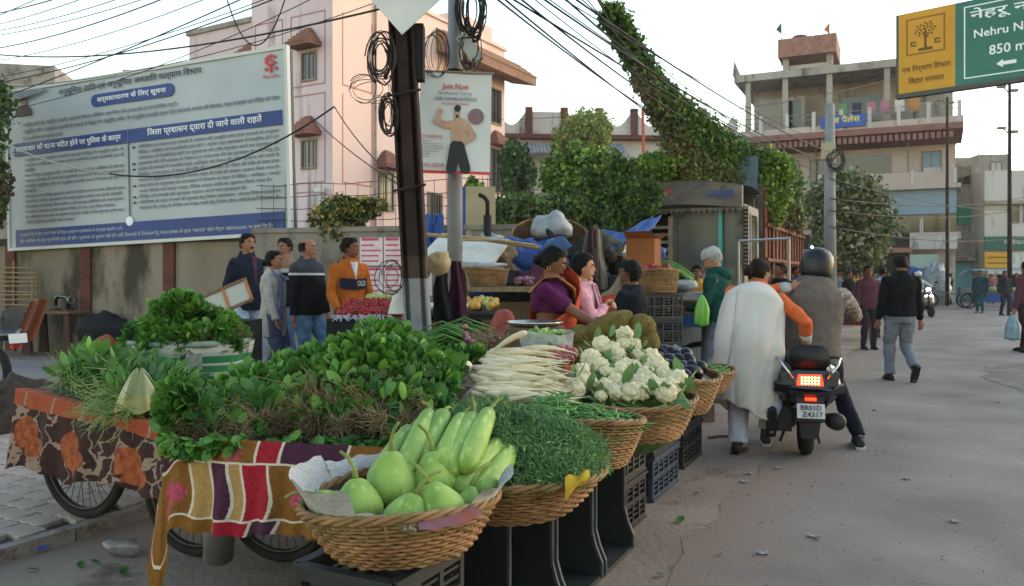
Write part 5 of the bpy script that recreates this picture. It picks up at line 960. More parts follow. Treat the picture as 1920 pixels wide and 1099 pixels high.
for k in range(66):
    a = random.uniform(0, 6.28); r = math.sqrt(random.random()); z = .23 + .20 * (1 - r * r); hi = k % 5 == 0
    bunch(Vector(sk.location) + Vector((.34 * r * math.cos(a), .26 * r * math.sin(a), z)), Vector((math.cos(a) * r, math.sin(a) * r - .35, .55 - .5 * r)) * (1 if not hi else -1), 'bunch of greens at the %s of the striped sack heap' % where(r * math.cos(a), -z, -1, 1, -.43, -.23), 'bunches of greens in the striped sack', nleaf=2, v=k, sc=random.uniform(.7, .95), roots=hi or k % 7 == 0, meshes=BR if hi else BM)
for k in range(5): bunch(Vector(sk.location) + Vector((-.02 + .05 * k - .1, -.08, .40 + .03 * (2 - abs(k - 2)))), (random.gauss(0, .3), -.2, 1), 'upright spinach bunch crowning the striped sack heap', 'upright bunches on the striped sack', nleaf=6, v=0, sc=1.05, roots=False)
# knotted plastic bag on the left cart
kb = MB(); kb.grid(lambda u, v: ((.105 * (1 - v) ** .7 + .012) * (1 + .12 * math.sin(u * 6.28 * 4 + v * 3)) * math.cos(u * 6.2832), (.085 * (1 - v) ** .7 + .01) * (1 + .1 * math.sin(u * 6.28 * 5)) * math.sin(u * 6.2832), .2 * v + .01 * math.sin(u * 30)), 40, 14)
o = kb.build('plastic_bag', mat('milky_yellow_plastic', 'a9a66a', 'b8b68a', sc=14, rough=.25, spec=.5, alpha=.88, bands=(2, 0, .2, [(0, 'b5ad62'), (.075, 'a2ab92')])), None, True, loc=P(262, 768, 3.98)); tag(o, 'peaked milky yellow plastic bag on the left cart', 'bag')
# ---------------------------------------------------------------- bottle gourds
m_grd = mat('gourd_green', '5f7d33', '7f9a48', sc=11, rough=.5, spec=.25, c3='8fa65c', sc3=34, t3=.55, stretch=(1, 1, .4), bump=.06, bs=70, orand=.1); m_gst = mat('gourd_stalk', '5f6b34', '77803f', sc=20, rough=.8)
def gourd(kind, base, tip, r, label, stalk=.07, bend=0):
    base, tip = Vector(base), Vector(tip); d = tip - base; L_ = d.length; e = empty('bottle_gourd', base, 0, label, 'gourd', 'bottle gourds in the front basket'); e.rotation_euler = d.to_track_quat('Z', 'Y').to_euler()
    if kind == 'long': pr = [(.02, 0), (.62, .02), (.92, .08), (1, .25), (.95, .5), (.86, .75), (.78, .9), (.62, .965), (.3, .995), (.06, 1)]
    else: pr = [(.02, 0), (.5, .03), (.82, .12), (.98, .27), (1, .38), (.93, .52), (.75, .70), (.56, .84), (.42, .93), (.25, .985), (.05, 1)]
    mb = MB(); rings = []
    for q, t in pr:
        rings.append([(q * r * (1 + .015 * math.sin(5 * a + 2 * t)) * math.cos(a) + bend * math.sin(math.pi * t), q * r * math.sin(a), t * L_) for a in [2 * math.pi * k / 26 for k in range(26)]])
    mb.loft(rings); mb.build('fruit', m_grd, e, True)
    a = random.uniform(0, 6.28); q = Vector((math.cos(a), math.sin(a), 0)); mb = MB(); mb.tube([(0, 0, L_ - .004), q * .004 + Vector((0, 0, L_ + stalk * .35)), q * .02 + Vector((0, 0, L_ + stalk * .75)), q * .045 + Vector((0, 0, L_ + stalk))], [.011, .0065, .0055, .005], 7); mb.build('stalk', m_gst, e, True)
lb = 'long pale green bottle gourd leaning on the dill, '
for (a, b, r, nm) in (((700, 905), (768, 803), .031, 'first from the left'), ((755, 890), (806, 773), .034, 'second from the left'), ((768, 920), (833, 772), .036, 'third from the left'), ((825, 880), (867, 781), .033, 'fourth from the left, partly hidden'), ((838, 890), (888, 780), .037, 'fifth from the left'), ((872, 880), (917, 771), .034, 'sixth from the left'), ((850, 925), (940, 828), .038, 'low and right'), ((895, 935), (958, 842), .04, 'rightmost and darkest')):
    pb_ = P(a[0], a[1], 2.5); pt = P(b[0], b[1], 2.83); gourd('long', pb_, pt, r * 1.17, lb + nm)
for (c, tp, Y, r, L_, nm) in (((674, 985), (668, 903), 2.38, .07, 0, 'pear shaped gourd with a bent stalk at the left of the basket'), ((736, 955), (733, 853), 2.50, .079, 0, 'largest pear shaped gourd standing in the middle'), ((818, 935), (812, 852), 2.52, .068, 0, 'pear shaped gourd behind with a long thin stalk'), ((752, 1003), (778, 932), 2.30, .066, 0, 'pear shaped gourd lying at the front with its stalk up'), ((842, 990), (806, 912), 2.34, .068, 0, 'pear shaped gourd lying with its stalk to the left'), ((874, 962), (884, 915), 2.42, .036, 0, 'small gourd at the right of the basket'), ((628, 950), (590, 930), 2.42, .035, 0, 'small gourd half hidden at the left rim')):
    a, b = P(c[0], c[1], Y), P(tp[0], tp[1], Y + .03); gourd('pear', a, b + (b - a) * .08, r * 1.07, nm, stalk=.085)
# newspaper lining
m_news = mat('newsprint', '8f8f8d', 'a9a9a6', sc=60, rough=.9, stretch=(1, 1, 5), c3='6b6b6c', sc3=30, t3=.58); m_ncol = mat('newsprint_colour', '7a4038', '4f4a58', sc=12, rough=.85, c3='a9a5a0', sc3=14, t3=.6)
def paper(a0, a1, r1, lift, m_, label, seed):
    mb = MB()
    def fn(u, v):
        a = a0 + (a1 - a0) * u; r = .14 + (r1 - .14) * v; w_ = 1 if v > .75 else 0; zz = .63 + .105 * (min(r, .30) - .14) / .16
        if r > .295: zz = .765 + lift * (r - .295) * 4 - abs(r - .32) * .3
        return Vector((-.34 + r * math.cos(a), 2.5 + r * math.sin(a), zz + .022 * v * fbm(u * 2.5 * (a1 - a0) + seed, v * 3, seed) + .008))
    mb.grid(fn, int(24 * (a1 - a0)) + 4, 14); return tag(mb.build('newspaper', m_, None, True), label, 'newspaper')
paper(R(150), R(252), .345, .35, m_news, 'grey newspaper sheet sticking over the left rim of the gourd basket', 1); paper(R(250), R(285), .30, .1, m_news, 'grey newspaper inside the front rim of the gourd basket', 5); paper(R(285), R(318), .345, -.1, m_ncol, 'newspaper page with a dark red picture folded over the front rim', 2); paper(R(318), R(372), .345, .3, m_news, 'crumpled newspaper along the right rim of the gourd basket', 3); paper(R(75), R(150), .33, .3, m_news, 'newspaper behind the gourds at the back rim', 8)
# ---------------------------------------------------------------- dill
lf_di = leafmat('dill_leaf', '4a6f42', '6a8f5c', isl=.35, rough=.6)
dl = empty('dill_heap', (-.02, 3.1, .60), 0, 'feathery heap of dill filling the wide basket', 'herbs')
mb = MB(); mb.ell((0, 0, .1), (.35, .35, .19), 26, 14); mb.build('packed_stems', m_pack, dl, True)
th = rng.uniform(0, 6.283, 42000); ph_ = np.arccos(rng.uniform(-.05, 1, 42000)); rr = rng.normal(1, .045, 42000) + .05 * np.sin(th * 5) * np.sin(ph_ * 6)
C = np.stack([.365 * rr * np.sin(ph_) * np.cos(th), .365 * rr * np.sin(ph_) * np.sin(th), .11 + .2 * rr * np.cos(ph_)], 1); C[:, 2] += .03 * (C[:, 0] < 0) ; C[:, 0] += rng.normal(0, .006, len(C))
ob('foliage', leaf_cloud('foliage', C, .034, lf_di, up=(0, -.2, .5), aspect=.13, droop=.1), dl)['kind'] = 'stuff'
yc = MB(); yc.grid(lambda u, v: (.18 + .09 * u, 2.74 + .055 * u - .03 * math.sin(v * 2.6), .745 + .01 * u - .065 * v * (1.1 - .8 * u) + .006 * math.sin(u * 9 + v * 4)), 14, 8); tag(yc.build('yellow_rag', mat('yellow_cloth', '8c7216', '9c8220', sc=30, rough=.9), None, True), 'yellow rag tied on the rim of the dill basket', 'rag')
# ---------------------------------------------------------------- beans
m_bean = mat('bean_green', '4f7a38', '6a9450', sc=9, rough=.55, orand=.25)
def bean(seed):
    rg = random.Random(seed); b = rg.uniform(.008, .022); mb = MB(); mb.tube([(-.06 + .12 * t, b * (1 - (2 * t - 1) ** 2), .003 * math.sin(t * 6)) for t in [i / 6 for i in range(7)]], [.001, .0038, .0045, .0045, .0045, .0038, .001], 5); return mb.mesh('green_bean', m_bean, True)
BE = [bean(i) for i in range(4)]
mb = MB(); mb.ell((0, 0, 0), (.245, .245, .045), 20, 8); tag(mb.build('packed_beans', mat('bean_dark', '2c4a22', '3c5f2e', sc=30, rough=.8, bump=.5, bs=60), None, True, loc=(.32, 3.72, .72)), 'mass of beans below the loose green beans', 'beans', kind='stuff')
for k in range(230):
    a = random.uniform(0, 6.28); r = .27 * math.sqrt(random.random()); x = r * math.cos(a); y = r * math.sin(a); z = .745 + .075 * (1 - (r / .27) ** 2) * (1 if x < .02 else .55) + (.05 if x < -.08 else 0) + random.uniform(0, .02)
    o = ob('green_bean', BE[k % 4], None, (.32 + x, 3.72 + y, z), (random.gauss(0, .25), random.gauss(0, .3), random.gauss(-.6, .7)), random.uniform(.85, 1.25)); tag(o, 'slim green bean in the deep wicker basket', 'bean', 'green beans in the deep basket')
for k in range(60):
    a = random.uniform(0, 6.28); r = .26 * math.sqrt(random.random()); o = ob('green_bean', BE[k % 4], None, (1.36 + r * math.cos(a), 6 + r * math.sin(a), .738 + random.uniform(0, .05) * (1 - r / .3)), (random.gauss(0, .2), random.gauss(0, .2), random.uniform(0, 6)), 1.4); tag(o, 'thin bean in the last basket of the stall', 'bean', 'thin beans in the last basket')
mb = MB(); mb.ell((0, 0, 0), (.27, .27, .03), 20, 8); tag(mb.build('packed_beans', MATS['bean_dark'], None, True, loc=(1.36, 6.0, .715)), 'mass of thin beans in the last basket', 'beans', kind='stuff')
# ---------------------------------------------------------------- cauliflowers
m_cau = mat('cauliflower_curd', 'bfb48c', 'd2c9a8', sc=18, rough=.75, bump=.45, bs=130, orand=.06)
def curd(seed):
    mb = MB(); rg = random.Random(seed); off = Vector((rg.random() * 9, rg.random() * 9, rg.random() * 9))
    mb.ell((0, 0, 0), (1, 1, .82), 44, 26)
    vs = []
    for p in mb.v:
        p = Vector(p); d1 = mnoise.voronoi(p * 2.3 + off)[0][0]; d2 = mnoise.voronoi(p * 6.5 + off)[0][0]; vs.append(p * (1.06 - .34 * min(d1, .8) ** 1.2 * 1.0 - .13 * min(d2, .7)))
    mb.v = [tuple(p) for p in vs]; return mb.mesh('curd', m_cau, True)
CU = [curd(i) for i in range(5)]; lf_cl = leafmat('cauliflower_leaf', '46683a', '6b8a58', isl=.2); CL = [leafmesh('leaf', .16, .07, lf_cl, .15, .5, .3, wavy=.006), leafmesh('leaf', .13, .05, lf_cl, .2, -.6, .3, wavy=.008)]; CST = MB(); CST.tube([(0, 0, 0), (0, .05, .01), (0, .12, .03)], [.011, .009, .005], 6); CST = CST.mesh('leaf_stalk', leafmat('stalk_green', '7f9a5c', '93ab70', isl=.2), True)
def cauli(loc, r, n=5, wh=''):
    e = empty('cauliflower', loc, 0, 'cream cauliflower head at the %s of the broad basket heap' % wh, 'cauliflower', 'cauliflowers in the broad basket'); tilt = Vector((random.gauss(0, .3), -.55 + random.gauss(0, .3), 1)); e.rotation_euler = (tilt.to_track_quat('Z', 'Y') @ Euler((0, 0, random.uniform(0, 6))).to_quaternion()).to_euler()
    ob('curd', random.choice(CU), e, scale=r)
    for k in range(n):
        a = 6.283 * k / n + random.uniform(-.4, .4); ob('leaf', random.choice(CL) if k % 3 else CST, e, (r * .55 * math.sin(-a), r * .55 * math.cos(a), -r * .75), (random.uniform(.0, .5), 0, a), random.uniform(.45, .65) * r / .055)
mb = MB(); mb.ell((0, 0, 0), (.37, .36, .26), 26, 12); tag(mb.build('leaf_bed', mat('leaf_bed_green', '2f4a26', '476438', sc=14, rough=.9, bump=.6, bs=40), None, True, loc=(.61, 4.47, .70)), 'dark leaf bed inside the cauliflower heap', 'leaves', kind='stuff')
for (x, y) in ((1340, 225), (1200, 300), (1335, 302), (1125, 385), (1295, 375), (1510, 370), (1400, 440), (1235, 475), (1505, 430), (1480, 500), (1595, 490), (1355, 520), (1680, 520), (1025, 585), (1285, 600), (1440, 595), (1560, 575), (1120, 515), (960, 545), (1150, 548), (1190, 625), (1610, 605), (1440, 370), (1060, 470), (1640, 560), (1265, 330), (1170, 430), (1345, 440), (1450, 545), (1560, 440), (1290, 535), (1220, 560), (1395, 300), (1380, 600), (1085, 540), (1520, 540), (1310, 470)):
    px_, py_ = 780 + x / 3.43, 560 + y / 3.43; Y = 4.72 - .62 * max(0, min(1, (py_ - 628) / 110)); cauli(P(px_, py_, Y), random.choice((.056, .062, .068)) if (x, y) not in ((1120, 515), (1150, 548), (1190, 625), (960, 545)) else .038, wh=where(x, y, 900, 1750, 200, 640))
for (x, y, a) in ((1050, 430, 1.2), (1040, 500, 1.8), (1690, 640, 3.6), (1780, 590, 3.4), (1100, 590, 2.6), (1160, 610, 2.9), (1330, 560, 3.0), (1560, 620, 3.5), (1420, 270, .2), (1250, 250, .6), (1620, 640, 3.7)):
    p = P(780 + x / 3.43, 560 + y / 3.43, 4.15 + .4 * (y < 500)); o = ob('cauliflower_leaf', CL[0], None, p, (random.uniform(.2, .7), random.uniform(-.5, .5), -a), random.uniform(.55, .85)); tag(o, 'loose large cauliflower leaf on the heap in the broad basket', 'leaf', 'loose cauliflower leaves')
# ---------------------------------------------------------------- aubergines
m_aub = mat('aubergine_skin', '0d0812', '170e1f', sc=3, rough=.3, spec=.22, coat=0, orand=.25); m_cal = mat('aubergine_calyx', '3c4a2a', rough=.8)
ab = MB(); ab.lathe([(.02, -1.12), (.5, -1.05), (.82, -.8), (1, -.35), (.98, .05), (.8, .55), (.55, .9), (.3, 1.08), (.03, 1.12)], 22); ABM = ab.mesh('fruit', m_aub, True); cx = MB(); cx.lathe([(.42, .94), (.36, 1.06), (.16, 1.16), (.1, 1.4), (.09, 1.5)], 8); CXM = cx.mesh('calyx', m_cal, True)
AU = [(1580, 352), (1665, 368), (1755, 395), (1622, 398), (1655, 438), (1715, 440), (1800, 480), (1735, 500), (1822, 440), (1562, 388), (1690, 395), (1600, 345), (1700, 490), (1780, 440), (1640, 350), (1760, 470), (1680, 460), (1730, 360)]
for (x, y) in AU:
    p = P(780 + x / 3.43, 560 + y / 3.43, 5.35 - .35 * (y - 340) / 160); e = empty('aubergine', p, 0, 'glossy dark purple aubergine in the basket behind the cauliflowers', 'aubergine', 'aubergines in the basket'); e.rotation_euler = (random.uniform(.8, 2.2), random.uniform(-.8, .8), random.uniform(0, 6)); e.scale = (random.uniform(.044, .052),) * 3
    ob('fruit', ABM, e); ob('calyx', CXM, e)
mb = MB(); mb.ell((0, 0, 0), (.27, .27, .1), 20, 8); tag(mb.build('packed_aubergines', m_aub, None, True, loc=(1.04, 5.2, .74)), 'dark mass of aubergines below the top layer', 'aubergines', kind='stuff')
# ---------------------------------------------------------------- radishes
m_rad = mat('radish_white', 'b3a583', 'c6ba9c', sc=7, rough=.55, c3='9a855f', sc3=9, t3=.62, orand=.08)
def radish(seed):
    rg = random.Random(seed); L_ = .30; b = rg.uniform(-.03, .03); b2 = rg.uniform(-.02, .02); mb = MB(); pts = []; rs = []
    for i, (t, q) in enumerate(((0, .25), (.02, .75), (.08, 1), (.25, .98), (.42, .8), (.58, .55), (.72, .3), (.84, .14), (.93, .07), (1.0, .03))): pts.append((t * L_, b * math.sin(t * 3), b2 * math.sin(t * 4 + 1))); rs.append(.0175 * q)
    mb.tube(pts, rs, 10); return mb.mesh('white_radish', m_rad, True)
RA_ = [radish(i) for i in range(6)]
mb = MB(); mb.ell((0, 0, 0), (.34, .3, .2), 22, 10); tag(mb.build('packed_radishes', m_rad, None, True, loc=(.05, 4.25, .72)), 'pale mass of radishes inside the heap', 'radishes', kind='stuff')
for k in range(120):
    v = random.random(); u = random.random() ** 1.1; px_ = 878 + 75 * u + 12 * random.random(); py_ = 655 + 90 * v + 12 * (1 - u) * 0
    if py_ < 690: px_ += (690 - py_) * .8
    Y = 4.38 - .5 * v; p = P(px_, py_, Y); o = ob('white_radish', random.choice(RA_), None, p, (random.uniform(0, 6), R(random.gauss(4, 4)), R(random.gauss(-11, 5))), random.uniform(.8, 1.15)); tag(o, 'white radish at the %s of the radish heap' % where(px_, py_, 878, 965, 655, 750), 'radish', 'white radishes in the heap')
for k in range(46):
    v = random.random(); p = P(960 + 60 * random.random(), 668 + 80 * v, 4.36 - .5 * v); o = ob('white_radish', random.choice(RA_), None, p, (random.uniform(0, 6), R(random.gauss(6, 9)), R(random.gauss(-12, 16))), random.uniform(.55, .8)); tag(o, 'thin radish with its tail to the right of the heap', 'radish', 'thin radishes in the heap')
o = ob('white_radish', RA_[2], None, P(990, 628, 4.3), (0, R(22), R(165)), 1.0); tag(o, 'single radish sticking up over the top of the radish heap', 'radish')
# ---------------------------------------------------------------- back table: spring onions, bagged pointed gourds, tomatoes, jackfruit
m_jute = mat('jute_sacking', '5a4c3a', '6b5c48', sc=25, rough=.95, bump=.3, bs=80)
bt = empty('stall_table', (.25, 5.25, 0), RA, 'low plank table covered with sacking behind the radishes', 'table'); mb = MB(); mb.bb((-1.0, -.55, .70), (.5, .5, .76)); mb.build('table_top', m_jute, bt)
for x in (-.9, .1):
    for y in (-.45, .42): mb = MB(); mb.bb((x - .03, y - .03, -.02), (x + .03, y + .03, .7)); mb.build('leg', m_wood, bt)
m_on = leafmat('onion_green', '3d6b2c', '5a8a40', isl=.3); m_ob = mat('onion_bulb', '6a3a4a', '8f6a72', sc=6, rough=.5, isl=.3)
for b_ in range(7):
    e = empty('onion_bunch', P(868 + b_ * 10, 640 + 4 * (b_ % 3), 5.0 + .05 * b_), 0, 'bunch of spring onions with purple bulbs beside the beam pole', 'onions', 'spring onion bunches'); gm_, bm_, wr = MB(), MB(), MB()
    for k in range(24):
        y0 = random.gauss(0, .03); z0 = random.gauss(.02, .03); l = random.uniform(.26, .36); gm_.tube([(0, y0, z0), (-l * .4, y0 + random.gauss(0, .03), z0 + .05), (-l * .8, y0 + random.gauss(0, .05), z0 - .0), (-l, y0 + random.gauss(0, .06), z0 - .09)], [.005, .005, .004, .0015], 4)
    for k in range(9): bm_.ell((.015 + random.gauss(0, .015), random.gauss(0, .035), .02 + random.gauss(0, .03)), (.02, .016, .016), 9, 6); q = Vector((.035, random.gauss(0, .04), .02 + random.gauss(0, .03))); [wr.tube([q, q + Vector((.03, random.gauss(0, .01), random.gauss(0, .015))), q + Vector((.06, random.gauss(0, .02), random.gauss(0, .02)))], .0015, 3) for _ in range(5)]
    gm_.build('green_tops', m_on, e, True)['kind'] = 'stuff'; bm_.build('bulbs', m_ob, e, True); wr.build('roots', m_root, e)
for k in range(9): bunch(P(845 + 7 * k, 668 + random.uniform(-6, 8), 4.75), (-.6 + random.gauss(0, .3), -.2, .35), 'small leafy bunch between the spring onions and the radishes', 'leafy bunches by the radishes', nleaf=0, v=k, sc=.6, roots=False)
o = ob('turnip', MB().ell((0, 0, 0), (.04, .04, .04), 16, 10).mesh('turnip', m_rad, True), None, P(873, 690, 4.2)); tag(o, 'round white turnip at the left edge of the radish heap', 'turnip')
bgm = MB(); bgm.grid(lambda u, v: (.155 * (1 + .07 * math.sin(u * 40) + .08 * fbm(u * 6, v * 4)) * math.cos(u * 6.2832) * (.92 + .12 * v), .13 * (1 + .05 * math.sin(u * 31)) * math.sin(u * 6.2832), .15 * v + .012 * math.sin(u * 13)), 60, 8); pbag = P(1025, 668, 4.95)
tag(bgm.build('plastic_bag', mat('clear_white_plastic', 'a8a8ac', 'c0c0c4', sc=9, rough=.2, spec=.5, alpha=.5), None, True, loc=pbag), 'white plastic bag of pointed gourds behind the radishes', 'bag')
m_par = mat('pointed_gourd', '5d7a3a', '86a05c', sc=12, rough=.5, orand=.2); pg = MB(); pg.lathe([(.002, -.04), (.011, -.03), (.017, -.01), (.017, .01), (.011, .03), (.002, .04)], 10); PGM = pg.mesh('pointed_gourd', m_par, True)
for k in range(60):
    a = random.uniform(0, 6.28); r = math.sqrt(random.random()); o = ob('pointed_gourd', PGM, None, pbag + Vector((.13 * r * math.cos(a), .105 * r * math.sin(a), .06 + .1 * random.random() * (1.15 - r * .3))), (random.uniform(0, 3), random.uniform(0, 3), 0)); tag(o, 'small striped pointed gourd in the white plastic bag', 'gourd', 'pointed gourds in the bag')
m_tom = mat('tomato_red', '7a1d10', '94301c', sc=4, rough=.3, spec=.5, orand=.2); tm = MB(); tm.ell((0, 0, 0), (.028, .028, .024), 14, 9); TMM = tm.mesh('tomato', m_tom, True)
for k in range(34):
    px_ = random.uniform(1025, 1078); py_ = random.uniform(655, 680); o = ob('tomato', TMM, None, P(px_, py_, 4.72 - (py_ - 655) * .006), (random.random(), random.random(), 0), random.uniform(.85, 1.2)); tag(o, 'red tomato between the radishes and the cauliflowers', 'tomato', 'tomatoes on the stall')
m_jk = mat('jackfruit_skin', '57491f', '6e5f2c', sc=10, rough=.9, bump=1.0, bs=110, c3='3a3418', sc3=7, t3=.56)
for (c, r, rot, nm) in (((1137, 602), (.20, .085, .085), -.5, 'long mossy jackfruit leaning highest on the heap'), ((1103, 645), (.17, .085, .09), -.35, 'long jackfruit low at the left of the heap'), ((1203, 600), (.10, .085, .085), .2, 'small round jackfruit at the back right'), ((1214, 632), (.085, .09, .1), .1, 'round jackfruit behind the top cauliflowers'), ((1088, 618), (.085, .07, .075), .2, 'jackfruit end next to the white plastic bag'), ((1186, 618), (.07, .07, .085), 0, 'brown stub of a jackfruit between two round ones'), ((1150, 645), (.14, .1, .1), 0, 'jackfruit half hidden behind the cauliflowers')):
    mb = MB(); mb.ell((0, 0, 0), r, 32, 18); vs = []
    for p in mb.v: p = Vector(p); vs.append(tuple(p * (1 + .05 * fbm(p.x * 9, p.y * 9, p.z * 9) + .03 * mnoise.noise(p * 60))))
    mb.v = vs; tag(mb.build('jackfruit', m_jk, None, True, loc=P(c[0], c[1] + 12, 5.35), rot=(0, rot, random.uniform(-.2, .2))), nm, 'jackfruit')
mb = MB(); mb.lathe([(.02, 0), (.17, .005), (.2, .03), (.195, .032), (.16, .012), (.02, .008)], 32); tag(mb.build('steel_plate', mat('bright_steel', 'a0a0a0', rough=.25, metal=.9), None, True, loc=P(1003, 611, 5.55)), 'shallow steel plate beside the woman in the red sari', 'plate')
bx = MB(); bx.bb((-.2, -.15, -.37), (.2, .15, 0)); tag(bx.build('wooden_box', m_wood, None, loc=P(1003, 612, 5.55) - Vector((0, 0, .002))), 'wooden box carrying the steel plate', 'box')
def bagf(u, v, w_, d, h_):
    t = 1 - v; q = .16 + .84 * min(1, t / .45) ** .7 if t < .93 else (1 - t) / .07 * .95 + .02; a = u * 6.2832; return (w_ * q * math.cos(a) * (1 + .05 * math.sin(3 * a + 6 * t)), d * q * math.sin(a) * (1 + .22 * math.sin(7 * a + 3 * t)), -h_ * min(t, .95) - .02 * (1 - abs(math.cos(a))) * t)
# ================================================================ PEOPLE
def skin_(n, a, b): return mat(n, a, b, sc=6, rough=.6, spec=.25)
SK = {'brown': skin_('skin_brown', '7d5340', '8a5f4c'), 'dark': skin_('skin_dark', '5c3929', '694534'), 'tan': skin_('skin_tan', '93674c', 'a07459')}
m_hair = mat('hair_black', '050404', '0a0807', sc=30, spec=.12, rough=.55, bump=.6, bs=90, stretch=(1, 1, .2)); m_hairbr = mat('hair_reddish', '190b08', '24100b', sc=30, spec=.12, rough=.55, bump=.6, bs=90); m_hairgr = mat('hair_grey', '9a9893', '7d7a76', sc=30, rough=.7, bump=.4, bs=80)
m_eye = mat('eye_dark', '0c0908', rough=.2); m_eyew = mat('eye_white', 'b5aca4', rough=.3); m_lip = mat('lip', '5a2f28', rough=.5); m_shoe = mat('shoe_black', '141414', '1e1d1c', sc=8, rough=.6); m_sole = mat('sole_white', 'b0b0ac', rough=.7)
clouds = bpy.data.textures.new('cloth_folds', 'CLOUDS'); clouds.noise_scale = .13; clouds.noise_depth = 2
hfine = bpy.data.textures.new('hair_strands', 'CLOUDS'); hfine.noise_scale = .025
def fabric(n, a, b=None, **k): k.setdefault('sc', 14); k.setdefault('rough', .92); k.setdefault('bump', .7); k.setdefault('bs', 11); return mat(n, a, None if 'bands' in k else (b or a), spec=.1, **k)
def remesh(o, vox, fold=0, smooth=4):
    r = o.modifiers.new('r', 'REMESH'); r.mode = 'VOXEL'; r.voxel_size = vox; r.use_smooth_shade = True
    s = o.modifiers.new('s', 'SMOOTH'); s.iterations = smooth; s.factor = .5
    if fold: d = o.modifiers.new('d', 'DISPLACE'); d.texture = clouds; d.strength = fold; d.mid_level = .5; d.texture_coords = 'LOCAL'
def ik(a, c, l1, l2, pole):
    d = c - a; L_ = min(d.length, (l1 + l2) * .999); u = d.normalized(); x = (l1 * l1 - l2 * l2 + L_ * L_) / (2 * L_); h_ = math.sqrt(max(0, l1 * l1 - x * x)); p = pole - u * pole.dot(u); p = p.normalized() if p.length > 1e-4 else Vector((0, -1, 0)); return a + u * x + p * h_, a + u * L_
def ering(c, rx, ry, ax, ay, n=16, belly=0):
    out = []
    for k in range(n):
        a = 2 * math.pi * k / n; s = math.sin(a); out.append(c + ax * (rx * math.cos(a)) + ay * ((ry + (belly if s > 0 else 0)) * s))
    return out
def person(loc, yaw, label, h=1.7, skin='brown', top=None, bottom=None, shoes=m_shoe, hair='short', hairm=None, lean=0, side=0, look=(0, 0), hands=(None, None), feet=((-.1, 0), (.1, 0)), hipz=0, hipy=0, build=1.0, belly=0, vox=.009, sleeve='long', hem=.84, flare=1.0, poles=(None, None), face=True, grip=.3, group=None, kneepole=None, z0=0, skirt=None, far=False, hand_dirs=(None, None), neckline=1.44):
    k = h / 1.7; e = empty('person', (loc[0], loc[1], z0), yaw, label, 'person', group); e.scale = (k,) * 3
    V = Vector; pel = V((0, hipy, .93 + hipz)); Rm = Matrix.Rotation(side, 3, 'Y') @ Matrix.Rotation(-lean, 3, 'X'); U = lambda x, y, z: pel + Rm @ (V((x, y, z)) - V((0, 0, .93)))
    ax, ay = Rm @ V((1, 0, 0)), Rm @ V((0, 1, 0)); b = build
    sh = [U(-.172 * b, -.005, 1.355), U(.172 * b, -.005, 1.355)]; arms = []
    for i, s in enumerate((-1, 1)):
        t = hands[i]; t = V(t) if t is not None else sh[i] + V((s * .06, .04 + .05 * math.sin(lean), -.52)); pl = V(poles[i]) if poles[i] is not None else V((s * .35, -1, -.25)); el, wr = ik(sh[i], t, .29, .25, pl); arms.append((sh[i], el, wr))
    legs = []
    for i, s in enumerate((-1, 1)):
        hp_ = pel + V((s * .09, 0, -.03)); f = feet[i]; an = V((f[0], f[1], .085 + (f[2] if len(f) > 2 else 0))); kn, an = ik(hp_, an, .43, .41, V(kneepole) if kneepole else V((s * .05, 1, 0))); legs.append((hp_, kn, an, f[3] if len(f) > 3 else 0, f[4] if len(f) > 4 else 0))
    # ---- body
    mb = MB()
    tors = [(.80, .10, .08), (.86, .155, .11), (.95, .16, .115), (1.06, .135, .10), (1.17, .145, .105), (1.28, .165, .115), (1.36, .165, .10), (1.41, .125, .08), (1.445, .08, .065), (1.48, .058, .056)]
    mb.loft([ering(U(0, 0, z), rx * b, ry * b, ax, ay) for z, rx, ry in tors])
    hd = V((0, .015, 1.585)); hy, hx = look; HR = Rm @ Matrix.Rotation(hy, 3, 'Z') @ Matrix.Rotation(-hx, 3, 'X'); hc = U(*hd); HM = Matrix.Translation(hc) @ HR.to_4x4()
    mb.tube([U(0, -.005, 1.40), U(0, .0, 1.46), hc + HR @ V((0, -.015, -.05))], [.064, .055, .056], 12)
    prof = []
    for i in range(13):
        t = i / 12; z = -.112 + .224 * t; prof.append((z, t))
    rings = []
    for z, t in prof:
        q = math.sqrt(max(.03, 1 - (z / .114) ** 2)); jaw = max(0, -z / .112)
        rx = .074 * (q ** .75) * (1 - .16 * jaw); front = .094 * (q ** .6) * (1 - .02 * jaw); back = .096 * q * (1 - .5 * jaw ** .7); rings.append([HM @ V((rx * math.cos(a), (front if math.sin(a) > 0 else back) * math.sin(a) - .005 + .012 * jaw, z)) for a in [2 * math.pi * j / 20 for j in range(20)]])
    mb.loft(rings)
    mb.loft([[HM @ V(p) for p in r] for r in ([(-.008, .082, .022), (.008, .082, .022), (.006, .094, .022), (-.006, .094, .022)], [(-.012, .082, -.008), (.012, .082, -.008), (.007, .108, -.008), (-.007, .108, -.008)], [(-.017, .08, -.026), (.017, .08, -.026), (.009, .113, -.022), (-.009, .113, -.022)], [(-.012, .08, -.034), (.012, .08, -.034), (.006, .1, -.034), (-.006, .1, -.034)])])
    for s in (-1, 1): mb.ell(HM @ V((s * .077, -.008, -.006)), (.012, .02, .033), 10, 7, HR)
    mb.ell(HM @ V((0, .086, .03)), (.048, .014, .012), 10, 6, HR); mb.ell(HM @ V((0, .075, -.098)), (.024, .02, .018), 10, 6, HR); mb.ell(HM @ V((0, .09, -.056)), (.024, .01, .012), 10, 6, HR)
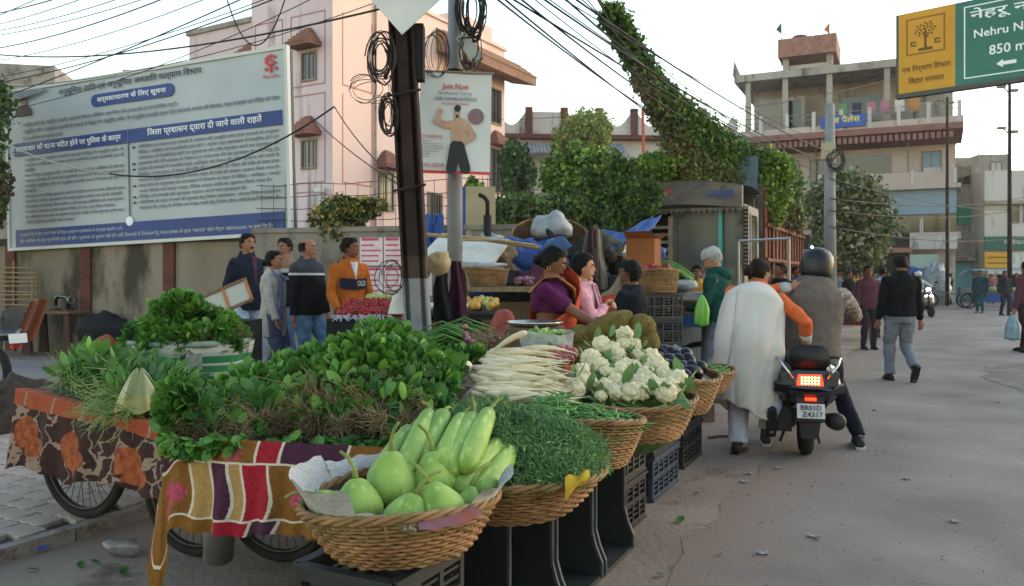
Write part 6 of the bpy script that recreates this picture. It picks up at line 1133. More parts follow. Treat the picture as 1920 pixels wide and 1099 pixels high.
    for i, (a, el, wr) in enumerate(arms):
        s = (-1, 1)[i]; mb.tube([a, a.lerp(el, .3), a.lerp(el, .9), el, el.lerp(wr, .25), wr.lerp(el, .1), wr], [.055 * b, .05 * b, .041, .04, .041, .029, .026], 12); mb.ell(a, (.058 * b,) * 3, 10, 8)
        d = (wr - el).normalized() if hand_dirs[i] is None else V(hand_dirs[i]).normalized(); side_ = V((s, 0, 0)) if abs(d.z) > .5 else V((0, 0, 1)); n_ = d.cross(side_).normalized(); w_ = n_.cross(d).normalized()   # d along fingers, w_ across the palm, n_ palm normal
        pn = n_ if n_.dot(V((-s, .2, 0))) > 0 else -n_
        pc = wr + d * .045; mb.loft([ering(wr, .024, .018, w_, pn, 10), ering(pc, .040, .016, w_, pn, 10), ering(wr + d * .088, .041, .014, w_, pn, 10)])
        for j, (o_, ln) in enumerate(((-.029, .062), (-.010, .074), (.010, .070), (.029, .054))):
            p0 = wr + d * .08 + w_ * o_; g_ = grip; p1 = p0 + (d * math.cos(g_) + pn * math.sin(g_)) * ln * .5; p2 = p1 + (d * math.cos(g_ * 2.1) + pn * math.sin(g_ * 2.1)) * ln * .32; p3 = p2 + (d * math.cos(g_ * 3) + pn * math.sin(g_ * 3)) * ln * .25; mb.tube([p0, p1, p2, p3], [.0095, .009, .0085, .007], 7)
        fw = w_ if w_.dot(V((0, 1, .2))) > 0 else -w_; p0 = wr + d * .025 + fw * .022; p1 = p0 + (d * .6 + fw * .7 + pn * .25).normalized() * .036; p2 = p1 + (d * .95 + fw * .2 + pn * .4).normalized() * .034; mb.tube([p0, p1, p2], [.0125, .0105, .008], 7)
    for (hp_, kn, an, tz, tp) in legs:
        mb.tube([hp_ + V((0, 0, .04)), hp_.lerp(kn, .25), hp_.lerp(kn, .85), kn, kn.lerp(an, .28), kn.lerp(an, .85), an], [.085 * b, .082 * b, .058, .055, .056, .036, .035], 12)
        fd = Matrix.Rotation(tz, 3, 'Z') @ V((0, math.cos(tp), -math.sin(tp))); fu = Matrix.Rotation(tz, 3, 'Z') @ V((0, math.sin(tp), math.cos(tp))); mb.tube([an - fd * .05 - fu * .045, an + fd * .05 - fu * .045, an + fd * .15 - fu * .06, an + fd * .19 - fu * .065], [.032, .036, .034, .016], 10); mb.tube([an, an - fu * .05], [.035, .036], 10)
    bo = mb.build('body', SK[skin], e, True); remesh(bo, vox if not far else .014, smooth=3)
    # ---- hair
    if hair:
        hm = MB(); hmm = hairm or m_hair; vs = {}; nA, nB = 28, 18; idx = {}
        low = {'short': -.045, 'bob': -.1, 'bald': -.03, 'bun': -.075, 'long': -.09, 'pony': -.08}.get(hair, -.05); thick = .014 if hair in ('short', 'bald') else .017
        def keep(a, z):
            y = math.sin(a)
            if hair == 'bald': return y < .25 and z < .062 and z > low
            if y > .45: return z > .066 - .012 * math.sin(3 * a)
            if y > .05: return z > -.005 + .02 * y * 3
            return z > low
        for j in range(nB + 1):
            z = -.112 + .224 * j / nB; q = math.sqrt(max(.0, 1 - (z / .1145) ** 2)); jaw = max(0, -z / .112)
            for i in range(nA):
                a = 2 * math.pi * i / nA; rx = .074 * (q ** .75) * (1 - .1 * jaw) + thick; f_ = .094 * (q ** .6) + thick * .7; bk = .096 * q * (1 - .35 * jaw ** .7) + thick * 1.15; nzz = .006 * mnoise.noise(V((math.cos(a) * 3, math.sin(a) * 3, z * 40)))
                vs[i, j] = HM @ V(((rx + nzz) * math.cos(a), ((f_ if math.sin(a) > 0 else bk) + nzz) * math.sin(a) - .005, z * 1.0 + (thick * (z / .112) if z > 0 else 0)))
        fs = [(i, j) for j in range(nB) for i in range(nA) if keep(2 * math.pi * (i + .5) / nA, -.112 + .224 * (j + .5) / nB)]
        for (i, j) in fs:
            q = [vs[i, j], vs[(i + 1) % nA, j], vs[(i + 1) % nA, j + 1], vs[i, j + 1]]; qi = [HM @ ((HM.inverted() @ p) * .86) for p in q]; hm.add(q + qi, [(0, 1, 2, 3), (0, 4, 5, 1), (1, 5, 6, 2), (2, 6, 7, 3), (3, 7, 4, 0), (7, 6, 5, 4)])
        if hair == 'bun': hm.ell(HM @ V((0, -.125, -.03)), (.05, .042, .045), 14, 9, HR)
        if hair in ('pony', 'long'): hm.tube([HM @ V((0, -.09, .0)), HM @ V((0, -.13, -.07)), HM @ V((0, -.125, -.18 if hair == 'pony' else -.14)), HM @ V((0, -.11, -.30 if hair == 'pony' else -.16))], [.035, .045, .035, .01] if hair == 'pony' else [.06, .07, .06, .03], 10)
        if not far:
            sm_ = MB(); tight = hair in ('bun', 'pony')
            for _ in range(520):
                i, j = random.choice(fs); q = (vs[i, j] + vs[(i + 1) % nA, j + 1]) / 2 + V((random.gauss(0, .004), random.gauss(0, .004), random.gauss(0, .004))); n_ = (q - hc).normalized(); d = Rm @ V((random.gauss(0, .35), -.7 if tight else -.15, -.8 if not tight else -.3)); d = (d - n_ * d.dot(n_)).normalized() + n_ * (.12 if tight else .45) * random.random(); s_ = d.cross(n_).normalized() * .0018; l = random.uniform(.02, .045); sm_.add([q - s_, q + s_, q + d * l + n_ * .002], [(0, 1, 2)])
            sm_.build('hair_strands', hmm, e)['kind'] = 'stuff'
        ho = hm.build('hair', hmm, e, True); remesh(ho, .008 if not far else .014, .016, smooth=1); ho.modifiers['d'].texture = hfine
    if face and not far:
        for s in (-1, 1):
            mb = MB(); mb.ell(HM @ V((s * .031, .081, .006)), (.014, .009, .0065), 10, 6, HR); ey = mb.build('eye', m_eyew, e, True); mb = MB(); mb.ell(HM @ V((s * .031, .0875, .006)), (.0062, .005, .0062), 8, 6, HR); mb.build('pupil', m_eye, ey, True)
            mb = MB(); mb.tube([HM @ V((s * .014, .097, .028)), HM @ V((s * .032, .095, .035)), HM @ V((s * .052, .083, .028))], [.003, .0045, .002], 5); mb.build('eyebrow', m_hair, e, True)
        mb = MB(); mb.tube([HM @ V((-.022, .092, -.058)), HM @ V((0, .101, -.055)), HM @ V((.022, .092, -.058))], [.003, .006, .003], 6); mb.build('mouth', m_lip, e, True)
        if hair in ('short', 'bald') and 'moustache' in label: mb = MB(); mb.tube([HM @ V((-.03, .09, -.046)), HM @ V((0, .106, -.041)), HM @ V((.03, .09, -.046))], [.003, .007, .003], 6); mb.build('moustache', m_hair, e, True)
    # ---- clothes
    inf = .022
    if top:
        mb = MB(); rows = [(hem, .165, .125)] if hem < .95 else []
        rows += [(z, rx, ry) for z, rx, ry in ((.95, .165, .122), (1.06, .15, .112), (1.17, .155, .115), (1.28, .172, .124), (1.36, .17, .108), (1.41, .13, .09), (1.44, .09, .078), (neckline + .025, .068, .07)) if z > hem]
        if hem >= .95: rows = [(hem, .15, .11)] + rows
        bl = lambda z: belly * max(0, 1 - ((z - 1.08) / .2) ** 2)
        mb.loft([ering(U(0, 0, z), rx * b + inf, ry * b + inf, ax, ay, 20, bl(z)) for z, rx, ry in rows])
        for (a, el, wr) in arms:
            mb.ell(a, (.062 * b + .006,) * 3, 10, 8)
            if sleeve == 'long': mb.tube([a, a.lerp(el, .3), a.lerp(el, .9), el, el.lerp(wr, .3), wr.lerp(el, .1), wr.lerp(el, .03)], [.066 * b, .064 * b, .056, .055, .054, .044, .042], 12)
            elif sleeve == 'short': mb.tube([a, a.lerp(el, .3), a.lerp(el, .75)], [.066 * b, .064 * b, .062], 12)
        if sleeve == 'long' and not far: cm_ = MB(); cm_.loft([[U(0, .0, z) + ax * (r_ * math.cos(t)) + ay * (r_ * 1.0 * math.sin(t) + .01 * (z - 1.45)) for t in [.9 + 4.5 * q / 20 + math.pi * .29 for q in range(21)]] for z, r_ in ((1.425, .105), (1.475, .088), (1.5, .082), (1.492, .078), (1.44, .085))], cap=False, closed=False); cm_.build('collar', top, e, True)
        o = mb.build('jacket' if sleeve == 'long' else 'shirt', top, e, True); remesh(o, .012 if not far else .018, .036)
    if bottom:
        mb = MB(); mb.loft([ering(pel + V((0, 0, dz)), rx * b + .014, ry * b + .014, V((1, 0, 0)), V((0, 1, 0)), 18) for dz, rx, ry in ((-.14, .12, .09), (-.06, .158, .112), (.02, .162, .115), (.11, .15, .108))])
        for (hp_, kn, an, tz, tp) in legs: mb.tube([hp_ + V((0, 0, .03)), hp_.lerp(kn, .25), hp_.lerp(kn, .85), kn, kn.lerp(an, .3), kn.lerp(an, .8), an.lerp(kn, .02)], [.102 * b, .098 * b, .074 * flare, .071 * flare, .068 * flare, .058 * flare, .06 * flare], 12)
        o = mb.build('trousers', bottom, e, True); remesh(o, .012 if not far else .018, .038)
    if skirt:
        mb = MB(); mb.grid(lambda u, v: V((0, hipy * (1 - v), 0)) + V(((.17 + .07 * v + .018 * v * math.sin(u * 6.28 * 9)) * b * math.cos(u * 6.2832), (.13 + .08 * v + .018 * v * math.sin(u * 6.28 * 11)) * b * math.sin(u * 6.2832), (1.0 + hipz) * (1 - v) + .06 * v)), 60, 16); mb.build('skirt', skirt, e, True)
    if shoes:
        for (hp_, kn, an, tz, tp) in legs:
            mb = MB(); fd = Matrix.Rotation(tz, 3, 'Z') @ V((0, math.cos(tp), -math.sin(tp))); fu = Matrix.Rotation(tz, 3, 'Z') @ V((0, math.sin(tp), math.cos(tp))); mb.tube([an - fd * .065 - fu * .04, an + fd * .03 - fu * .035, an + fd * .12 - fu * .05, an + fd * .205 - fu * .058], [.038, .046, .045, .025], 12); mb.tube([an + fu * .02, an - fu * .04], [.046, .046], 12); sh_ = mb.build('shoe', shoes, e, True); remesh(sh_, .011, smooth=2)
            if shoes is not m_shoe or True:
                mb = MB(); mb.loft([[an + fd * y + fd.cross(fu) * x - fu * .085 for x, y in oo] for oo in ([(-.03, -.08), (.03, -.08), (.045, .08), (.035, .2), (-.035, .2), (-.045, .08)],)] + [[an + fd * y + fd.cross(fu) * x - fu * .066 for x, y in [(-.034, -.085), (.034, -.085), (.048, .08), (.038, .21), (-.038, .21), (-.048, .08)]]]); mb.build('sole', m_sole if shoes.name == 'shoe_dark_white' else m_shoe, sh_)
    return dict(e=e, HM=HM, HR=HR, U=U, arms=arms, sh=sh, pel=pel, ax=ax, ay=ay, legs=legs, Rm=Rm)
f_navy = fabric('jacket_navy', '171c28', '1e2433'); f_jean = fabric('jeans_light', '8c9db4', '9caabd', bump=.2, bs=120); f_jeanb = fabric('jeans_blue', '43607f', '55728f', bump=.2, bs=120); f_blkg = fabric('jacket_black_grey', '15151a', None, bands=(2, .7, 1.6, [(.7, '151418'), (1.27, '151418'), (1.275, 'a5a8ad'), (1.30, '33363f')])); f_or = fabric('jacket_orange', '8a4a1a', '96531f'); f_gry = fabric('cardigan_grey', '8f8b88', '9d9996', bump=.3, bs=160); f_two = fabric('sweater_three_tone', '15151a', None, bands=(2, .7, 1.6, [(.7, '151518'), (1.26, 'a39f9a'), (1.31, '7b6250')])); f_dk = fabric('trousers_charcoal', '24262c', '2c2e34'); f_gtr = fabric('trousers_grey', '5f636c', '6c7079'); f_mar = fabric('shirt_maroon', '4a2a35', '55333e'); f_blk = fabric('vest_black', '0f1013', '17181b'); f_wh = fabric('shirt_white', 'a9a9ad', 'b8b8bb'); f_grn = fabric('hoodie_green', '163a34', '1c453e'); f_pur = fabric('blouse_purple', '3f1237', '4a1a42'); f_sari = fabric('sari_red', '9a2a26', 'b0522f', sc=22, c3='7a6a50', sc3=30, t3=.6); f_pink = fabric('kurta_pink', 'b07a82', 'c0909a', sc=30, c3='d0b8bc', sc3=40, t3=.62); f_bk2 = fabric('tshirt_dark', '14181c', '1b2025'); f_cream = fabric('shawl_cream', 'aba6a1', 'b4afaa', sc=3, bump=.12, bs=300); f_bands = fabric('sleeve_orange', 'b0532c', 'bb5d35'); f_vest = fabric('waistcoat_taupe', '5d544e', '6a605a', bump=.5, bs=260, stretch=(1, 1, 6)); f_lil = fabric('salwar_lilac', '9a9db4', 'a8abc0'); f_navyd = fabric('trousers_navy', '12161f', '181d28')
FPZ = .17
pr = person((GX(463, 10), 10, 0), R(-122), 'man in a navy jacket and pale jeans with a moustache, leftmost shopper', 1.80, 'brown', f_navy, f_jean, z0=FPZ, look=(R(-8), 0), hands=((-.17, .14, .92), (.2, .15, .95)), hem=.80, belly=.02, feet=((-.12, .05), (.1, -.08)))
mb = MB(); mb.loft([ering(pr['U'](0, .085, z), .03, .075 - .0, pr['ax'], pr['ay'], 10) for z in (1.0, 1.44)]); mb.build('inner_shirt', f_mar, pr['e'], True)
pw = person((GX(512, 9.3), 9.3, 0), R(-98), 'woman in a grey cardigan and blue scarf holding a phone', 1.56, 'brown', f_gry, fabric('skirt_blue_print', '3a3d54', '50546c', sc=40), z0=FPZ, hair='bun', hem=.62, hands=((-.22, .06, .80), (.24, .15, .83)), flare=1.25, belly=.02, build=1.05)
mb = MB(); mb.grid(lambda u, v: pw['U'](.09 + .07 * u + .012 * math.sin(v * 20), .155 - .10 * max(0, (v - .86) / .14) + .015 * math.sin(u * 9 + 4 * v) , .70 + .76 * v), 8, 26); mb.grid(lambda u, v: pw['U'](.11 - .26 * v, .145 - .02 * math.sin(v * 3) + .02 * u, 1.44 - .05 * u - .08 * v + .02 * math.sin(v * 9)), 5, 14); mb.build('scarf', fabric('scarf_blue', '454d74', '7a80a0', sc=18, stretch=(4, 4, .4)), pw['e'], True)
ph = MB(); ph.box((0, 0, 0), (.075, .012, .15)); wr = pw['arms'][1][2]; o = ph.build('phone', mat('phone_orange', 'b08050', 'c0905a', sc=20, rough=.4), None); o.rotation_euler = (R(20), R(30), R(-60)); o.location = Vector((GX(517, 9.18), 9.12, 1.0)); tag(o, 'phone in an orange case in the hand of the woman in grey', 'phone')
person((GX(535, 10.7), 10.7, 0), R(168), 'man in a beige, white and black sweater standing between the two couples', 1.78, 'brown', f_two, f_jeanb, z0=FPZ, look=(R(-10), R(6)), hem=.82)
pm = person((GX(576, 9.3), 9.3, 0), R(-112), 'heavy balding man in a black and grey jacket and blue jeans', 1.71, 'brown', f_blkg, f_jeanb, z0=FPZ, hair='bald', hem=.82, belly=.09, build=1.15, hands=((-.26, .10, .78), (.25, .0, .78)), feet=((-.11, .12), (.1, -.1)))
pf = person((GX(655, 9.0), 9.0, 0), R(-140), 'young fruit seller in an orange and navy jacket', 1.70, 'dark', f_or, f_dk, z0=FPZ, look=(R(38), R(2)), hands=((-.24, .16, .86), (.24, .2, .9)), hem=.84)
mb = MB(); mb.loft([ering(pf['U'](0, .096, z), w_, .05, pf['ax'], pf['ay'], 10) for z, w_ in ((1.20, .012), (1.43, .05))]); mb.build('shirt_front', f_wh, pf['e'], True); text('OLD', pf['e'], pf['U'](-.06, .168, 1.19), .1, .06, f_wh, rot=(R(90), 0, R(180)))
mb = MB(); mb.grid(lambda u, v: pf['U']((u - .5) * .34, .152 * math.sqrt(1 - ((u - .5) * 1.66) ** 2) + .008, 1.12 + .12 * v + .03 * abs(u - .5)), 20, 6); mb.build('chest_panel', f_navy, pf['e'], True)
mb = MB(); mb.torus(pf['U'](0, -.03, 1.42), .085, .03, 20, 8, M_=Matrix.Diagonal((1.1, 1, 1))); mb.build('collar', f_navy, pf['e'], True)
# stall women
ps = person((GX(1035, 6.2), 6.2, 0), R(-108), 'woman in a purple blouse and red sari serving at the stall', 1.66, 'dark', f_pur, None, shoes=None, hair='bun', sleeve='short', hem=1.19, build=1.14, belly=.05, hands=((-.12, .40, 1.12), (.17, .46, 1.07)), poles=((-.4, -.6, -.8), (.6, -.7, -.6)), look=(R(8), R(22)), skirt=f_sari, grip=.55, vox=.008)
def drape(pd, pts, wd, m_, nm='sari_drape', thick=.0, n=36, nw=10):
    c = [Vector(p) for p in pts]
    def at(t): t *= len(c) - 1; i = min(int(t), len(c) - 2); f_ = t - i; f_ = f_; return c[i].lerp(c[i + 1], f_), (c[min(i + 1, len(c) - 1)] - c[i]).normalized()
    mb = MB()
    def fn(u, v):
        p, d = at(v); s_ = Vector(wd[0]).lerp(Vector(wd[1]), v); return p + s_ * (u - .5) + Vector((0, 1, .3)) * (.010 * math.sin(u * 22 + 3 * v))
    mb.grid(fn, nw * 2, n); o = mb.build(nm, m_, pd['e'], True); so = o.modifiers.new('s', 'SOLIDIFY'); so.thickness = .008; sm = o.modifiers.new('m', 'SMOOTH'); sm.iterations = 6; return o
drape(ps, [(.22, .03, .92), (.13, .185, 1.06), (.0, .205, 1.2), (-.10, .185, 1.34), (-.15, .08, 1.465), (-.16, -.09, 1.44), (-.15, -.18, 1.25), (-.13, -.2, .95)], ((.05, .1, .44), (.24, 0, .05)), f_sari)
drape(ps, [(-.02, .20, 1.22), (.02, .19, 1.36), (.10, .08, 1.455), (.16, -.03, 1.45), (.16, -.14, 1.34)], ((.08, 0, .05), (.10, .05, 0)), fabric('sari_border', 'a06a3a', '8a5a2e', sc=60))
mb = MB(); wr, el = ps['arms'][1][2], ps['arms'][1][1]; q = (wr - el).normalized().to_track_quat('Z', 'Y').to_matrix(); mb.torus(wr.lerp(el, .06), .033, .006, 24, 8, M_=q); mb.build('bangle', mat('bangle_white', 'c8c4bd', rough=.3), ps['e'], True)
mb = MB(); mb.torus(ps['HM'] @ Vector((.085, -.008, -.055)), .013, .003, 16, 6, M_=Euler((0, R(90), 0)).to_matrix()); mb.build('earring', mat('gold', 'b08a3a', rough=.3, metal=.9), ps['e'], True)
pp = person((GX(1090, 6.55), 6.55, 0), R(-95), 'young woman in a pale pink kurta beside the sari woman', 1.62, 'tan', f_pink, f_pink, shoes=None, hair='pony', hem=.7, hands=((-.05, .25, 1.22), (.12, .19, 1.25)), poles=((-.7, .0, -.8), (.8, .1, -.9)), look=(R(-4), R(4)), grip=.6, build=1.04, vox=.008)
drape(pp, [(-.14, .16, 1.0), (-.10, .175, 1.25), (-.03, .12, 1.44), (.05, .10, 1.45), (.13, .16, 1.25), (.14, .17, 1.02)], ((.09, 0, 0), (.09, 0, 0)), fabric('dupatta_pink', 'b58a92', '98707e', sc=40), 'dupatta')
person((GX(1185, 7.4), 7.4, 0), R(52), 'boy with thick black hair in a dark T-shirt behind the jackfruits', 1.58, 'dark', f_bk2, f_dk, hair='bob', sleeve='short', hands=((-.16, .34, 1.02), (.2, .18, .95)), look=(R(10), R(10)), grip=.6)
pg_ = person((GX(1352, 9.2), 9.2, 0), R(62), 'old man in a green hoodie and grey cap with a green bag', 1.76, 'tan', f_grn, f_gtr, hair='short', hairm=m_hairgr, hands=((-.16, .36, 1.03), (.17, .30, 1.0)), look=(R(12), R(18)), lean=R(7), hem=.76, belly=.03, feet=((-.1, .05), (.12, -.12)), build=1.08)
mb = MB(); mb.grid(lambda u, v: pg_['HM'] @ Vector(((.093 - .04 * v ** 3) * math.cos(u * 6.2832), (.115 - .05 * v ** 3) * math.sin(u * 6.2832) - .005, .035 + .105 * v)), 28, 6); mb.ell(pg_['HM'] @ Vector((0, 0, .125)), (.055, .068, .02), 16, 6, pg_['HR']); mb.build('cap', fabric('cap_grey', '8c8d8f', '9c9d9e'), pg_['e'], True)
mb = MB(); mb.ell(pg_['U'](0, -.115, 1.40), (.13, .075, .07), 16, 9, pg_['Rm']); mb.torus(pg_['U'](0, -.05, 1.44), .10, .035, 20, 8); mb.build('hood', f_grn, pg_['e'], True)
bgm = MB(); bgm.grid(lambda u, v: bagf(u, v, .085, .045, .36), 24, 12); tag(bgm.build('carrier_bag', mat('lime_plastic', '5f9a3a', '76ad4c', sc=8, rough=.35, alpha=.9), None, True, loc=P(1316, 553, 8.95)), 'lime green carrier bag hanging from the old man hand', 'bag')
person((GX(1307, 12), 12, 0), R(165), 'small seated woman in a yellow and blue sari by the blue cart', 1.6, 'dark', fabric('blouse_blue_yellow', '1d2340', None, bands=(2, .7, 1.6, [(.7, '1c2342'), (1.28, 'a0722e')])), None, shoes=None, hair='bun', skirt=f_sari, vox=.011)
# woman in the cream shawl mounting the scooter
pz = person((GX(1405, 6.5), 6.5, 0), R(-14), 'woman in a cream shawl and orange sleeves climbing onto the scooter', 1.62, 'tan', f_bands, f_lil, hair='bun', hairm=m_hairbr, lean=R(20), side=R(9), look=(R(-52), R(4)), hands=((.42, .40, 1.42), (.47, .16, .93)), poles=((-.2, .2, -1), (.6, -.7, -.1)), feet=((-.10, -.02, 0, R(-20)), (.17, -.14, .30, 0, R(60))), hem=.88, build=1.12, flare=1.35, grip=.35, kneepole=(.2, 1, 0))
def shawl(u, v):
    a = (u - .5) * 2 * R(150) - R(90)                       # centred on her back, open to the front
    z = 1.46 - v * (1.14 + .14 * math.sin(a * 1 + 1.0) + .012 * math.sin(a * 9)); t = v
    rx = .225 + .05 * math.sin(min(1, t * 1.6) * 1.9) - .02 * t; ry = .19 + .045 * t; 
    if t < .12: q = (t / .12) ** .6; rx = .075 + (rx - .075) * q; ry = .08 + (ry - .08) * q
    f_ = 1 + .09 * fbm(a * 1.1 + 1.4 * t, t * 1.6, 4, 2) * min(1, t * 2.5) - .10 * (1 - abs(math.sin(a * 2.3 + 2.2 * t + .8))) ** 3 * min(1, t * 2) - .06 * (1 - abs(math.sin(a * 4.1 - 1.2 * t))) ** 3 * t - .05 * (1 - abs(math.sin(3 * t + a * 1.5))) ** 4
    if z > .93: p = pz['U'](rx * f_ * math.cos(a), ry * f_ * math.sin(a) - .02, z)
    else: c = pz['U'](0, -.02, .93); p = c + Vector((rx * f_ * math.cos(a) - .05 * (.93 - z), ry * f_ * math.sin(a), z - .93))
    return p
mb = MB(); mb.grid(shawl, 90, 60); o = mb.build('shawl', f_cream, pz['e'], True); so = o.modifiers.new('s', 'SOLIDIFY'); so.thickness = .008
def shawl_end(u, v):
    p = shawl(.10 + .25 * u + .03 * math.sin(v * 4), v * (.80 + .12 * u + .02 * math.sin(u * 9))); c = pz['U'](0, -.02, .93); d = Vector((p.x - c.x, p.y - c.y, 0)).normalized(); return p + d * (.014 + .022 * abs(math.sin(u * 5 + v * 1.5)) * min(1, v * 3) * (1 if .05 < u < .95 else .2))
mb = MB(); mb.grid(shawl_end, 26, 44); o = mb.build('shawl_end', f_cream, pz['e'], True); so = o.modifiers.new('s', 'SOLIDIFY'); so.thickness = .008
for i in (0, 1):
    a, el, wr = pz['arms'][i]; mb = MB(); mb.tube([el.lerp(wr, .55), wr.lerp(el, .03)], [.055, .047], 12); mb.build('cuff', fabric('cuff_grey', '8d9093', '9b9ea1'), pz['e'], True)
mb = MB(); mb.grid(lambda u, v: pz['pel'] + Vector(((.17 + .05 * v) * math.cos(R(-75) + u * R(110)), (.16 + .05 * v) * math.sin(R(-75) + u * R(110)), .02 - .5 * v)), 24, 10); mb.build('kurta_tail', f_bands, pz['e'], True)
mb = MB(); [mb.torus(pz['HM'] @ Vector((s * .033, .098, .006)), .021, .002, 16, 5, M_=pz['HR'] @ Euler((R(90), 0, 0)).to_matrix()) for s in (-1, 1)]; mb.tube([pz['HM'] @ Vector((.054, .095, .01)), pz['HM'] @ Vector((.078, 0, .012))], .002, 4); mb.build('spectacles', m_steel, pz['e'])
# ================================================================ SCOOTERS
m_sck = mat('scooter_black', '0f0f11', '17171a', sc=4, rough=.22, spec=.6, coat=.5); m_plk = mat('plastic_dark', '1b1b1d', '242426', sc=9, rough=.6); m_seat = mat('seat_vinyl', '121213', '19191a', sc=20, rough=.45, bump=.2, bs=150); m_chr = mat('chrome', 'b5b5b5', rough=.15, metal=1); m_tl = mat('tail_lamp_lit', 'ff2a12', rough=.3, emit=2.2); m_ta = mat('tail_lamp_core', 'ffb070', rough=.3, emit=5); m_tr = mat('reflector_red', 'a01216', rough=.25, spec=.6); m_clr = mat('clear_lens', '3c3c3e', rough=.15, spec=.6); m_plw = mat('plate_white', 'b9b9b7', rough=.5)
def scooter(loc, yaw, label, body=m_sck, lit_rear=True, lit_front=False, plate=True, name='scooter'):
    """local y forward, rear axle at y=0"""
    e = empty(name, loc, yaw, label, 'scooter'); r = .225
    for y in (0, 1.24):
        mb = MB(); Mx = Matrix.Translation((0, y, r)) @ Matrix.Rotation(R(90), 4, 'Y'); mb.lathe([(.13, -.045), (.19, -.05), (.215, -.036), (.225, 0), (.215, .036), (.19, .05), (.13, .045)], 32, M_=Mx); wh = mb.build('wheel', m_tyre, e, True)
        mb = MB(); mb.lathe([(.02, -.05), (.13, -.035), (.135, .035), (.02, .05)], 20, M_=Mx); mb.build('rim', m_plk, wh)
    # tail body: lofted sections along y
    secs = [(-.31, .53, .66, .16), (-.26, .47, .72, .225), (-.12, .40, .76, .25), (.1, .36, .77, .235), (.42, .32, .74, .17)]
    mb = MB(); mb.loft([[(w_ * cx, y, z0 + (z1 - z0) * cz) for cx, cz in ((-.55, 0), (-.92, .25), (-1, .6), (-.82, .92), (-.5, 1), (.5, 1), (.82, .92), (1, .6), (.92, .25), (.55, 0))] for y, z0, z1, w_ in secs]); mb.build('tail_body', body, e, True)
    mb = MB(); mb.loft([[(w_ * cx, y, z0 + cz) for cx, cz in ((-1, 0), (-1, .035), (-.8, .07), (0, .08), (.8, .07), (1, .035), (1, 0))] for y, z0, w_ in ((-.24, .76, .10), (-.2, .745, .14), (0, .755, .16), (.25, .745, .15), (.5, .72, .13), (.62, .715, .10))]); mb.build('seat', m_seat, e, True)
    mb = MB(); mb.loft([[(x, -.27 + yy, z) for x, z in ((-.13, .73), (.13, .73), (.155, .78), (.14, .86), (.09, .905), (-.09, .905), (-.14, .86), (-.155, .78))] for yy in (0, .05)]); mb.build('backrest', m_seat, e, True)
    mb = MB()
    for s in (-1, 1): mb.tube([(s * .15, .12, .77), (s * .225, .0, .79), (s * .235, -.2, .80), (s * .2, -.32, .76), (s * .13, -.335, .65)], .012, 8)
    mb.build('grab_rail', m_chr, e, True)
    mb = MB(); mb.loft([[(x * w_, y, z) for x, z in ((-1, .60), (1, .60), (.85, .68), (-.85, .68))] for y, w_ in ((-.335, .095), (-.28, .10))]); tl_ = mb.build('tail_lamp', m_tl if lit_rear else m_tr, e)
    if lit_rear: mb = MB(); [mb.ell((x, -.337, z), (.008, .003, .008), 8, 5) for x in (-.06, -.036, -.012, .012, .036, .06) for z in (.615, .638, .661)]; mb.build('bulbs', m_ta, tl_, True)
    for s in (-1, 1): mb = MB(); mb.loft([[(s * x, y, z) for x, z in ((.105, .60), (.2, .60), (.215, .70), (.13, .71))] for y in (-.325, -.22)]); mb.build('indicator', m_clr, e)
    mb = MB(); mb.loft([[(w_ * cx, y + .10 * abs(cx) ** 2, z + .03 * abs(cx)) for cx in (-1, -.6, -.2, .2, .6, 1)] + [(w_ * cx, y + .10 * abs(cx) ** 2, z + t + .03 * abs(cx)) for cx in (1, .6, .2, -.2, -.6, -1)] for y, z, w_, t in ((-.355, .545, .25, .025), (-.345, .51, .26, .075), (-.2, .45, .25, .13))]); mb.build('rear_panel', m_sck, e)
    mb = MB(); mb.loft([[(-.10, -.36, .33), (.10, -.36, .33), (.10, -.31, .53), (-.10, -.31, .53)], [(-.09, -.345, .32), (.09, -.345, .32), (.1, -.29, .53), (-.1, -.29, .53)]]); mb.build('plate_holder', m_plk, e)
    if plate:
        mb = MB(); mb.box((0, -.372, .41), (.2, .008, .11), rot=Euler((R(-14), 0, 0))); pl = mb.build('number_plate', m_plw, e); text('BR01D', pl, (0, -.380, .435), .15, .04, m_bk, rot=(R(76), 0, 0)); text('Z4317', pl, (.01, -.3925, .387), .15, .04, m_bk, rot=(R(76), 0, 0))
    mb = MB(); mb.box((0, -.362, .50), (.08, .012, .022)); mb.build('reflector', m_tl if lit_rear else m_tr, e)  # no lamp here: the reflector glows with the lit tail lamp's emission
    mb = MB(); mb.loft([[(x, -.26 - .1 * math.cos(a) * 0 + yy, z) for x, z in ((-.085, .36), (.085, .36), (.06, .19), (-.06, .19))] for yy in (-.06, -.04) for a in (0,)]); mb.build('mudguard', m_plk, e)
    mb = MB(); mb.tube([(.20, .25, .26), (.21, .0, .28), (.21, -.2, .31), (.21, -.24, .31)], [.04, .065, .07, .055], 14); mb.build('silencer', m_plk, e, True); mb = MB(); mb.box((-.17, .1, .3), (.12, .4, .2), taper=.8); mb.build('engine_case', m_plk, e)
    mb = MB(); mb.bb((-.2, .42, .26), (.2, .98, .33)); mb.build('footboard', m_plk, e)
    mb = MB(); mb.loft([[(w_ * cx, y + .04 * abs(cx), z) for cx in (-1, -.6, 0, .6, 1)] + [(w_ * cx, y + .05 + .05 * (1 - abs(cx)), z) for cx in (1, .6, 0, -.6, -1)] for z, y, w_ in ((.30, .98, .17), (.45, 1.0, .21), (.68, .99, .2), (.85, .95, .15), (.95, .93, .12))]); mb.build('front_apron', body, e, True)
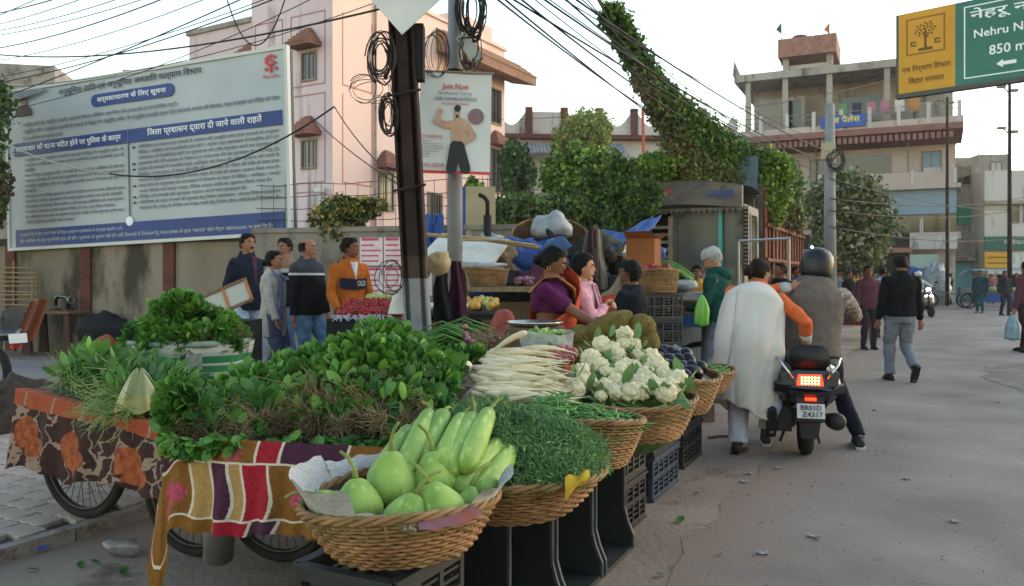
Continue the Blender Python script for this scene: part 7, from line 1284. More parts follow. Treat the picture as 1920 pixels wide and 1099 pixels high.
    mb = MB(); mb.loft([[(w_ * cx, y + d * cy, z) for cx, cy in ((-1, 0), (-.8, .8), (0, 1), (.8, .8), (1, 0), (.8, -.8), (0, -1), (-.8, -.8))] for z, y, w_, d in ((.92, .95, .09, .06), (.99, .95, .14, .09), (1.05, .93, .12, .08))]); mb.build('headset', body, e, True)
    mb = MB(); mb.tube([(-.34, .80, 1.04), (-.2, .9, 1.03), (0, .93, 1.02), (.2, .9, 1.03), (.34, .80, 1.04)], .013, 8); mb.build('handlebar', m_plk, e, True)
    for s in (-1, 1): mb = MB(); mb.tube([(s * .34, .80, 1.04), (s * .23, .88, 1.035)], .02, 8); mb.build('grip', m_plk, e, True); mb = MB(); mb.tube([(s * .22, .9, 1.05), (s * .3, .92, 1.2)], .006, 6); mb.ell((s * .34, .92, 1.25), (.07, .015, .05), 16, 8); mi = mb.build('mirror', m_plk, e, True); mb = MB(); mb.ell((s * .34, .908, 1.25), (.062, .006, .043), 16, 8); mb.build('mirror_glass', m_chr, mi, True)
    mb = MB(); mb.tube([(0, 1.24, .225), (0, 1.1, .6), (0, .98, .95)], .04, 8); mb.build('fork', m_plk, e); mb = MB(); mb.loft([[(x, y, z) for x, z in ((-.07, r + .17), (0, r + .24), (.07, r + .17))] for y in (1.05, 1.24, 1.42)]); mb.build('front_mudguard', body, e)
    hl = mat('headlamp_lit', 'fff2dc', rough=.3, emit=9) if lit_front else m_clr
    mb = MB(); mb.ell((0, 1.045, 1.0), (.085, .02, .05), 16, 8); mb.build('headlamp', hl, e, True)
    if lit_front:
        for s in (-1, 1): mb = MB(); mb.ell((s * .1, 1.085, .76), (.06, .015, .022), 12, 6, Euler((0, s * .5, 0)).to_matrix()); mb.build('position_lamp', hl, e, True)
    mb = MB(); mb.tube([(.08, .3, .3), (.16, .42, .02)], .012, 6); mb.tube([(-.08, .3, .3), (-.16, .42, .02)], .012, 6); mb.build('stand', m_plk, e)
    return e
SL = (GX(1510, 6.45), 6.45 + .0, .0); SYAW = R(-14)
sc1 = scooter(SL, SYAW, 'black scooter seen from behind with its red tail lamp lit')
text('Activa', sc1, (.185, -.04, .66), .12, .035, m_chr, rot=(R(90), 0, R(78)))
# bag/red cloth at the scooter's left
def onsc(x, y, z=0): return Vector(SL) + Matrix.Rotation(SYAW, 3, 'Z') @ Vector((x, y, z))
q = onsc(.07, .34); shoe2 = mat('shoe_dark_white', '1d2026', '2a2d33', sc=12, rough=.7)
pd_ = person((q.x, q.y, 0), SYAW, 'scooter rider in a dark helmet, taupe waistcoat and checked sleeves', 1.76, 'tan', fabric('checked_shirt', '8a8078', '5a4a48', sc=30, c3='b0a8a0', sc3=26, t3=.55), f_navyd, shoes=shoe2, hair=None, hipz=-.11, lean=R(9), side=R(6), hands=((-.38, .50, 1.02), (.32, .50, 1.02)), poles=((-.8, -.5, -.3), (.8, -.5, -.3)), feet=((-.34, -.02), (.38, .02)), build=1.25, hem=.80, belly=.03, kneepole=(0, 1, .2), grip=.7, neckline=1.47)
mb = MB(); rows = [(.79, .185, .14), (.95, .18, .135), (1.08, .172, .128), (1.2, .18, .13), (1.3, .192, .132), (1.39, .168, .11), (1.435, .12, .09), (1.50, .078, .078)]
mb.loft([ering(pd_['U'](0, 0, z), rx * 1.22 + .02, ry * 1.2 + .02, pd_['ax'], pd_['ay'], 24) for z, rx, ry in rows]); o = mb.build('waistcoat', f_vest, pd_['e'], True); remesh(o, .012, .03)
mb = MB(); mb.lathe([(.03, -.13), (.108, -.125), (.122, -.06), (.132, .02), (.125, .08), (.095, .125), (.05, .147), (.01, .152)], 28, M_=pd_['HM'] @ Matrix.Translation((0, -.005, .012)), sy=1.12); hl_ = mb.build('helmet', mat('helmet_blue_black', '0a0d12', '10141a', sc=3, rough=.38, spec=.3), pd_['e'], True)
mb = MB(); mb.grid(lambda u, v: pd_['HM'] @ Vector((.137 * math.cos(R(20) + u * R(140)), -.005 + .152 * math.sin(R(20) + u * R(140)), -.05 + .1 * v)), 16, 4); mb.build('visor', m_glass, hl_, True)
# rear scooter behind: far oncoming white one
s2 = Vector((GX(1747, 28.6), 28.6, 0)); s2y = R(178)
scooter((s2.x, s2.y + 1.2, 0), s2y, 'oncoming scooter with bright headlamp far down the street', lit_rear=False, lit_front=True, plate=False, body=m_sck)
p2 = person((s2.x, s2.y + .95, 0), s2y, 'rider in a pale shirt and white helmet on the oncoming scooter', 1.72, 'dark', f_wh, f_dk, hair=None, hipz=-.1, hands=((-.33, .5, 1.03), (.33, .5, 1.03)), feet=((-.15, .25, .25), (.15, .25, .25)), far=True)
mb = MB(); mb.ell(p2['HM'] @ Vector((0, -.01, .05)), (.115, .13, .1), 18, 10); mb.build('helmet', mat('helmet_white', 'b8b6b2', rough=.4), p2['e'], True)
# walkers
person((GX(1689, 11), 11, 0), R(-4), 'man in a black vest and grey trousers walking away', 1.73, 'brown', fabric('sweater_vest_black', '0c0d10', '131418'), f_gtr, hair='short', hem=.88, hands=((-.27, .1, .76), (.28, .04, .76)), feet=((-.10, .10), (.10, -.20, .12, 0, R(55))), flare=1.15, shoes=m_shoe, build=1.1)
person((GX(1628, 15.9), 15.9, 0), R(176), 'man in a maroon checked shirt walking towards the stalls', 1.66, 'dark', f_mar, f_dk, hair='short', hem=.82, hands=((-.22, .2, .95), (.24, .12, .85)), vox=.011)
pr_ = person((GX(1926, 15.2), 15.2, 0), R(20), 'person in maroon cut off by the right edge with a blue bag', 1.72, 'brown', f_mar, fabric('trousers_wine', '2c1a20', '351f26'), hem=.75, hands=((-.26, .05, .78), (.25, 0, .78)), vox=.011, feet=((-.1, -.15), (.1, .15)))
bgm = MB(); bgm.grid(lambda u, v: bagf(u, v, .15, .07, .5), 24, 12); tag(bgm.build('carrier_bag', mat('blue_grey_plastic', '5c7480', '6f8792', sc=8, rough=.4), None, True, loc=P(1899, 590, 15.0)), 'pale blue carrier bag of the person at the right edge', 'bag')
far = [(1838, 32, 130, 'person wrapped in a dark green shawl crossing the far street', fabric('shawl_teal', '16303a', '1d3a44'), fabric('salwar_teal', '1f4a4c')), (1782, 42, 60, 'person in a dark top standing by the far cycle rickshaw', f_blk, f_dk), (1884, 30, 180, 'person in dark clothes standing beside the lamp pole', f_dk, f_dk), (1655, 19, 0, 'person in a pale blue shirt just behind the walking man', fabric('shirt_sky', '8a98ac', '97a4b6'), f_dk), (1712, 40, 20, 'person in an orange top in the far crowd', fabric('top_orange', '9a4a30'), f_dk), (1592, 24, 200, 'person in black in the far crowd by the tree', f_blk, f_dk), (1572, 26, 100, 'person in a grey shirt in the far crowd by the tree', f_gtr, f_dk), (1465, 11.6, 100, 'person with dark hair hidden behind the shawl woman', f_blk, f_dk), (1492, 17, 200, 'person in a blue top behind the rider shoulder', fabric('top_blue', '2f4f78'), f_dk), (1086, 9.5, 170, 'dark haired person behind the pink kurta woman', f_blk, f_dk), (1735, 44, 90, 'person in purple in the far crowd', fabric('top_purple', '4a3a5c'), f_dk), (1606, 30, 190, 'person in a yellow shirt in the far crowd', fabric('top_yellow', 'a8862e'), f_dk), (1906, 36, 140, 'person in dark blue at the far right stall', f_navy, f_dk)]
far += [(px_, Y, yw, 'person in %s %s' % (c_, w_), fabric('far_' + c_.replace(' ', '_'), h_), f_dk) for px_, Y, yw, c_, w_, h_ in ((1690, 38, 10, 'a red top', 'in the far crowd before the shops', '7a2a2a'), (1722, 46, 200, 'a white shirt', 'in the far crowd before the shops', '9a9a9a'), (1640, 34, 170, 'a brown jacket', 'under the dusty tree', '4a3a2c'), (1618, 36, 20, 'a teal kurta', 'under the dusty tree', '1f4f52'), (1770, 45, 190, 'a grey coat', 'near the rusty thin pole', '55565a'), (1858, 43, 150, 'a rose shawl', 'by the far canopy', '7a4a54'), (1545, 30, 180, 'a checked shirt', 'behind the concrete pole', '5f5a66'), (1664, 28, 185, 'a navy coat', 'further down the road', '1c2233'))]
for (px_, Y, yw, lb_, t_, b_) in far: person((GX(px_, Y), Y, 0), R(yw), lb_, random.uniform(1.6, 1.72), 'dark', t_, b_, far=True, hem=.6 if 'shawl' in lb_ else .82, feet=((-.1, random.uniform(-.15, .15)), (.1, random.uniform(-.15, .15))), build=1.25 if 'shawl' in lb_ else 1)
# ================================================================ BACK STALLS
m_bcl = mat('black_cloth', '121214', '1b1b1e', sc=6, rough=.9); m_pom = mat('pomegranate', '720d12', '8a1f1a', sc=3, rough=.45, spec=.2, orand=.25, c3='a8683a', sc3=3, t3=.6); m_card = mat('cardboard', '74431f', '824f28', sc=4, rough=.9)
def table(name, px0, px1, Y, z, dep, m_, label, z0=0, rz=0, legs=True, th=.06, skirt=0):
    x0, x1 = GX(px0, Y), GX(px1, Y); e = empty(name, ((x0 + x1) / 2, Y, z0), rz, label, 'cart' if 'cart' in name else 'table'); w_ = (x1 - x0) / 2
    mb = MB(); mb.bb((-w_, 0, z - th - z0), (w_, dep, z - z0)); mb.build('table_top', m_, e)
    if skirt: mb = MB(); mb.grid(lambda u, v: (-w_ + 2 * w_ * u, -.012 - .015 * v * math.sin(u * 30), z - z0 - .003 - skirt * v + .02 * math.sin(u * 19) * v), 40, 6); mb.build('cloth_skirt', m_bcl, e, True)
    for x in (-w_ + .06, w_ - .06):
        for y in (.06, dep - .06): mb = MB(); mb.bb((x - .025, y - .025, 0), (x + .025, y + .025, z - th - z0)); mb.build('leg', m_wood, e)
    return e
zf = CH - 70 / F * 8.2
table('fruit_table', 612, 752, 8.0, zf - .03, .62, m_wood, 'fruit table with a black cloth in front of the orange jacket seller', FPZ, skirt=.45)
PO = MB(); PO.ell((0, 0, 0), (.042, .042, .039), 16, 10); PO.lathe([(.012, .036), (.009, .046), (.013, .053)], 8); PO = PO.mesh('pomegranate', m_pom, True)
for r_ in range(5):
    for c_ in range(13 - (r_ > 3) * 2):
        x = GX(630, 8.1) + .052 + c_ * .049 + r_ * .012 * (1 if c_ % 2 else .4) + random.uniform(-.012, .012); tag(ob('pomegranate', PO, None, (x, 8.08 + r_ * .09 + random.uniform(-.012, .012), zf + .02 + r_ * .026 + random.uniform(-.006, .006)), (random.uniform(-1, 1), random.uniform(-1, 1), 0), random.uniform(.88, 1.05)), 'red pomegranate on the fruit table', 'pomegranate', 'pomegranates on the fruit table')
m_gua = mat('guava_green', '7d8a4a', '949c5a', sc=5, rough=.5, orand=.15); GU = MB().ell((0, 0, 0), (.04, .04, .044), 14, 9).mesh('guava', m_gua, True)
for k in range(7): tag(ob('guava', GU, None, (GX(690 + 7 * k, 8.5), 8.5 + random.uniform(0, .08), zf + .15 + random.uniform(0, .03))), 'green guava behind the pomegranates', 'guava', 'guavas behind the pomegranates')
mb = MB(); [mb.tube([(GX(632 + random.uniform(0, 100), 8.03), 8.02 + random.uniform(-.03, .02), zf + random.uniform(-.03, .01)), (GX(632 + random.uniform(0, 100), 8.03), 8.0 + random.uniform(-.03, .02), zf - random.uniform(.0, .05))], .004, 4) for _ in range(36)]; mb = MB()
for k in range(50): x = GX(626 + 2.2 * k, 8.02); mb.tube([(x, 8.03, zf + .0), (x + random.gauss(0, .02), 7.985, zf + random.uniform(-.02, .02)), (x + random.gauss(0, .03), 7.975, zf - random.uniform(.02, .06))], .005, 4)
tag(mb.build('paper_shreds', mat('paper_lilac', 'a8a2b4', rough=.8), None), 'pale paper shreds along the edge of the fruit table', 'paper', kind='stuff')
mb = MB(); mb.grid(lambda u, v: ((.035 + .085 * (1 - v) ** .6) * (1 + .06 * math.sin(u * 25)) * math.cos(u * 6.2832), (.03 + .05 * (1 - v)) * math.sin(u * 6.2832), .23 * v), 30, 10); tag(mb.build('carrier_bag', mat('white_plastic', 'a5a5a0', 'b4b4ae', sc=6, rough=.4), None, True, loc=P(752, 588, 7.55)), 'white plastic carrier bag hung at the beam pole', 'bag')
tb_ = MB(); tb_.box((0, 0, 0), (.5, .03, .26), mi=0); [tb_.box((x, -.02, 0), (.03, .015, .26), mi=1) for x in (-.24, 0, .24)]; tb_.box((0, -.02, .13), (.52, .02, .03), mi=2); tb_.box((0, -.02, -.13), (.52, .02, .03), mi=2)
tag(tb_.build('wooden_tray', [mat('tray_pale', '9a9a90', rough=.8), mat('tray_orange', '9a6034', rough=.8), m_wood], None, loc=P(425, 562, 8.2), rot=(R(-30), R(-24), R(10))), 'tilted wooden tray with pale panels left of the shoppers', 'tray')
mb = MB(); mb.bb((-.28, -.2, 0), (.28, .2, .98)); tag(mb.build('cloth_stack', m_bcl, None, loc=(P(425, 562, 8.4).x, 8.5, .0)), 'dark covered stack carrying the tilted wooden tray', 'stack')
# hanging clothes and bag on the steel pole
def hang(name, px0, px1, py0, py1, Y, m_, label, cat, amp=.06, taper=.45):
    a, b = P(px0, py1, Y), P(px1, py0, Y); mb = MB(); w_ = (b.x - a.x) / 2; h_ = b.z - a.z
    s_ = random.uniform(0, 9); mb.grid(lambda u, v: (w_ * (taper + (1 - taper) * (1 - v)) * math.cos(u * 6.2832) * (1 + .18 * fbm(u * 5, v * 3, s_)) + .06 * w_ * math.sin(v * 6 + s_), (.04 + amp * (1 - v)) * math.sin(u * 6.2832) * (1 + .45 * math.sin(u * 6.28 * 5 + 3 * v)), h_ * v + .12 * h_ * (1 - v) * fbm(u * 4, s_)), 48, 16)
    return tag(mb.build(name, m_, None, True, loc=((a.x + b.x) / 2, Y, a.z)), label, cat)
hang('hanging_trousers', 808, 848, 500, 600, 7.7, f_blk, 'black trousers hanging between the two poles', 'clothes'); hang('hanging_jacket', 834, 878, 490, 606, 7.8, fabric('cloth_wine', '2a1220', '341a2a'), 'wine coloured jacket hung on the steel pole', 'clothes'); hang('hanging_shirt', 862, 882, 505, 545, 7.95, fabric('cloth_brown', '4f463c', '5a5146'), 'brown shirt hung behind the steel pole', 'clothes', .03)
mb = MB(); mb.ell((0, 0, 0), (.12, .09, .11), 30, 18); mb.v = [tuple(Vector(p) * (1 + .25 * fbm(p[0] * 14, p[1] * 14, p[2] * 14))) for p in mb.v]; tag(mb.build('cloth_bag', fabric('cloth_bag_beige', '8d7a5a', '9a8868', sc=10), None, True, loc=P(824, 494, 7.6)), 'crumpled beige cloth bag tied to the steel pole', 'bag')
# orange tray
zt_ = CH - 62 / F * 8.6
table('fruit_tray_table', 800, 945, 8.4, zt_ - .03, .7, m_bcl, 'black fruit tray table behind the hanging clothes', .17)
m_org = mat('orange_fruit', 'a8701e', 'b8852e', sc=4, rough=.45, orand=.3); OR = MB().ell((0, 0, 0), (.04, .04, .037), 14, 9).mesh('orange', m_org, True)
for k in range(34):
    u = random.random(); v = random.random(); tag(ob('orange', OR if k % 4 else GU, None, (GX(870, 8.5) + .34 * u, 8.5 + .4 * v, zt_ + .02 + .08 * v + random.uniform(0, .03)), (0, 0, 0), random.uniform(.85, 1.05)), 'yellow or green fruit on the black tray table', 'fruit', 'fruit on the black tray table')
for k in range(8): tag(ob('cabbage', MB().ell((0, 0, 0), (.06, .06, .05), 14, 9).mesh('cabbage', mat('cabbage_pale', '95a488', 'a8b49a', sc=9, rough=.6, bump=.4, bs=30), True), None, (GX(805 + 9 * k, 8.45), 8.45 + .06 * (k % 2), zt_ + .04)), 'pale cabbage on the left of the black tray table', 'cabbage', 'cabbages on the tray table')
# tractor
m_tb = mat('tractor_blue', '1f3f77', '284a84', sc=3, rough=.4, c3='4d4a48', sc3=3, t3=.62)
tr = empty('tractor', (GX(965, 11), 11.0, .17), R(4), 'blue tractor half hidden behind the fruit stalls', 'tractor')
mb = MB(); mb.loft([[(x, y * .42, z) for y, z in ((-1, .85), (1, .85), (1, 1.32), (.75, 1.46), (-.75, 1.46), (-1, 1.32))] for x in (-.72, -.55, .5, .75)]); bn = mb.build('bonnet', m_tb, tr, True)
mb = MB(); mb.bb((-.75, -.45, .84), (.7, -.435, 1.0)); mb.bb((-.5, -.452, 1.2), (-.0, -.43, 1.27)); mb.build('bonnet_trim', m_blk, tr); text('380', tr, (-.22, -.46, 1.33), .2, .11, m_wh)
mb = MB(); mb.bb((-1.0, -.36, .5), (1.0, .36, .84)); mb.build('chassis', m_blk, tr); mb = MB(); mb.tube([(-.38, -.15, 1.4), (-.38, -.15, 2.1)], .055, 12); mb.tube([(-.38, -.15, 2.1), (-.38, -.15, 2.28), (-.42, -.15, 2.34), (-.5, -.15, 2.38)], .03, 10); mb.build('exhaust', m_blk, tr, True)
for x, y, r_ in ((1.35, -.75, .65), (1.35, .75, .65), (-.6, -.6, .36), (-.6, .6, .36)):
    mb = MB(); Mx = Matrix.Translation((x, y, r_)) @ Matrix.Rotation(R(90), 4, 'X'); mb.lathe([(r_ * .6, -.14), (r_ * .95, -.14), (r_, -.08), (r_, .08), (r_ * .95, .14), (r_ * .6, .14)], 28, M_=Mx); wh = mb.build('wheel', m_tyre, tr, True); mb = MB(); mb.lathe([(.05, -.05), (r_ * .6, -.1), (r_ * .6, .1), (.05, .05)], 18, M_=Mx); mb.build('rim', m_lwhite, wh)
mb = MB(); mb.torus((.55, -.1, 1.75), .2, .02, 28, 8, M_=Euler((0, R(55), 0)).to_matrix()); mb.tube([(.4, -.1, 1.4), (.55, -.1, 1.75)], .025, 8); mb.build('steering_wheel', m_blk, tr, True); mb = MB(); mb.box((1.15, 0, 1.15), (.5, .5, .12)); mb.box((1.4, 0, 1.35), (.1, .5, .4)); mb.build('seat', m_blk, tr)
# foam sheet, bamboo, blue drums / sheets, tarps, sacks
mb = MB(); mb.box((0, 0, 0), (.9, .8, .07)); tag(mb.build('foam_slab', mat('foam_white', 'a5a49e', 'b3b2ac', sc=5, rough=.8), None, loc=P(872, 470, 10.0), rot=(R(24), R(6), R(-14))), 'white foam slab lying on the tractor behind the poles', 'slab')
for k, (a, b, lb_) in enumerate((((800, 440, 9.9), (1010, 465, 9.9), 'long bamboo pole lying across in front of the tractor'), ((866, 450, 9.7), (1005, 460, 9.7), 'thinner bamboo pole below the long one'))): mb = MB(); mb.tube([P(*a), P((a[0] + b[0]) / 2, (a[1] + b[1]) / 2 - 4, a[2]), P(*b)], .025 if not k else .016, 8); tag(mb.build('bamboo_pole', mat('bamboo', '7d6a4a', '8f7b58', sc=6, rough=.7), None, True), lb_, 'pole')
m_tarp = mat('tarp_blue', '173870', '214684', sc=3, rough=.5, bump=.3, bs=10)
def cloth_sheet(name, c4, m_, label, amp=.04, n=24, cat='tarpaulin'):
    c = [P(*q) for q in c4]; mb = MB(); mb.grid(lambda u, v: (c[0].lerp(c[1], u)).lerp(c[3].lerp(c[2], u), v) + Vector((0, amp * fbm(u * 4, v * 4, 7) * 2, amp * math.sin(u * 11 + 3 * v) * .5 - amp * 2.5 * math.sin(math.pi * u) * math.sin(math.pi * v))), n, n); o = mb.build(name, m_, None, True); so = o.modifiers.new('s', 'SOLIDIFY'); so.thickness = .01; return tag(o, label, cat)
cloth_sheet('tarpaulin', ((1130, 452, 11.3), (1240, 402, 11.6), (1225, 432, 10.6), (1132, 476, 10.4)), m_tarp, 'bright blue tarpaulin stretched in front of the lorry'); cloth_sheet('tarpaulin', ((798, 405, 12.4), (832, 400, 12.4), (830, 470, 12.2), (800, 520, 12.0)), m_tarp, 'blue sheet hanging between the two poles', .05)
cloth_sheet('tarpaulin', ((1085, 455, 10.8), (1118, 425, 10.8), (1128, 480, 10.5), (1090, 500, 10.5)), m_tarp, 'small blue tarpaulin behind the women', .05)
mb = MB(); mb.bb((-.16, -.1, 0), (.3, .1, 1.0)); mb.bb((-.3, -.1, 0), (-.16, .1, 1.0), 1); o = mb.build('sheet_board', [mat('board_tan', '8f8268', '9a8d74', sc=3, rough=.8), m_tarp], None, loc=P(893, 470, 12.6)); tag(o, 'tan and blue board standing behind the tractor', 'board')
mb = MB(); mb.bb((-.45, -.2, -.04), (.45, .2, P(893, 470, 12.6).z - .002)); tag(mb.build('low_wall', mw2, None, loc=(P(893, 470, 12.6).x, 12.65, 0)), 'low plaster wall carrying the tan and blue board', 'wall')
def lump(name, c, r, m_, label, cat, amp=.22, f_=5, rot=(0, 0, 0)):
    mb = MB(); mb.ell((0, 0, 0), r, 30, 18); s_ = random.uniform(0, 50); mb.v = [tuple(Vector(p) * (1 + amp * fbm(p[0] * f_ + s_, p[1] * f_, p[2] * f_))) for p in mb.v]; return tag(mb.build(name, m_, None, True, loc=c, rot=rot), label, cat)
m_gun = mat('gunny', '6a5a45', '7d6c55', sc=14, rough=.95, bump=.4, bs=60); m_pls = mat('plastic_sheet_grey', '6f7478', '8a8f92', sc=6, rough=.35, bump=.3, bs=14)
e = put_basket(basket(.55, .45, .35, 16, 34, seed=9), P(1030, 470, 11.6) - Vector((0, 0, .1)), (R(35), 0, 0), 'big old basket lying tilted on the heap behind the tractor'); e['group'] = 'baskets behind the stalls'
lump('plastic_sack', P(1036, 425, 11.4), (.3, .2, .2), m_pls, 'white plastic sheet stuffed in the big old basket', 'sack', .3); lump('gunny_sack', P(1050, 500, 10.6), (.3, .22, .34), mat('bundle_blue', '2c4468', '3a567c', sc=4, rough=.7, c3='8a8f94', sc3=5, t3=.55), 'blue and white bundle behind the sari woman head', 'bundle', .25)
hang('hanging_sack', 1098, 1140, 430, 540, 9.6, mat('sack_dirty', '5c564f', '6f685f', sc=9, rough=.8), 'dirty grey sack hanging beside the pink kurta woman', 'sack', .06); hang('hanging_cloth', 1098, 1118, 425, 500, 9.4, fabric('cloth_dkbrown', '2c2024', '3a2c30'), 'dark cloth hanging over the blue tarpaulin', 'cloth', .04)
tk = MB(); tk.tube([P(1095, 480, 9.5), P(1102, 440, 9.5), P(1118, 425, 9.5)], .03, 8); tk.tube([P(1118, 425, 9.5), (P(1118, 425, 9.5).x + .03, 9.5, 0)], .025, 8); tag(tk.build('bent_post', m_bark, None), 'bent wooden post carrying the hanging sack', 'post')
ok_ = MB(); ok_.bb((-.55, -.35, 0), (.55, .35, 1.12)); tag(ok_.build('goods_stack', m_gun, None, loc=(GX(985, 10.2), 10.3, .0)), 'sack covered stack below the tractor front', 'stack')
table('goods_table', 865, 1010, 9.3, 1.38 - .06, .6, m_gun, 'raised table of onions and sacks in front of the tractor', .17)
e = put_basket(basket(.3, .26, .2, 10, 26, seed=11), (GX(905, 9.5), 9.62, 1.325), (0, 0, 0), 'wide brown basket on the table in front of the tractor'); e['group'] = 'baskets behind the stalls'
m_oni = mat('onion_purple', '5f3a48', '77505c', sc=5, rough=.5, orand=.3); ON = MB().ell((0, 0, 0), (.035, .035, .03), 12, 8).mesh('onion', m_oni, True)
for k in range(40): tag(ob('onion', ON, None, (GX(965 + 36 * random.random(), 9.45), 9.38 + .35 * random.random(), 1.35 + random.uniform(0, .07))), 'purple onion on the raised table by the tractor', 'onion', 'onions on the raised table')
lump('plastic_sack', (GX(900, 9.6), 9.65, 1.56), (.32, .2, .06), m_pls, 'pale plastic sheet over the wide brown basket', 'sheet', .3, 7)
lump('onion_sack', P(943, 615, 6.9), (.11, .1, .17), mat('net_red', '7a3630', '8c463c', sc=40, rough=.8, bump=.4, bs=120), 'red net sack of onions beside the sari woman', 'sack', .12, 7)
sb = MB(); sb.bb((-.15, -.15, -.02), (.15, .15, P(943, 615, 6.9).z - .15)); tag(sb.build('wooden_box', m_wood, None, loc=(P(943, 615, 6.9).x, 6.9, 0)), 'wooden box under the red net sack', 'box')
for k in range(34):
    px_ = random.uniform(868, 1245); Y = random.uniform(10.2, 12.6); zt_2 = CH + (520 - random.uniform(425, 520)) / F * Y; r_ = random.uniform(.14, .34)
    lump('clutter_bundle', (GX(px_, Y), Y, zt_2 - r_ * .7), (r_, r_ * .8, r_ * random.uniform(.5, .9)), random.choice((m_gun, m_bcl, m_pls, m_bcl, f_dk, f_navy, m_tarp, f_mar, mat('sack_olive', '3f3d2e', '50503c', sc=9, rough=.9))), 'dark tied bundle in the clutter behind the stall women', 'bundle', .4, 6)['group'] = 'bundles in the clutter'
ck = MB(); ck.grid(lambda u, v: (GX(865, 12.4) + u * 3.4, 12.3 + .5 * v + .1 * fbm(u * 6, v * 3), .17 + 1.75 * v * (.75 + .25 * fbm(u * 5, 2))), 30, 10); tag(ck.build('goods_heap', m_gun, None, True), 'long sacking covered heap behind the tractor', 'heap')
# cartons, baskets, blue cart on the right
zb = CH - 75 / F * 9.4
bc = table('blue_cart', 1212, 1332, 9.3, zb + .03, .9, mat('cart_blue', '1c4f86', '245a92', sc=3, rough=.5, c3='3a4a58', sc3=4, t3=.6), 'blue hand cart of mixed produce beside the old man', 0, th=.14)
for x in (-.1, .28): w_ = ob('wheel', WM[0][1], bc, (x, .1, .34), (R(90), 0, 0)); [ob(n, me, w_) for n, me in WM[1:]]
for k, (px_, m_, r_) in enumerate(((1248, m_org, .055), (1262, m_pom, .05), (1272, m_org, .05), (1280, m_gua, .05), (1256, m_gua, .04), (1268, m_org, .045))): tag(ob('melon', MB().ell((0, 0, 0), (r_, r_, r_ * .9), 14, 9).mesh('melon', m_, True), None, (GX(px_, 9.4), 9.38 + .03 * (k % 2), zb + .03 + r_ * .9)), 'round fruit at the front of the blue cart', 'fruit', 'fruit on the blue cart')
e = put_basket(bkC, (GX(1308, 9.6), 9.65, zb + .032), (0, 0, 0), 'small basket on the blue cart near the old man hands', .75); e['group'] = 'baskets behind the stalls'
bb_ = MB()
for k in range(70): y0 = random.gauss(0, .05); z0 = abs(random.gauss(0, .05)); bb_.tube([(-.25, y0, z0 + .05), (0, y0 + random.gauss(0, .01), z0 + .07), (.25, y0 + random.gauss(0, .02), z0)], .007, 4)
tag(bb_.build('long_beans', mat('long_bean', '4a7a34', '6a984c', sc=9, rough=.6, isl=.25), None, True, loc=(GX(1262, 10), 10.0, 1.42), rot=(0, R(18), R(20))), 'bundle of long green beans behind the blue cart', 'beans', kind='stuff')
st_ = MB(); st_.bb((-.5, -.25, 0), (.5, .3, 1.24)); tag(st_.build('goods_stack', m_pls, None, loc=(GX(1262, 10.1), 10.15, 0)), 'plastic covered stack under the long beans', 'stack'); lump('plastic_sack', (GX(1262, 9.9), 9.98, 1.32), (.3, .15, .09), m_pls, 'clear plastic bundle below the long beans', 'bundle', .25, 7)
e = put_basket(basket(.3, .26, .24, 14, 28, seed=12), (GX(1222, 8.9), 8.95, 1.26), (0, 0, 0), 'tall light wicker basket below the orange carton'); e['group'] = 'baskets behind the stalls'
crate((GX(1218, 8.9), 8.95, .4), R(20), m_crk, 'black crate upper one below the light wicker basket', group='crates behind the boy'); crate((GX(1218, 8.9), 8.95, .69), R(18), m_crk, 'black crate right below the light wicker basket', group='crates behind the boy'); crate((GX(1218, 8.9), 8.95, .97), R(20), m_crk, 'topmost black crate carrying the light wicker basket', group='crates behind the boy'); sb = MB(); sb.bb((-.3, -.22, -.02), (.3, .22, .398)); tag(sb.build('wooden_box', m_wood, None, loc=(GX(1218, 8.9), 8.95, 0), rot=(0, 0, R(20))), 'wooden box at the bottom of the crates behind the boy', 'box')
for k in range(14): tag(ob('apple', PO, None, (GX(1222, 8.9) + random.uniform(-.2, .2), 8.95 + random.uniform(-.2, .1), 1.52 + random.uniform(-.01, .03)), (1, 0, 0)), 'red fruit in the light wicker basket', 'fruit', 'red fruit in the light wicker basket')
mb = MB(); mb.bb((-.17, -.14, 0), (.17, .14, .34)); cb_ = mb.build('box', m_card, None, loc=(GX(1207, 9.4), 9.42, 1.54), rot=(0, 0, R(-25))); cb_.name = 'carton'; tag(cb_, 'orange cardboard carton below the blue tarpaulin', 'carton'); mb = MB(); mb.add([(-.17, -.14, .34), (.17, -.14, .34), (.17, -.24, .42), (-.17, -.24, .42)], [(0, 1, 2, 3)]); mb.add([(.17, -.14, .34), (.17, .14, .34), (.27, .14, .40), (.27, -.14, .40)], [(0, 1, 2, 3)]); mb.build('flap', m_card, cb_)
sb = MB(); sb.bb((-.25, -.2, -.02), (.25, .2, 1.538)); tag(sb.build('goods_stack', m_gun, None, loc=(GX(1205, 9.45), 9.5, 0)), 'sacking covered stack below the orange carton', 'stack')
lump('gunny_sack', (GX(1165, 9.0), 9.1, .85), (.35, .25, .5), m_gun, 'brown gunny sack behind the boy', 'sack'); lump('gunny_sack', (GX(1145, 8.6), 8.7, .8), (.22, .2, .45), fabric('cloth_red_bundle', '8a2a22', '9a3a2c'), 'red cloth bundle behind the boy arm', 'bundle')
lump('plastic_sack', (GX(1258, 7.6), 7.6, .45), (.22, .2, .3), m_pls, 'clear plastic sack standing below the blue cart', 'sack', .3, 8); 
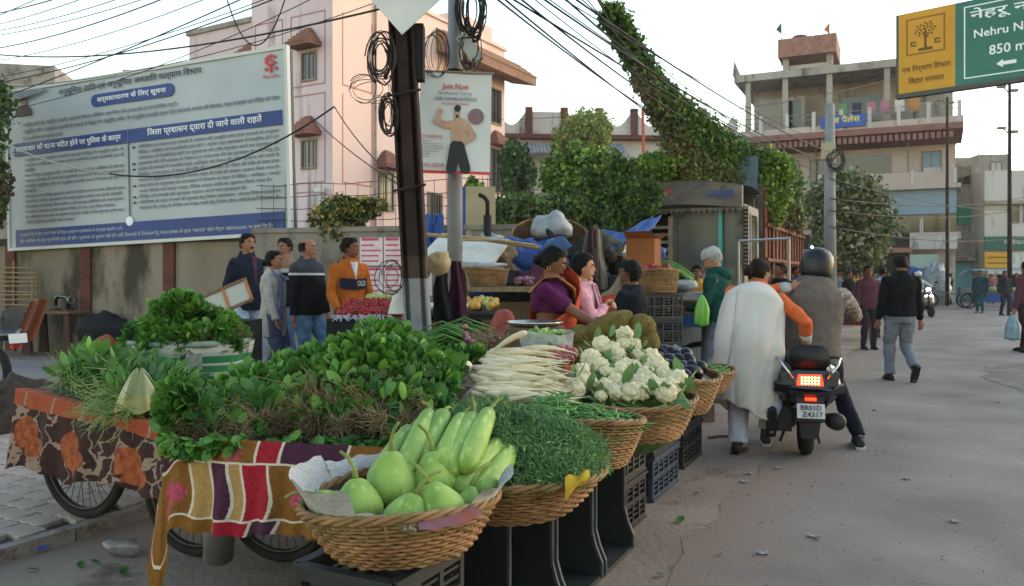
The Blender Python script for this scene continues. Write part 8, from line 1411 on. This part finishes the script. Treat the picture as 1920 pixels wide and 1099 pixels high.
# sewing table corner at the left
se = empty('sewing_table', (GX(115, 15.2), 15.0, 0), R(-20), 'wooden sewing table by the boundary wall at the left', 'table'); mb = MB(); mb.bb((-.62, -.25, .76), (.62, .25, .81)); mb.build('table_top', m_wood, se)
for x in (-.5, .5): mb = MB(); mb.loft([[(x - .12, y, 0), (x + .12, y, 0), (x + .05, y, .76), (x - .05, y, .76)] for y in (-.2, -.15)]); mb.loft([[(x - .12, y, 0), (x + .12, y, 0), (x + .05, y, .76), (x - .05, y, .76)] for y in (.15, .2)]); mb.build('leg', mat('iron_maroon', '3a2522', '4a302c', sc=5, rough=.8), se)
sm = empty('sewing_machine', (GX(118, 15.0), 14.98, .81), R(-20), 'black sewing machine on the table by the wall', 'sewing machine'); mb = MB(); mb.bb((-.2, -.09, 0), (.2, .09, .04)); mb.build('bed', m_sck, sm); mb = MB(); mb.tube([(.15, 0, .02), (.15, 0, .22), (.1, 0, .26), (-.12, 0, .26), (-.16, 0, .22), (-.16, 0, .08)], [.05, .045, .045, .035, .035, .02], 10); mb.build('arm', m_sck, sm, True); mb = MB(); mb.torus((.22, 0, .2), .07, .012, 20, 6, M_=Euler((0, R(90), 0)).to_matrix()); mb.build('hand_wheel', m_steel, sm, True)
mb = MB(); mb.grid(lambda u, v: (-.22 + .35 * u - .3 * v, .03 * math.sin(u * 9), .85 - .75 * v + .06 * math.sin(u * 3)), 16, 20); o = mb.build('sequinned_cloth', mat('sequin_orange', '6a3018', '5a2814', sc=20, rough=.5, c3='b07a4a', sc3=45, t3=.6), None, True, loc=(GX(88, 14.9), 14.75, .12)); tag(o, 'glittering orange cloth hanging off the sewing table', 'cloth')
ch = empty('plastic_chair', (GX(35, 15.2), 15.1, 0), R(30), 'dark plastic chair at the left edge by the wall', 'chair'); m_chp = mat('chair_plastic', '4a4644', '565250', sc=6, rough=.5)
mb = MB(); mb.bb((-.24, -.22, .42), (.24, .24, .45)); mb.build('seat', m_chp, ch); mb = MB(); mb.grid(lambda u, v: (-.24 + .48 * u, .24 + .05 * v + .03 * math.sin(math.pi * u), .45 + .42 * v * (1 - .25 * (2 * u - 1) ** 2)), 10, 8); mb.build('backrest', m_chp, ch, True)
for x in (-.21, .21):
    for y in (-.19, .21): mb = MB(); mb.tube([(x, y, .42), (x * 1.15, y * 1.15, 0)], [.028, .022], 6); mb.build('leg', m_chp, ch)
    mb = MB(); mb.tube([(x, .25, .66), (x * 1.1, .05, .66), (x * 1.1, -.2, .62), (x, -.2, .44)], .02, 6); mb.build('armrest', m_chp, ch)
la = empty('bamboo_lattice', (GX(25, 15.6), 15.55, 0), R(-20), 'stack of thin bamboo rails leaning by the wall at the left edge', 'lattice')
for k in range(9): mb = MB(); mb.tube([(-.7, 0, .9 + k * .09), (.62, .04, .88 + k * .09 + random.uniform(-.03, .05))], .016, 6); mb.build('rail', MATS['bamboo'], la)
for x in (-.5, 0, .5): mb = MB(); mb.tube([(x, .04, 0), (x, .04, 1.75)], .022, 6); mb.build('upright', MATS['bamboo'], la)
lump('cloth_heap', (GX(205, 14.8), 14.6, .42), (.5, .25, .38), m_bcl, 'heap of black cloth at the foot of the boundary wall', 'cloth'); lump('cloth_heap', (GX(222, 13), 12.6, .25), (.2, .2, .28), fabric('cloth_rust', '7a4030', '8a4c3a'), 'small rust coloured heap beside the black cloth', 'cloth')
lump('earth_heap', (GX(-5, 7.2), 7.4, .05), (.42, .6, .42), mat('dark_earth', '2c241e', '3c322a', sc=8, rough=.95, bump=.6, bs=20), 'dark earth heap at the left edge behind the pavers', 'heap', .3, 6)
mcy = empty('motorcycle', (GX(-8, 9.4), 9.4, 0), R(60), 'tail of a parked motorcycle at the left edge', 'motorcycle')
for y in (0, 1.3): mb = MB(); mb.torus((0, y, .3), .25, .05, 28, 8, M_=Euler((0, R(90), 0)).to_matrix()); mb.build('wheel', m_tyre, mcy, True)
mb = MB(); mb.loft([[(x * w_, y, z + zz) for x, zz in ((-1, 0), (1, 0), (.8, .12), (-.8, .12))] for y, z, w_ in ((-.45, .72, .06), (-.1, .68, .11), (.5, .66, .12), (1.0, .78, .12))]); mb.build('seat_and_tank', m_sck, mcy, True); mb = MB(); mb.box((0, -.42, .64), (.09, .04, .04)); mb.build('tail_lamp', m_tr, mcy); mb = MB(); mb.box((0, -.47, .73), (.2, .01, .11), rot=Euler((R(-15), 0, 0))); mb.build('number_plate', m_plw, mcy); mb = MB(); mb.bb((-.12, .2, .25), (.12, .95, .62)); mb.build('engine', m_plk, mcy); mb = MB(); mb.tube([(-.35, .95, 1.0), (0, 1.1, 1.0), (.35, .95, 1.0)], .015, 6); mb.tube([(0, 1.3, .3), (0, 1.08, 1.0)], .03, 6); mb.build('handlebar', m_plk, mcy)
# ================================================================ FAR STREET
def far_stall(name, px_, Y, w_, label, can, goodsm):
    e = empty(name, (GX(px_, Y), Y, 0), R(-26), label, 'stall'); mb = MB(); mb.bb((-w_, -.5, .75), (w_, .5, .85)); mb.build('table_top', m_wood, e); mb = MB(); mb.bb((-w_, -.52, .35), (w_, -.49, .75)); mb.build('front_cloth', can, e)
    for x in (-w_ + .05, w_ - .05): mb = MB(); mb.bb((x - .03, -.03, 0), (x + .03, .03, .75)); mb.build('leg', m_wood, e)
    mb = MB(); [mb.ell((random.uniform(-w_, w_), random.uniform(-.4, .4), .9), (.14, .14, .1), 10, 6) for _ in range(16)]; o = mb.build('produce', goodsm, e, True); o['kind'] = 'stuff'
    return e
m_cabg2 = mat('far_greens', '5a7a44', '7a965e', sc=6, rough=.7)
far_stall('produce_stall', 1583, 18.5, .6, 'green produce stall just beyond the scooter rider', mat('cloth_crimson', '6a2028', rough=.9), m_cabg2); far_stall('produce_stall', 1868, 35, .8, 'far produce stall under the pale blue canopy', m_tarp, m_cabg2)
lump('tarpaulin_heap', (GX(1712, 43), 43, .8), (1.6, .8, 1.1), m_tarp, 'blue tarpaulin covered heap below the shop fronts', 'tarpaulin'); lump('tarpaulin_heap', (GX(1752, 41), 41, .9), (.8, .6, 1.2), m_pls, 'grey blue covered heap behind the oncoming scooter', 'tarpaulin')
er = empty('cycle_rickshaw', (GX(1812, 37), 37, 0), R(70), 'cycle rickshaw parked at the far side of the street', 'rickshaw')
for x, y in ((-.5, 0), (.5, 0), (0, 1.5)):
    w_ = ob('wheel', WM[0][1], er, (x, y, .36), (0, R(90), 0), 1.06); [ob(n, me, w_) for n, me in WM[1:]]
mb = MB(); mb.bb((-.4, -.35, .65), (.4, .3, .95)); mb.bb((-.4, -.4, .95), (.4, -.32, 1.4)); mb.tube([(0, .3, .6), (0, 1.4, .85)], .03, 6); mb.tube([(-.3, 1.3, 1.05), (.3, 1.3, 1.05)], .02, 6); mb.tube([(0, 1.5, .36), (0, 1.35, 1.05)], .02, 6); mb.build('body', mat('rickshaw_grey', '5a5a5c', '6d6c6c', sc=4, rough=.6), er)
mb = MB(); mb.grid(lambda u, v: (-.45 + .9 * u, -.4 + .7 * v, 1.5 + .25 * math.sin(math.pi * v)), 8, 10); mb.build('hood', m_pls, er, True)
ev = empty('auto_rickshaw', (GX(1880, 39), 39, 0), R(80), 'electric rickshaw with a pale blue canopy at the far right', 'rickshaw')
mb = MB(); mb.loft([[(x, y, z) for y, z in ((-1.2, 1.75), (1.3, 1.75), (1.25, 1.83), (-1.15, 1.83))] for x in (-.55, .55)]); mb.build('canopy', mat('canopy_sky', '7a98a8', '8aa6b4', sc=3, rough=.5), ev); mb = MB(); mb.bb((-.5, -1.1, .35), (.5, .5, .8)); mb.bb((-.4, .5, .35), (.4, 1.2, .9)); mb.build('body', m_plk, ev)
for x in (-.5, .5):
    for y in (-1.1, .55): mb = MB(); mb.tube([(x, y, .8), (x, y, 1.75)], .02, 6); mb.build('post', m_steel, ev)
    mb = MB(); mb.torus((x * .9, -.7, .25), .2, .05, 20, 8, M_=Euler((0, R(90), 0)).to_matrix()); mb.build('wheel', m_tyre, ev, True)
mb = MB(); mb.torus((0, 1.1, .25), .2, .05, 20, 8, M_=Euler((0, R(90), 0)).to_matrix()); mb.build('wheel', m_tyre, ev, True)
vn = empty('white_van', (GX(1508, 31), 31, 0), RA, 'white van front behind the rider helmet', 'van'); mb = MB(); mb.loft([[(x, y, z) for y, z in ((0, .35), (0, 1.0), (.35, 1.2), (.75, 1.85), (3.4, 1.85), (3.4, .35))] for x in (-.75, .75)]); mb.build('body', m_whp, vn); mb = MB(); mb.add([(-.62, .38, 1.24), (.62, .38, 1.24), (.58, .70, 1.76), (-.58, .70, 1.76)], [(0, 1, 2, 3)]); mb.v = [(x, y - .03, z) for x, y, z in mb.v]; mb.build('windscreen', m_glass, vn)
for s in (-1, 1): mb = MB(); mb.box((s * .58, -.01, .8), (.22, .04, .14)); mb.build('headlight', m_clr, vn); [MB().torus((s * .68, y, .3), .22, .08, 20, 8, M_=Euler((0, R(90), 0)).to_matrix()).build('wheel', m_tyre, vn, True) for y in (.6, 2.7)]
m_bulb = mat('bulb_lit', 'fff4e0', rough=.3, emit=30)
for k, (px_, py_, Y) in enumerate(((1597, 457, 33), (1598, 487, 33), (1522, 464, 34), (1502, 462, 34), (1538, 462, 34))):
    e = empty('light_bulb', P(px_, py_, Y), 0, ('bright bare bulb hanging above the far crowd' if k == 0 else 'lower bare bulb under the tree in the far crowd' if k == 1 else 'small lit shop bulb behind the concrete pole'), 'bulb', None if k < 2 else 'shop bulbs behind the pole'); mb = MB(); mb.ell((0, 0, 0), (.07, .07, .09) if k < 2 else (.05, .05, .05), 12, 8); mb.build('glass', m_bulb, e, True); mb = MB(); mb.tube([(0, 0, .07), (0, .05, 1.6)], .008, 4); mb.build('flex', m_cab, e)
# shop row under the tree
sr = empty('shop_row', (GX(1480, 37), 37.5, 0), RA, 'dim row of shop fronts behind the dusty tree', 'building'); mb = MB(); mb.bb((0, 0, -.05), (5.2, 4, 3.4)); mb.build('wall', MATS['shop_dark'], sr); mb = MB(); mb.bb((-.1, -1, 2.5), (5.3, 0, 2.7)); mb.build('canopy', m_red2, sr)
for k in range(16): mb = MB(); mb.box((0, 0, 0), (random.uniform(.15, .35), .1, random.uniform(.2, .5)), taper=.8); mb.build('hanging_goods', random.choice(goods), sr, loc=(.2 + k * .32, -.4, random.uniform(1.0, 2.1)))
# ================================================================ LITTER
LFM = [leafmesh('fallen_leaf', .11, .05, lf_sd, .2, .1), leafmesh('fallen_leaf', .07, .03, lf_me, .2, .1)]
for (px_, py_, s_) in ((1270, 985, 1.6), (1130, 1085, 1.0), (150, 1070, 1.2), (75, 1072, .9), (230, 1085, 1.4), (1250, 1080, 1.0), (1530, 1010, 1.0), (1605, 765, 1.0), (190, 1060, 1.0), (1350, 1040, .7), (1480, 960, .6), (1300, 930, .8), (1420, 985, .5), (1660, 1050, .7), (1200, 1020, .8), (1330, 890, .6)):
    p = G(px_, py_); o = ob('fallen_leaf', LFM[0], None, (p.x, p.y, .01), (R(4), R(3), random.uniform(0, 6)), s_ * .6); tag(o, 'trampled green leaf lying on the dusty ground', 'leaf', 'fallen leaves')
for (px_, py_) in ((1395, 905), (1640, 770), (1870, 755), (1405, 890), (1525, 1008), (1700, 900), (1430, 1040), (1790, 980), (1560, 690), (1850, 690), (1460, 880)):
    p = G(px_, py_); mb = MB(); mb.grid(lambda u, v: (.06 * (u - .5), .045 * (v - .5), .008 + .008 * math.sin(u * 7) * math.cos(v * 5)), 6, 5); o = mb.build('paper_scrap', mat('scrap_white', '7d7b77', rough=.9), None, True, loc=(p.x, p.y, .004), rot=(0, 0, random.uniform(0, 3))); tag(o, 'crumpled pale paper scrap on the road', 'litter', 'paper scraps on the road')
for (px_, py_, z, lb_) in ((80, 1035, .004, 'blue foil wrapper on the dirt beside the kerb'), (185, 928, .08, 'blue foil wrapper on the pavers behind the wheel')):
    p = G(px_, py_); mb = MB(); mb.grid(lambda u, v: (.05 * (u - .5), .03 * (v - .5), .014 + .008 * math.sin(u * 9) + .01 * v), 6, 4); tag(mb.build('foil_wrapper', mat('foil_blue', '2a4fa8', rough=.3), None, True, loc=(p.x, p.y, z)), lb_, 'wrapper')
p = G(230, 1042); lump('plastic_bag', (p.x, p.y, .05), (.10, .06, .045), mat('crumpled_clear', '6a6462', '8a8684', sc=14, rough=.15, spec=.6, alpha=.6), 'crumpled clear plastic bag on the dirt by the kerb', 'bag', .35, 14)
crumbs = np.stack([rng.uniform(-.2, 2.6, 420) + .35 * np.linspace(0, 4, 420), 3.4 + np.linspace(0, 6, 420), np.full(420, .012)], 1); ob_ = ob('ground_debris', leaf_cloud('ground_debris', crumbs, .015, mat('debris', '5a5148', '6b6258', sc=3, rough=.95, isl=.4), droop=0, aspect=.5)); tag(ob_, 'scattered dry crumbs and bits of leaf on the ground', 'debris', kind='stuff')
tw = MB(); tw.tube([G(1328, 823) + Vector((0, 0, .012)), G(1350, 821) + Vector((0, 0, .016)), G(1380, 822) + Vector((0, 0, .012))], .012, 6); tag(tw.build('stick', m_bark, None), 'thin dark stick on the ground beside the last crates', 'stick')
mb = MB(); mb.lathe([(.065, 0), (.07, .3), (.066, .3), (.06, .01)], 20); tag(mb.build('steel_tin', m_steel, None, True, loc=(-1.33, 3.62, .16), rot=(R(12), R(8), 0)), 'dull metal tin hanging below the front cart', 'tin')
# ================================================================ HAZE
mb = MB(); mb.bb((-95, -35, -1.2), (95, 115, 20)); hzm = bpy.data.materials.new('haze_air'); hzm.use_nodes = True
hn = hzm.node_tree; hn.nodes.remove(hn.nodes['Principled BSDF']); pv_ = hn.nodes.new('ShaderNodeVolumePrincipled'); pv_.inputs['Color'].default_value = (.9, .9, .9, 1); pv_.inputs['Density'].default_value = .0005; pv_.inputs['Anisotropy'].default_value = .3
hn.links.new(pv_.outputs[0], hn.nodes['Material Output'].inputs['Volume']); tag(mb.build('haze', hzm), kind='stuff')
fit_texts()
